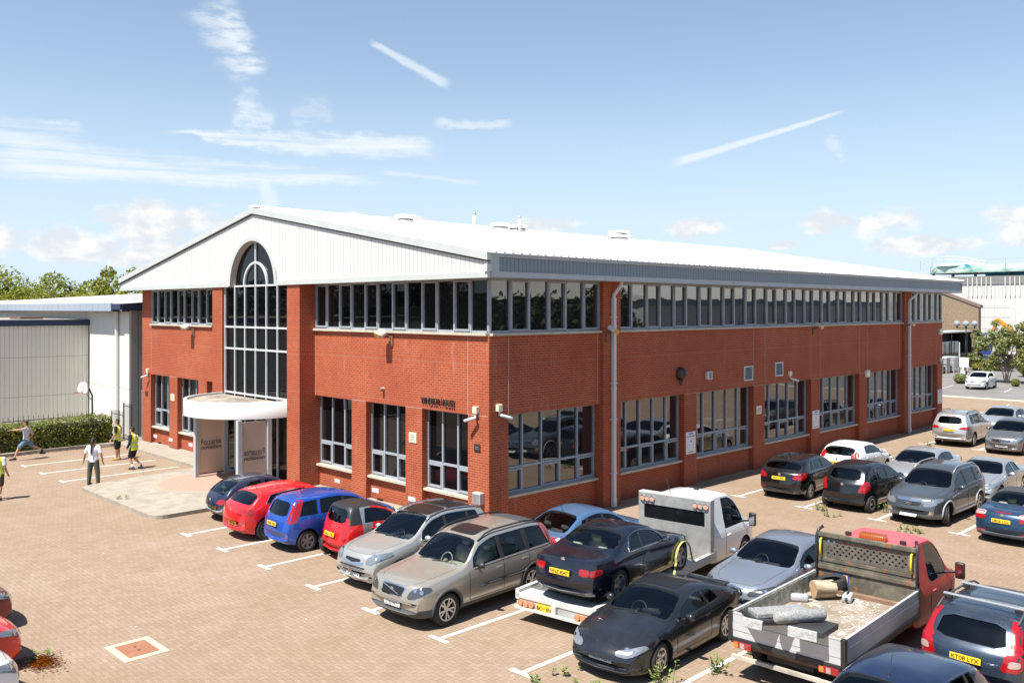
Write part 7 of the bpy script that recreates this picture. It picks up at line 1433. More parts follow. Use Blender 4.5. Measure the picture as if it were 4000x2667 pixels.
mb = MB(); mb.box(-90, 60, 128, 190, 0, 9.85); thing_part(SH, 'wall', mb, t.m); mb = MB(); mb.box(-90, 60, 127.9, 128.0, 9.85, 10.95); thing_part(SH, 'parapet', mb, ribbed_mat('dark_parapet', (.20, .195, .19), 'x', .45, .10, .0, .6)); mb = MB(); mb.box(-90, 60, 128.0, 190, 10.6, 10.7); thing_part(SH, 'roof', mb, M_STEEL)
mb = MB()
for i in range(40):
    if i % 9 in (6, 7): continue
    x = -42+i*.46*1.25; mb.box(x-.05, x+.05, 127.8, 127.9, 8.3, 10.8)
o = thing_part(SH, 'batten', mb, mat('pale_batten', (.62, .61, .58), .6)); o['kind'] = 'stuff'
# netted scaffold on the shed roof
SC = empty('scaffold', (-47.6, 140, 10.7), 0, 'scaffold wrapped in pale green debris netting on the shed roof', 'scaffold'); t = NT('debris_netting'); P, (x, y, z), _ = t.pos()
n = t.noise(t.comb(t.M('MULTIPLY', x, .5), y, t.M('MULTIPLY', z, 3.2)), 1., 5, .65); c = t.mix(t.rng(n, .40, .62), (.28, .46, .40), (.62, .66, .60)); c = t.mix(t.rng(t.noise(P, .5, 3), .58, .70), c, (.02, .22, .25)); t.L(c, t.b.inputs['Base Color']); t.b.inputs['Roughness'].default_value = .8; NETM = t.m
path = [(-1.8, 6), (-3.6, 3.4), (-4.0, .8), (-3.0, -1.2), (0, -2.2), (5, -2.6), (12, -2.8), (22, -2.9), (40, -2.9)]
mb = MB(); vs = []
for i, (a, b) in enumerate(path): vs += [(a, b, 1.15), (a, b-.15, 1.75), (a, b, 2.30+.08*math.sin(i*2))]
mb.add(vs, [(3*i+k, 3*i+3+k, 3*i+4+k, 3*i+1+k) for i in range(len(path)-1) for k in (0, 1)]); mb.build('netting', NETM, SC, True, recalc=False)
mb = MB(); mb.add([(a, b+.1, 1.15) for a, b in path]+[(40, 6, 1.15)], [tuple(range(len(path)+1))]); mb.add([(a, b+.1, 2.25) for a, b in path]+[(40, 6, 2.25)], [tuple(range(len(path)+1))]); mb.build('platform', NETM, SC, recalc=False)
mb = MB(); mb.lathe([(3.6, 2.2), (3.3, 2.45), (2.2, 2.68), (1.0, 2.74), (0, 2.75)], (.2, 1.0, 0), n=20); mb.build('netted_dome', NETM, SC, True)
arcp_ = [(-4.3+.56*i, -2.3, 2.75+.85*math.sin(math.pi*min(1, (i+1.5)/17.))) for i in range(17)]
for dz in (0, -.42): mb = MB(); mb.tube([(a, b, c_+dz) for a, b, c_ in arcp_], .03, 5); mb.build('guard_rail', M_STEEL, SC)
for i in range(0, 17, 3): a, b, c_ = arcp_[i]; mb = MB(); mb.tube([(a, b, 1.6), (a, b, c_+.08)], .03, 5); mb.build('standard', M_STEEL, SC)
for a in (7.5, 11, 18, 27): mb = MB(); mb.tube([(a, -2.9, 1.1), (a, -2.9, 3.1)], .03, 5); mb.build('standard', M_STEEL, SC)
mb = MB(); mb.tube([(5, -2.9, 2.95), (40, -2.9, 3.1)], .02, 4); mb.build('guard_rail', M_STEEL, SC)
for a in (-2.8, 0, 3.1, 7.6, 14): mb = MB(); mb.box(a-.14, a+.14, -1.6, -1.1, 0, 1.2); mb.build('leg', mat('dark_steel', (.04, .05, .06), .6), SC)
mb = MB(); mb.box(4.2, 40, -.6, 3, .25, 1.2); mb.build('blue_sheeting', mat('blue_net', (.02, .16, .24), .8, var=.4, vscale=1), SC)
# brown building
BB = empty('rendered_building', (-38, 108, 0), 0, 'tan rendered building with a sloping verge behind the open trailer', 'building'); mb = MB(); mb.prism([(-60, 0), (-35.6, 0), (-35.6, 6.75), (-41, 8.9), (-60, 8.9)], 112.0, 112.8, 'y'); thing_part(BB, 'wall', mb, mat('brown_pebbledash', (.22, .165, .11), .9, var=.28, vscale=6, bump=.3, bscale=30))
mb = MB(); mb.prism([(-35.4, 6.72), (-35.4, 7.02), (-41, 9.25), (-41, 8.95)], 111.9, 112.9, 'y'); thing_part(BB, 'verge', mb, mat('brown_verge', (.17, .12, .10), .8))
# open curtain trailer along +y with pallets
TRA = empty('curtain_trailer', (-37.2, 99, 0), 0, 'open sided lorry trailer with a white roof edge, loaded with wrapped pallets', 'trailer')
mb = MB(); mb.box(-38.5, -36.0, 97.5, 110.9, 1.3, 1.5); thing_part(TRA, 'bed', mb, mat('trailer_bed', (.10, .09, .08), .8)); mb = MB(); mb.box(-38.52, -35.98, 97.5, 110.95, 3.9, 4.05); thing_part(TRA, 'roof', mb, M_WHITE); mb = MB(); mb.box(-38.52, -38.45, 97.5, 110.9, 1.5, 3.9); thing_part(TRA, 'far_curtain', mb, M_DGREY); mb = MB(); mb.box(-38.5, -36.0, 110.86, 110.93, 1.5, 3.9); thing_part(TRA, 'headboard', mb, M_BLACK)
for y in (98, 104.5, 109.4): mb = MB(); mb.box(-36.08, -36.0, y-.06, y+.06, 1.5, 3.9); thing_part(TRA, 'post', mb, M_BLACK)
for y in (99.5, 101, 102.5): 
    for sd in (-36.3, -38.2): mb = MB(); mb.tube([(sd-.15, y, .5), (sd+.15, y, .5)], .5, 16); thing_part(TRA, 'wheel', mb, M_TYRE)
WRAP = NT('wrapped_goods'); P, (x, y, z), _ = WRAP.pos(); c = WRAP.mix(WRAP.M('LESS_THAN', WRAP.M('FRACT', WRAP.M('MULTIPLY', z, 5.)), .2), (.34, .33, .33), (.16, .15, .14)); c = WRAP.mix(WRAP.rng(WRAP.noise(P, 4, 5, .7), .55, .68), c, (.66, .66, .68)); WRAP.L(c, WRAP.b.inputs['Base Color']); WRAP.b.inputs['Roughness'].default_value = .3; WRAP = WRAP.m
def pallet(x, y, z, h, label, w=1.1, top=None):
    e = empty('wrapped_pallet', (x, y, z), 0, label, 'pallet', 'wrapped pallets by the trailer'); mb = MB()
    for a in (-.45, 0, .45): mb.box(a*w-.05, a*w+.05, -.5*w, .5*w, 0, .12)
    mb.build('pallet_base', mat('pallet_wood', (.36, .26, .15), .9), e); mb = MB(); mb.bevbox(-.5*w, .5*w, -.5*w, .5*w, .12, h, .05); mb.build('wrapped_load', WRAP, e)
    mb = MB(); mb.bevbox(-.52*w, .52*w, -.52*w, .52*w, h-.1, h+.03, .03); mb.build('top_sheet', top or mat('pale_film', (.55, .60, .66), .3), e)
pallet(-36.7, 102.2, 1.5, 1.35, 'leftmost wrapped pallet inside the open trailer'); pallet(-36.7, 103.6, 1.5, 1.4, 'second wrapped pallet inside the open trailer'); pallet(-36.7, 105.0, 1.5, 1.42, 'third wrapped pallet inside the open trailer'); pallet(-36.7, 106.4, 1.5, 1.38, 'rightmost wrapped pallet inside the open trailer')
pallet(-33.9, 94.0, 0, 1.6, 'wrapped pallet on the ground by the far corner of the brick building'); pallet(-33.8, 95.6, 0, 1.62, 'middle wrapped pallet on the ground before the trailer'); pallet(-33.6, 97.2, 0, 1.62, 'right hand wrapped pallet on the ground beside the white barrel')
# tractor unit
def box_lorry():
    e = empty('lorry_cab', (-38.4, 120.5, 0), R(-122), 'blue and white lorry cab with a roof fairing parked beyond the trailer', 'lorry'); BL = paint('lorry_blue', (.012, .055, .36), .2, .3, .03)
    mb = MB(); mb.prism([(-1.1, .5), (1.05, .5), (1.15, 1.2), (1.0, 2.6), (.8, 2.75), (-1.1, 2.75)], -1.2, 1.2, 'y'); mb.build('cab', BL, e); mb = MB(); mb.prism([(-1.1, 2.76), (.75, 2.76), (.3, 3.25), (-.5, 3.55), (-1.1, 3.6)], -1.05, 1.05, 'y'); mb.build('roof_fairing', M_WHITE, e)
    mb = MB(); mb.prism([(.72, 2.76), (.82, 2.76), (.36, 3.3), (-.45, 3.62), (-.5, 3.54), (.3, 3.22)], -1.1, 1.1, 'y'); mb.build('fairing_edge', BL, e)
    mb = MB(); mb.add([(1.155, -1.08, 1.55), (1.155, 1.08, 1.55), (1.03, 1.08, 2.5), (1.03, -1.08, 2.5)], [(0, 1, 2, 3)]); mb.build('windscreen', M_PANE, e, recalc=False); mb = MB(); mb.bevbox(1.0, 1.5, -1.15, 1.15, 2.5, 2.66, .04); mb.build('sun_visor', BL, e)
    for sd in (1, -1): mb = MB(); mb.add([(.9, sd*1.21, 1.55), (.0, sd*1.21, 1.55), (.0, sd*1.21, 2.4), (.8, sd*1.21, 2.4)], [(0, 1, 2, 3)]); mb.build('side_window', M_PANE, e, recalc=False); mb = MB(); mb.bevbox(1.0, 1.15, sd*1.45-.1, sd*1.45+.1, 1.7, 2.3, .03); mb.build('mirror', M_WHITE, e); mb = MB(); mb.bevbox(1.1, 1.2, sd*.8-.2, sd*.8+.2, .75, .98, .02); mb.build('headlight', M_HEAD, e)
    mb = MB(); mb.box(1.13, 1.17, -1.0, 1.0, 1.05, 1.45); mb.build('grille_panel', M_WHITE, e); mb = MB(); mb.bevbox(.9, 1.3, -1.22, 1.22, .35, .62, .04); mb.build('bumper', M_WHITE, e); mb = MB(); mb.box(-4.5, -1.0, -.45, .45, .5, .8); mb.build('chassis', M_BLACK, e)
    for x in (.3, -3.2):
        for sd in (1, -1): add_wheel(e, x, sd*1.08, .5, .5, 'steel', sd, 0, wid=.3)
box_lorry()
# orange excavator
OR = mat('excavator_orange', (.62, .24, .03), .5); EX = empty('excavator', (-29.6, 112, 0), R(160), 'orange tracked excavator with raised boom behind the trees', 'excavator')
mb = MB(); mb.bevbox(-1.6, 1.5, -1.2, 1.2, .9, 2.2, .1); mb.build('house', OR, EX); mb = MB(); mb.bevbox(.2, 1.6, .1, 1.2, 1.1, 2.9, .08); mb.build('operator_cab', M_PANE, EX); mb = MB(); mb.bevbox(.2, 1.62, .08, 1.22, 2.88, 2.98, .03); mb.build('cab_roof', OR, EX)
for sd in (1, -1): mb = MB(); mb.prism([(-1.9, .1), (1.9, .1), (2.1, .45), (1.9, .8), (-1.9, .8), (-2.1, .45)], sd*1.1-.28, sd*1.1+.28, 'y'); mb.build('track', M_BLACK, EX)
mb = MB(); mb.prism([(1.2, 1.6), (1.6, 1.4), (3.4, 4.0), (4.9, 5.2), (4.7, 5.5), (3.0, 4.4)], -.25, .1, 'y'); mb.build('boom', OR, EX); mb = MB(); mb.prism([(4.7, 5.5), (5.1, 5.3), (5.7, 3.1), (5.5, 3.0)], -.2, .05, 'y'); mb.build('stick', OR, EX); mb = MB(); mb.prism([(5.4, 3.1), (5.8, 3.1), (6.1, 2.4), (5.5, 2.2), (5.1, 2.6)], -.45, .3, 'y'); mb.build('bucket', M_DGREY, EX)
mb = MB(); mb.tube([(2.0, -.08, 1.9), (3.5, -.08, 3.8)], .07, 8); mb.build('ram', M_CHR, EX)
e = empty('cabin', (-25.5, 116, 0), 0, 'low white and grey site cabin behind the trees', 'cabin'); mb = MB(); mb.box(-4, 6, 0, 2.4, .2, 2.9); mb.build('wall', mat('cabin_grey', (.45, .46, .48), .6), e); mb = MB(); mb.box(-4.1, 6.1, -.1, 2.5, 2.9, 3.15); mb.build('roof', M_WHITE, e); mb = MB(); mb.box(-2, .5, -.03, 0, 1.2, 2.2); mb.build('window', M_PANE, e)
# street lamp with four globes
e = empty('street_lamp', (-28.45, 86.1, 0), R(20), 'black lamp post with four frosted globes', 'street lamp'); mb = MB(); mb.tube([(0, 0, 0), (0, 0, 1.0)], .09, 10); mb.tube([(0, 0, 1.0), (0, 0, 5.0)], .055, 10); mb.build('post', M_BLACK, e, True); mb = MB(); mb.tube([(-.75, 0, 4.85), (.75, 0, 4.85)], .03, 6); mb.tube([(0, -.75, 4.85), (0, .75, 4.85)], .03, 6); mb.build('cross_arm', M_BLACK, e)
GLB = mat('frosted_globe', (.30, .32, .34), .2, coat=1.)
for dx, dy in ((.72, 0), (-.72, 0), (0, .72), (0, -.72)):
    bm = bmesh.new(); bmesh.ops.create_uvsphere(bm, u_segments=20, v_segments=12, radius=.27); mb = MB(); mb.bm(bm); g_ = mb.build('globe', GLB, e, True, loc=(dx, dy, 5.25)); mb = MB(); mb.tube([(0, 0, -.40), (0, 0, -.2)], [.05, .10], 10); mb.build('globe_holder', M_BLACK, g_)
def post_sign(x, y, w, z0, z1, m, label, ph, col, lines=True):
    e = empty('post_sign', (x, y, 0), R(8), label, 'sign'); mb = MB(); mb.tube([(0, .04, 0), (0, .04, ph)], .05, 8); mb.build('post', M_BLACK, e); mb = MB(); mb.bevbox(-w/2, w/2, -.03, 0, z0, z1, .01); mb.build('board', m, e)
    for i in range(4): mb = MB(); zz = z0+(z1-z0)*(.2+.2*i); mb.box(-w*.36, w*.36, -.034, -.03, zz, zz+.03); mb.build('text_line', col, e)
post_sign(-28.35, 85.4, .72, 1.32, 2.2, WS, 'white car park notice board on the lamp post', 2.25, LT); post_sign(-28.2, 84.6, .38, .62, 1.08, WS, 'small white and green sign on a short black post below the notice board', 1.1, mat('sign_green', (.04, .34, .22), .6))
e = empty('scaffold_pole', (-33.15, 98.4, 0), 0, 'thin pale upright pole beside the white barrel', 'pole'); mb = MB(); mb.tube([(0, 0, 0), (0, 0, 3.1)], .06, 8); mb.build('pole', mat('pale_green_pole', (.50, .54, .48), .6), e)
e = empty('barrel', (-32.7, 98.6, .0), 0, 'white wrapped barrel on a small red base beyond the clipped bush', 'barrel'); mb = MB(); mb.lathe([(0, 1.45), (.26, 1.45), (.29, 1.38), (.29, .3), (.33, .1), (.33, 0), (0, 0)], n=16); mb.build('drum', mat('barrel_white', (.66, .67, .70), .4), e, True); mb = MB(); mb.bevbox(-.4, .4, -.3, .3, 0, .1, .02); mb.build('base', M_TAIL, e)
# planting
def bush(name, x, y, rx, rzv, n, lm, label, seed, s=.07, flowers=None):
    g = random.Random(seed); e = empty(name, (x, y, 0), 0, label, 'bush', 'bushes around the far car park'); mb = MB(); mb.lathe([(0, 0), (rx*.7, .1), (rx*.75, rzv), (0, rzv*1.5)], n=10); mb.build('twigs', mat('twig_dark', (.03, .03, .012), .95), e); mb = MB(); leaves(mb, (0, 0, rzv), (rx, rx, rzv), n, s, g, .5, .75); mb.build('foliage', lm, e, recalc=False)
    if flowers:
        mb = MB(); leaves(mb, (0, 0, rzv), (rx*1.02, rx*1.02, rzv*1.03), n//8, s*.8, g, .5, .95); mb.build('flower', flowers, e, recalc=False)
YEL = mat('yellow_flower', (.60, .38, .04), .7)
bush('clipped_bush', -28.0, 83.4, .58, .45, 1300, LFP, 'squarish pale green bush in front of the lamp post', 1); bush('round_bush', -32.6, 102.0, .52, .48, 900, LF1, 'round yellow green bush at the foot of the trailer', 2, .07, YEL); bush('clipped_bush', -23.6, 83.4, .36, .33, 700, LF2, 'small clipped bush right of the white hatchback', 3); bush('clipped_bush', -21.6, 84.0, .5, .4, 800, LF1, 'clipped bush cut off by the right edge', 4)
bush('flowering_bush', -31.0, 103.0, .5, .3, 500, LF2, 'low bush with orange flowers beside the dark car', 5, .06, YEL)
for i, (x, y, lb) in enumerate(((-25.5, 96.5, 'left clump of the dark shrubs behind the birch like tree'), (-22.8, 95.5, 'middle clump of the dark shrubs behind the birch like tree'), (-20.0, 95.0, 'right clump of the dark shrubs behind the birch like tree'))): bush('dark_shrub', x, y, 1.7, .95+.1*i, 1800, LF2, lb, 10+i, .13, None)
e = tree('multi_stem_tree', -25.3, 86.8, 5.6, [(-2.6, 0, 2.2, .7), (-1.9, 0, 3.4, .9), (-1.0, .4, 4.1, .9), (0, -.5, 3.4, 1.0), (.9, 0, 4.0, .9), (-.6, 0, 2.2, .9), (.4, .5, 1.9, .8), (1.7, 0, 3.0, .9), (-1.6, -.3, 1.5, .7), (2.4, .3, 3.8, .9), (3.2, 0, 2.6, 1.1), (1.2, 0, 5.0, .5), (-.9, 0, 5.3, .4), (-2.4, 0, 4.2, .6), (1.5, -.4, 2.0, .9), (3.0, 0, 1.4, .9), (2.2, 0, 4.7, .8), (.2, 0, 4.6, .8)], 11000, .13, LFP, 'pale leaved multi stem tree behind the white hatchback', PBARK, .09, 71, .25, 0, .35)
st_ = MB()
for dx in (-.3, .15, .35, -.1): st_.tube([(dx*.4, 0, 0), (dx*1.2, .1, 1.2), (dx*3, 0, 2.8)], .06, 6, r2=.03)
st_.build('stem', PBARK, e, True)
e = tree('multi_stem_tree', -21.6, 87.5, 6.6, [(-1.8, 0, 6.0, .5), (-.6, 0, 6.6, .6), (.6, 0, 5.8, .8), (-1.0, 0, 4.4, .8), (.4, 0, 4.2, 1.0), (-.3, 0, 2.8, 1.0), (1.2, 0, 2.6, 1.0), (-1.7, 0, 2.2, .8), (-2.2, 0, 5.0, .7), (-1.5, 0, 3.4, .9)], 7500, .13, LFP, 'taller thin leaved tree at the right edge of the photo', PBARK, .09, 77, .25, 0, .3)
cc(SUV, 'black car seen between the lorry cab and the pale tree', -31.7, 103.5, 1, P_BLK, plate_rear='', rails=None, chrome=0)
# opposite warehouse, seen only as a reflection in the long wall's windows
OW = empty('opposite_warehouse', (15, 62, 0), 0, 'grey warehouse with a white roof across the car park, mirrored in the upper windows', 'warehouse')
mb = MB(); mb.box(15, 60, 71, 210, 0, 7.5); thing_part(OW, 'wall', mb, ribbed_mat('grey_warehouse_sheet', (.46, .46, .46), 'y', 6.0, .02, .5, .6, .2)); mb = MB(); mb.box(14.8, 15, 70.8, 210, 6.9, 7.6); thing_part(OW, 'fascia', mb, mat('warehouse_fascia', (.22, .24, .26), .6)); mb = MB(); mb.prism([(14.6, 7.55), (60.4, 7.55), (37.5, 11.6)], 70.6, 210.2, 'y'); thing_part(OW, 'roof', mb, ribbed_mat('pale_ribbed_roof', (.62, .61, .56), 'y', 2.4, .05, .6, .6, .5))
for i in range(6): mb = MB(); y = 90+i*18; mb.box(14.78, 14.99, y, y+5, .3, 4.8); thing_part(OW, 'roller_door', mb, mat('roller_door', (.45, .47, .50), .5))
mb = MB(); mb.box(14.7, 14.8, 128, 141, 4.7, 6.6); thing_part(OW, 'blue_banner', mb, mat('blue_banner', (.01, .22, .62), .5)); mb = MB(); mb.box(14.7, 14.8, 143, 160, 5.4, 6.6); thing_part(OW, 'red_banner', mb, mat('red_banner', (.55, .01, .03), .5))
# ================================================================ people
def remesh(name, mb, parent, m, vox=.012, it=2):
    """fuse overlapping tapered limbs and lofts into one continuous surface"""
    me = mb.mesh(name, recalc=True); o = bpy.data.objects.new(name, me); COL.objects.link(o)
    md = o.modifiers.new('r', 'REMESH'); md.mode = 'VOXEL'; md.voxel_size = vox; md.use_smooth_shade = True
    sm = o.modifiers.new('s', 'SMOOTH'); sm.factor = .5; sm.iterations = it
    dg = bpy.context.evaluated_depsgraph_get(); dg.update(); nm = bpy.data.meshes.new_from_object(o.evaluated_get(dg)); bpy.data.objects.remove(o)
    nm.materials.clear(); nm.materials.append(m); r = bpy.data.objects.new(name, nm); COL.objects.link(r); r.parent = parent; return r
def ball(mb, c, r, sc=(1, 1, 1), rot=None):
    bm = bmesh.new(); bmesh.ops.create_icosphere(bm, subdivisions=2, radius=r); M_ = Matrix.Translation(c) @ (rot.to_4x4() if rot else Matrix.Identity(4)) @ Matrix.Diagonal((*sc, 1)); mb.bm(bm, None, M_)
def limb(mb, pts, rs, n=12):
    mb.tube([Vector(p) for p in pts], list(rs), n)
    for p, r in zip(pts, rs): ball(mb, Vector(p), r*.985)
def loft(mb, secs, n=20):
    """secs: (centre, axis, depth radius, width radius)"""
    vs = []
    for c, ax, rx, ry in secs:
        ax = Vector(ax).normalized(); u = Vector((1, 0, 0)); u = (u-ax*u.dot(ax)).normalized(); w = ax.cross(u)
        for k in range(n): a = 2*math.pi*k/n; vs.append((Vector(c)+u*math.cos(a)*rx+w*math.sin(a)*ry)[:])
    m_ = len(secs); mb.add(vs, [(q*n+k, q*n+(k+1) % n, (q+1)*n+(k+1) % n, (q+1)*n+k) for q in range(m_-1) for k in range(n)]+[tuple(reversed(range(n))), tuple((m_-1)*n+k for k in range(n))])
SK = mat('skin', (.46, .24, .16), .5); SKT = mat('skin_tan', (.34, .17, .10), .5); HAIR = mat('dark_hair', (.018, .012, .009), .6); VEST = mat('hi_vis_yellow', (.62, .80, .02), .7); REFL = mat('reflective_band', (.50, .54, .50), .4); TEEW = mat('white_tee', (.66, .67, .72), .85); TEEG = mat('grey_tee', (.46, .47, .53), .85); BLKC = mat('black_cloth', (.010, .010, .012), .9); DENIM = mat('blue_shorts', (.12, .19, .30), .9); OLIVE = mat('olive_trousers', (.075, .075, .055), .9, var=.25, vscale=10); BOOT = mat('tan_boot', (.40, .21, .08), .7); TRAIN = mat('dark_trainer', (.03, .032, .05), .7); SOCK = mat('white_sock', (.68, .68, .68), .9)
def person(label, loc, rzv, P, top, bottom, shoes, skinm=SK, sleeves='short', legs='shorts', vest=False, hairstyle='short', sock=None, vestopen=False):
    """P: joint dict in metres, facing +x, y to the person's left"""
    e = empty('person', loc, rzv, label, 'person'); V_ = Vector; g = lambda n: V_(P[n])
    f = V_(P.get('face', (1, 0, 0))).normalized(); hd = g('head'); pe, ch, nk = g('pel'), g('chest'), g('neck'); ax = (ch-pe).normalized(); up = (hd-nk).normalized(); f2 = (f-up*f.dot(up)).normalized(); sdv = up.cross(f2)
    fr = Matrix((f2, sdv, up)).transposed()
    def torso(mb, k=0., low=-.06, hi=1):
        S2 = [(pe+ax*low, ax, .105+k, .165+k), (pe+ax*.04, ax, .108+k, .165+k), (pe.lerp(ch, .45), ax, .095+k, .145+k), (ch-ax*.03, ax, .115+k, .170+k), (ch+ax*.07, ax, .11+k, .180+k), (ch+ax*.14, ax, .085+k*.8, .150+k*.5)]
        if hi: S2.append((nk-ax*.01, ax, .062+k*.4, .072+k*.4))
        loft(mb, S2)
    mb = MB(); torso(mb); limb(mb, [nk-up*.05, nk+up*.05, hd-up*.05], [.06, .056, .055])
    ball(mb, hd+up*.025-f2*.012, .1, (.98, .80, 1.02), fr); ball(mb, hd-up*.055+f2*.022, .07, (.92, .80, 1.0), fr); limb(mb, [hd+f2*.082+up*.012, hd+f2*.104-up*.018], [.010, .015], 8)
    for s in ('l', 'r'):
        sd_ = 1 if s == 'l' else -1; limb(mb, [g('sh'+s), g('sh'+s).lerp(g('el'+s), .4), g('el'+s), g('el'+s).lerp(g('wr'+s), .35), g('wr'+s)], [.062, .052, .042, .042, .028]); limb(mb, [ch+ax*.09, g('sh'+s)], [.085, .062])
        fd = (g('wr'+s)-g('el'+s)).normalized(); side = V_((1, 0, 0)); side = (side-fd*side.dot(fd)).normalized(); cu = fd.cross(side)*(-sd_)
        w0 = g('wr'+s); pr_ = Matrix((fd, side, fd.cross(side))).transposed(); ball(mb, w0+fd*.055, .045, (1.05, .82, .42), pr_)
        for k, (off, ln) in enumerate(((.030, .060), (.011, .072), (-.008, .068), (-.026, .052))):
            a = w0+fd*.088+side*off; b = a+fd*ln*.55+cu*.004; limb(mb, [a, b, b+fd*ln*.40+cu*.020], [.0105, .0100, .0090], 8)
        a = w0+fd*.035+side*.030; limb(mb, [a, a+side*.022+fd*.028, a+side*.022+fd*.060+cu*.010], [.014, .0115, .0100], 8)
        limb(mb, [g('hi'+s), g('hi'+s).lerp(g('kn'+s), .5), g('kn'+s), g('kn'+s).lerp(g('an'+s), .3), g('kn'+s).lerp(g('an'+s), .75), g('an'+s)], [.098, .078, .056, .060, .040, .036])
        ball(mb, hd+sdv*sd_*.082+up*.0-f2*.012, .026, (.75, .4, 1.15), fr)
    body = remesh('body', mb, e, skinm, .0085, 1)
    for s_ in (1, -1):
        mb = MB(); c = hd+f2*.088+sdv*.031*s_+up*.012; mb.tube([c-f2*.006, c+f2*.005], .010, 8); mb.build('eye', M_BLACK, e)
    mb = MB(); mb.tube([hd+f2*.086-up*.058+sdv*.022, hd+f2*.093-up*.060, hd+f2*.086-up*.058-sdv*.022], .005, 5); mb.build('mouth', mat('lip', (.30, .10, .08), .5), e)
    mb = MB(); ball(mb, hd+up*.050-f2*.026, .1, (1.02, .86, .90), fr); ball(mb, hd-f2*.045-up*.012, .08, (.85, .98, 1.1), fr); hm = remesh('hair', mb, e, HAIR, .012, 2)
    bm = bmesh.new(); bm.from_mesh(hm.data); pc = hd+up*.036+f2*.06; bmesh.ops.bisect_plane(bm, geom=list(bm.verts)+list(bm.edges)+list(bm.faces), plane_co=pc, plane_no=(f2*.75-up*.66), clear_outer=True); bm.to_mesh(hm.data); bm.free()
    if hairstyle == 'tail':
        pts = [hd+up*.02-f2*.11, hd-up*.06-f2*.14, hd-up*.22-f2*.15, hd-up*.42-f2*.14, hd-up*.58-f2*.13]; mb = MB(); mb.tube(pts, [.045, .036, .038, .030, .008], 10); mb.build('ponytail', HAIR, hm, True)
    # clothes: the same lofts a little wider, fused
    mb = MB(); torso(mb, .022, -.09, 0); ball(mb, nk-ax*.05, .075, (1, 1.2, .7))
    for s in ('l', 'r'):
        mid = g('sh'+s).lerp(g('el'+s), .72); limb(mb, [ch+ax*.08, g('sh'+s)], [.098, .078])
        if sleeves == 'short': limb(mb, [g('sh'+s), mid], [.078, .068])
        else: limb(mb, [g('sh'+s), g('el'+s), g('wr'+s)], [.078, .058, .040])
    cut_(remesh('top', mb, e, top, .013, 2), [(nk+up*.012, up)])
    if vest:
        mb = MB(); torso(mb, .040, -.14, 0)
        for s in ('l', 'r'): limb(mb, [ch+ax*.09, g('sh'+s).lerp(ch, .12)], [.108, .088])
        v = remesh('hi_vis_vest', mb, e, VEST, .015, 2)
        for fz in (.02, .48): 
            c = pe.lerp(ch, fz); mb = MB(); n_ = 24; u = V_((1, 0, 0)); u = (u-ax*u.dot(ax)).normalized(); w = ax.cross(u); kx, ky = (.149, .206) if fz < .3 else (.141, .190); pr_ = [c+u*math.cos(a)*kx+w*math.sin(a)*ky for a in [2*math.pi*i/n_ for i in range(n_)]]; vs = [(p-ax*.025)[:] for p in pr_]+[(p+ax*.025)[:] for p in pr_]; mb.add(vs, [(i, (i+1) % n_, n_+(i+1) % n_, n_+i) for i in range(n_)]); mb.build('reflective_band', REFL, v, True)
        for s_ in (1, -1): mb = MB(); mb.tube([pe.lerp(ch, .5)+V_((-.128, .10*s_, 0)), ch+V_((-.152, .10*s_, 0)), ch+V_((-.145, .10*s_, .08)), ch+V_((-.09, .10*s_, .155))], .020, 4); mb.build('reflective_band', REFL, v, True)
    mb = MB(); loft(mb, [(pe-V_((0, 0, .09)), V_((0, 0, 1)), .125, .175), (pe-ax*.02, ax, .128, .182), (pe+ax*.06, ax, .118, .172)])
    for s in ('l', 'r'):
        h_, k_, a_ = g('hi'+s), g('kn'+s), g('an'+s)
        if legs == 'shorts': limb(mb, [h_, h_.lerp(k_, .5), h_.lerp(k_, .86)], [.118, .105, .098])
        else: limb(mb, [h_, k_, k_.lerp(a_, .5), a_+V_((0, 0, .03))], [.116, .088, .080, .070])
    remesh('shorts' if legs == 'shorts' else 'trousers', mb, e, bottom, .013, 2)
    for s in ('l', 'r'):
        a = g('an'+s); toe = V_(P.get('to'+s, tuple(a+V_((.17, 0, -.055))))); d = (toe-a); d.z = 0; d = d.normalized() if d.length > .02 else V_((1, 0, 0))
        b0_ = V_((a.x, a.y, toe.z)); mb = MB(); limb(mb, [b0_-d*.05+V_((0, 0, .015)), b0_+d*.08+V_((0, 0, .012)), toe], [.044, .044, .038], 10); limb(mb, [a, b0_+V_((0, 0, .02))], [.046, .044], 10); remesh('shoe', mb, e, shoes, .012, 1)
        if sock: mb = MB(); kn = g('kn'+s); mb.tube([a+(kn-a)*.02, a+(kn-a)*.28], [.046, .052], 10); mb.build('sock', sock, e, True)
    return e
def cut_(o, planes):
    for co_, no in planes:
        bm = bmesh.new(); bm.from_mesh(o.data); bmesh.ops.bisect_plane(bm, geom=list(bm.verts)+list(bm.edges)+list(bm.faces), plane_co=co_, plane_no=no, clear_outer=True); bm.to_mesh(o.data); bm.free()
    return o
STAND = dict(pel=(0, 0, .96), chest=(.0, 0, 1.30), neck=(0, 0, 1.50), head=(.02, 0, 1.66), shl=(0, .19, 1.42), shr=(0, -.19, 1.42), ell=(-.02, .25, 1.14), elr=(-.02, -.25, 1.14), wrl=(.04, .27, .90), wrr=(.04, -.27, .90), hil=(0, .09, .90), hir=(0, -.09, .90), knl=(.01, .11, .50), knr=(.01, -.11, .50), anl=(-.02, .12, .085), anr=(-.02, -.12, .085))
def pose(**k): d = dict(STAND); d.update(k); return d
def toward(dx, dy): return math.atan2(dy, dx)
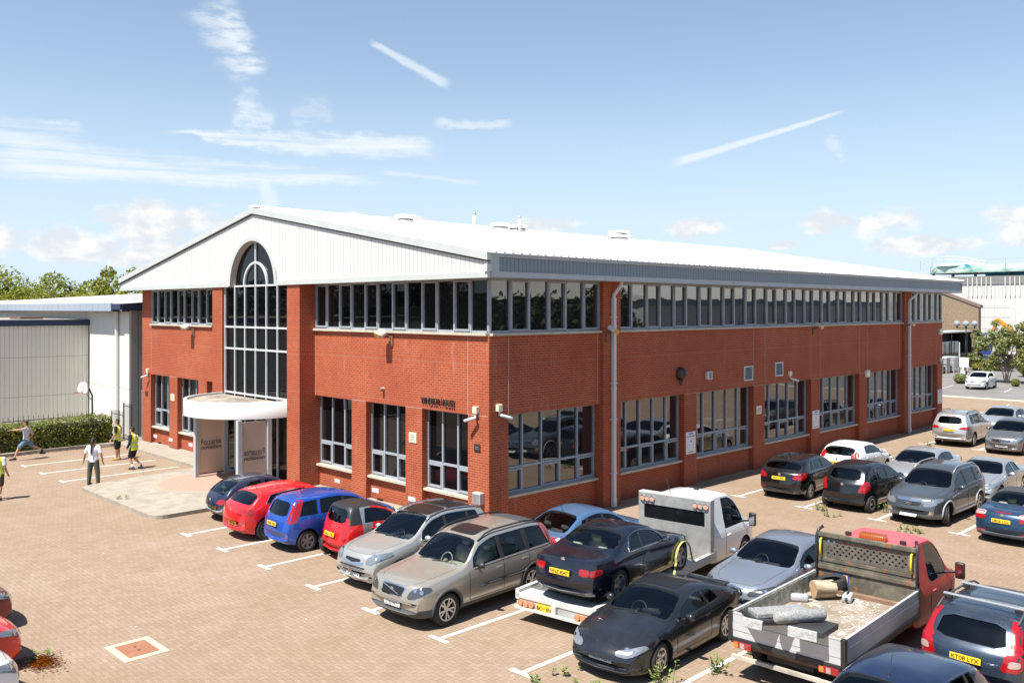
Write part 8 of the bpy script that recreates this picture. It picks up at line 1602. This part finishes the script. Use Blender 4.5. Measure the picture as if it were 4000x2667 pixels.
# 1 runner leaning towards the left of the photo
PR = pose(pel=(0, 0, .90), chest=(.05, 0, 1.24), neck=(.06, 0, 1.43), head=(.13, 0, 1.57), shl=(.12, .17, 1.37), shr=(-.02, -.18, 1.33), ell=(.36, .26, 1.30), elr=(-.22, -.20, 1.10), wrl=(.58, .22, 1.26), wrr=(-.10, -.12, .92), hil=(.02, .09, .85), hir=(-.02, -.09, .85), knl=(.28, .12, .54), knr=(-.24, -.10, .58), anl=(.44, .14, .12), anr=(-.60, -.10, .40), tol=(.62, .15, .06), tor=(-.72, -.10, .22))
PR = {k: (v[0]-.0, v[1], v[2]) for k, v in PR.items()}
lean = Matrix.Rotation(R(-9), 3, 'Y')
for k in ('pel', 'chest', 'neck', 'head', 'shl', 'shr', 'ell', 'elr', 'wrl', 'wrr'): v = Vector(PR[k])-Vector((0, 0, .9)); v.rotate(lean); PR[k] = tuple(v+Vector((0, 0, .9)))
person('man in grey tee shirt and blue shorts running in front of the hedge', (-42.55, 12.1, 0), toward(-.35, -1), PR, TEEG, DENIM, BLKC, SK)
# 2 hi-vis man by the hedge end, facing left
person('man in yellow vest, black shorts and tan boots standing in front of the hedge end', (-39.75, 14.95, 0), toward(-.7, -.75), pose(wrl=(.14, .25, .93), wrr=(.12, -.26, .92), elr=(-.04, -.25, 1.15), anr=(-.02, -.10, .085), face=(1, .2, 0)), BLKC, BLKC, BOOT, SKT, vest=True)
# 3 hi-vis man with black hoodie mid-step
person('man in yellow vest over a black hooded top stepping with one heel raised', (-36.95, 14.55, 0), toward(-.8, -.6), pose(pel=(.0, 0, .93), chest=(.03, 0, 1.27), neck=(.05, 0, 1.47), head=(.09, 0, 1.62), shl=(.03, .19, 1.39), shr=(.03, -.19, 1.39), ell=(.03, .25, 1.12), elr=(.03, -.25, 1.12), wrl=(.14, .24, .90), wrr=(.12, -.25, .88), hil=(0, .09, .88), hir=(0, -.09, .88), knl=(.12, .10, .50), knr=(.10, -.10, .50), anl=(-.02, .10, .09), anr=(-.26, -.11, .16), tor=(-.14, -.11, .05)), BLKC, BLKC, TRAIN, SK, 'long', vest=True, sock=SOCK)
# 4 person with ponytail seen from behind
person('person with a long black ponytail, white tee shirt and olive trousers, seen from behind', (-34.65, 12.15, 0), toward(-.72, .70), pose(anl=(0, .17, .085), anr=(0, -.17, .085), knl=(.01, .15, .50), knr=(.01, -.15, .50), ell=(-.03, .30, 1.16), elr=(-.03, -.30, 1.16), wrl=(.0, .36, .92), wrr=(.0, -.34, .90)), TEEW, OLIVE, BLKC, SKT, legs='trousers', hairstyle='tail')
# 5 hi-vis person at the left edge, walking away
person('person in yellow vest and dark shorts walking away, cut by the left edge', (-34.25, 8.85, 0), toward(-.75, .65), pose(pel=(0, 0, .95), knl=(.10, .11, .52), anl=(.22, .12, .10), knr=(-.02, -.11, .50), anr=(-.16, -.11, .10), ell=(-.08, .25, 1.15), wrl=(.0, .28, .93), elr=(-.06, -.26, 1.14), wrr=(.06, -.28, .92)), TEEG, mat('brown_shorts', (.045, .035, .032), .9), TRAIN, SKT, vest=True, sock=SOCK)
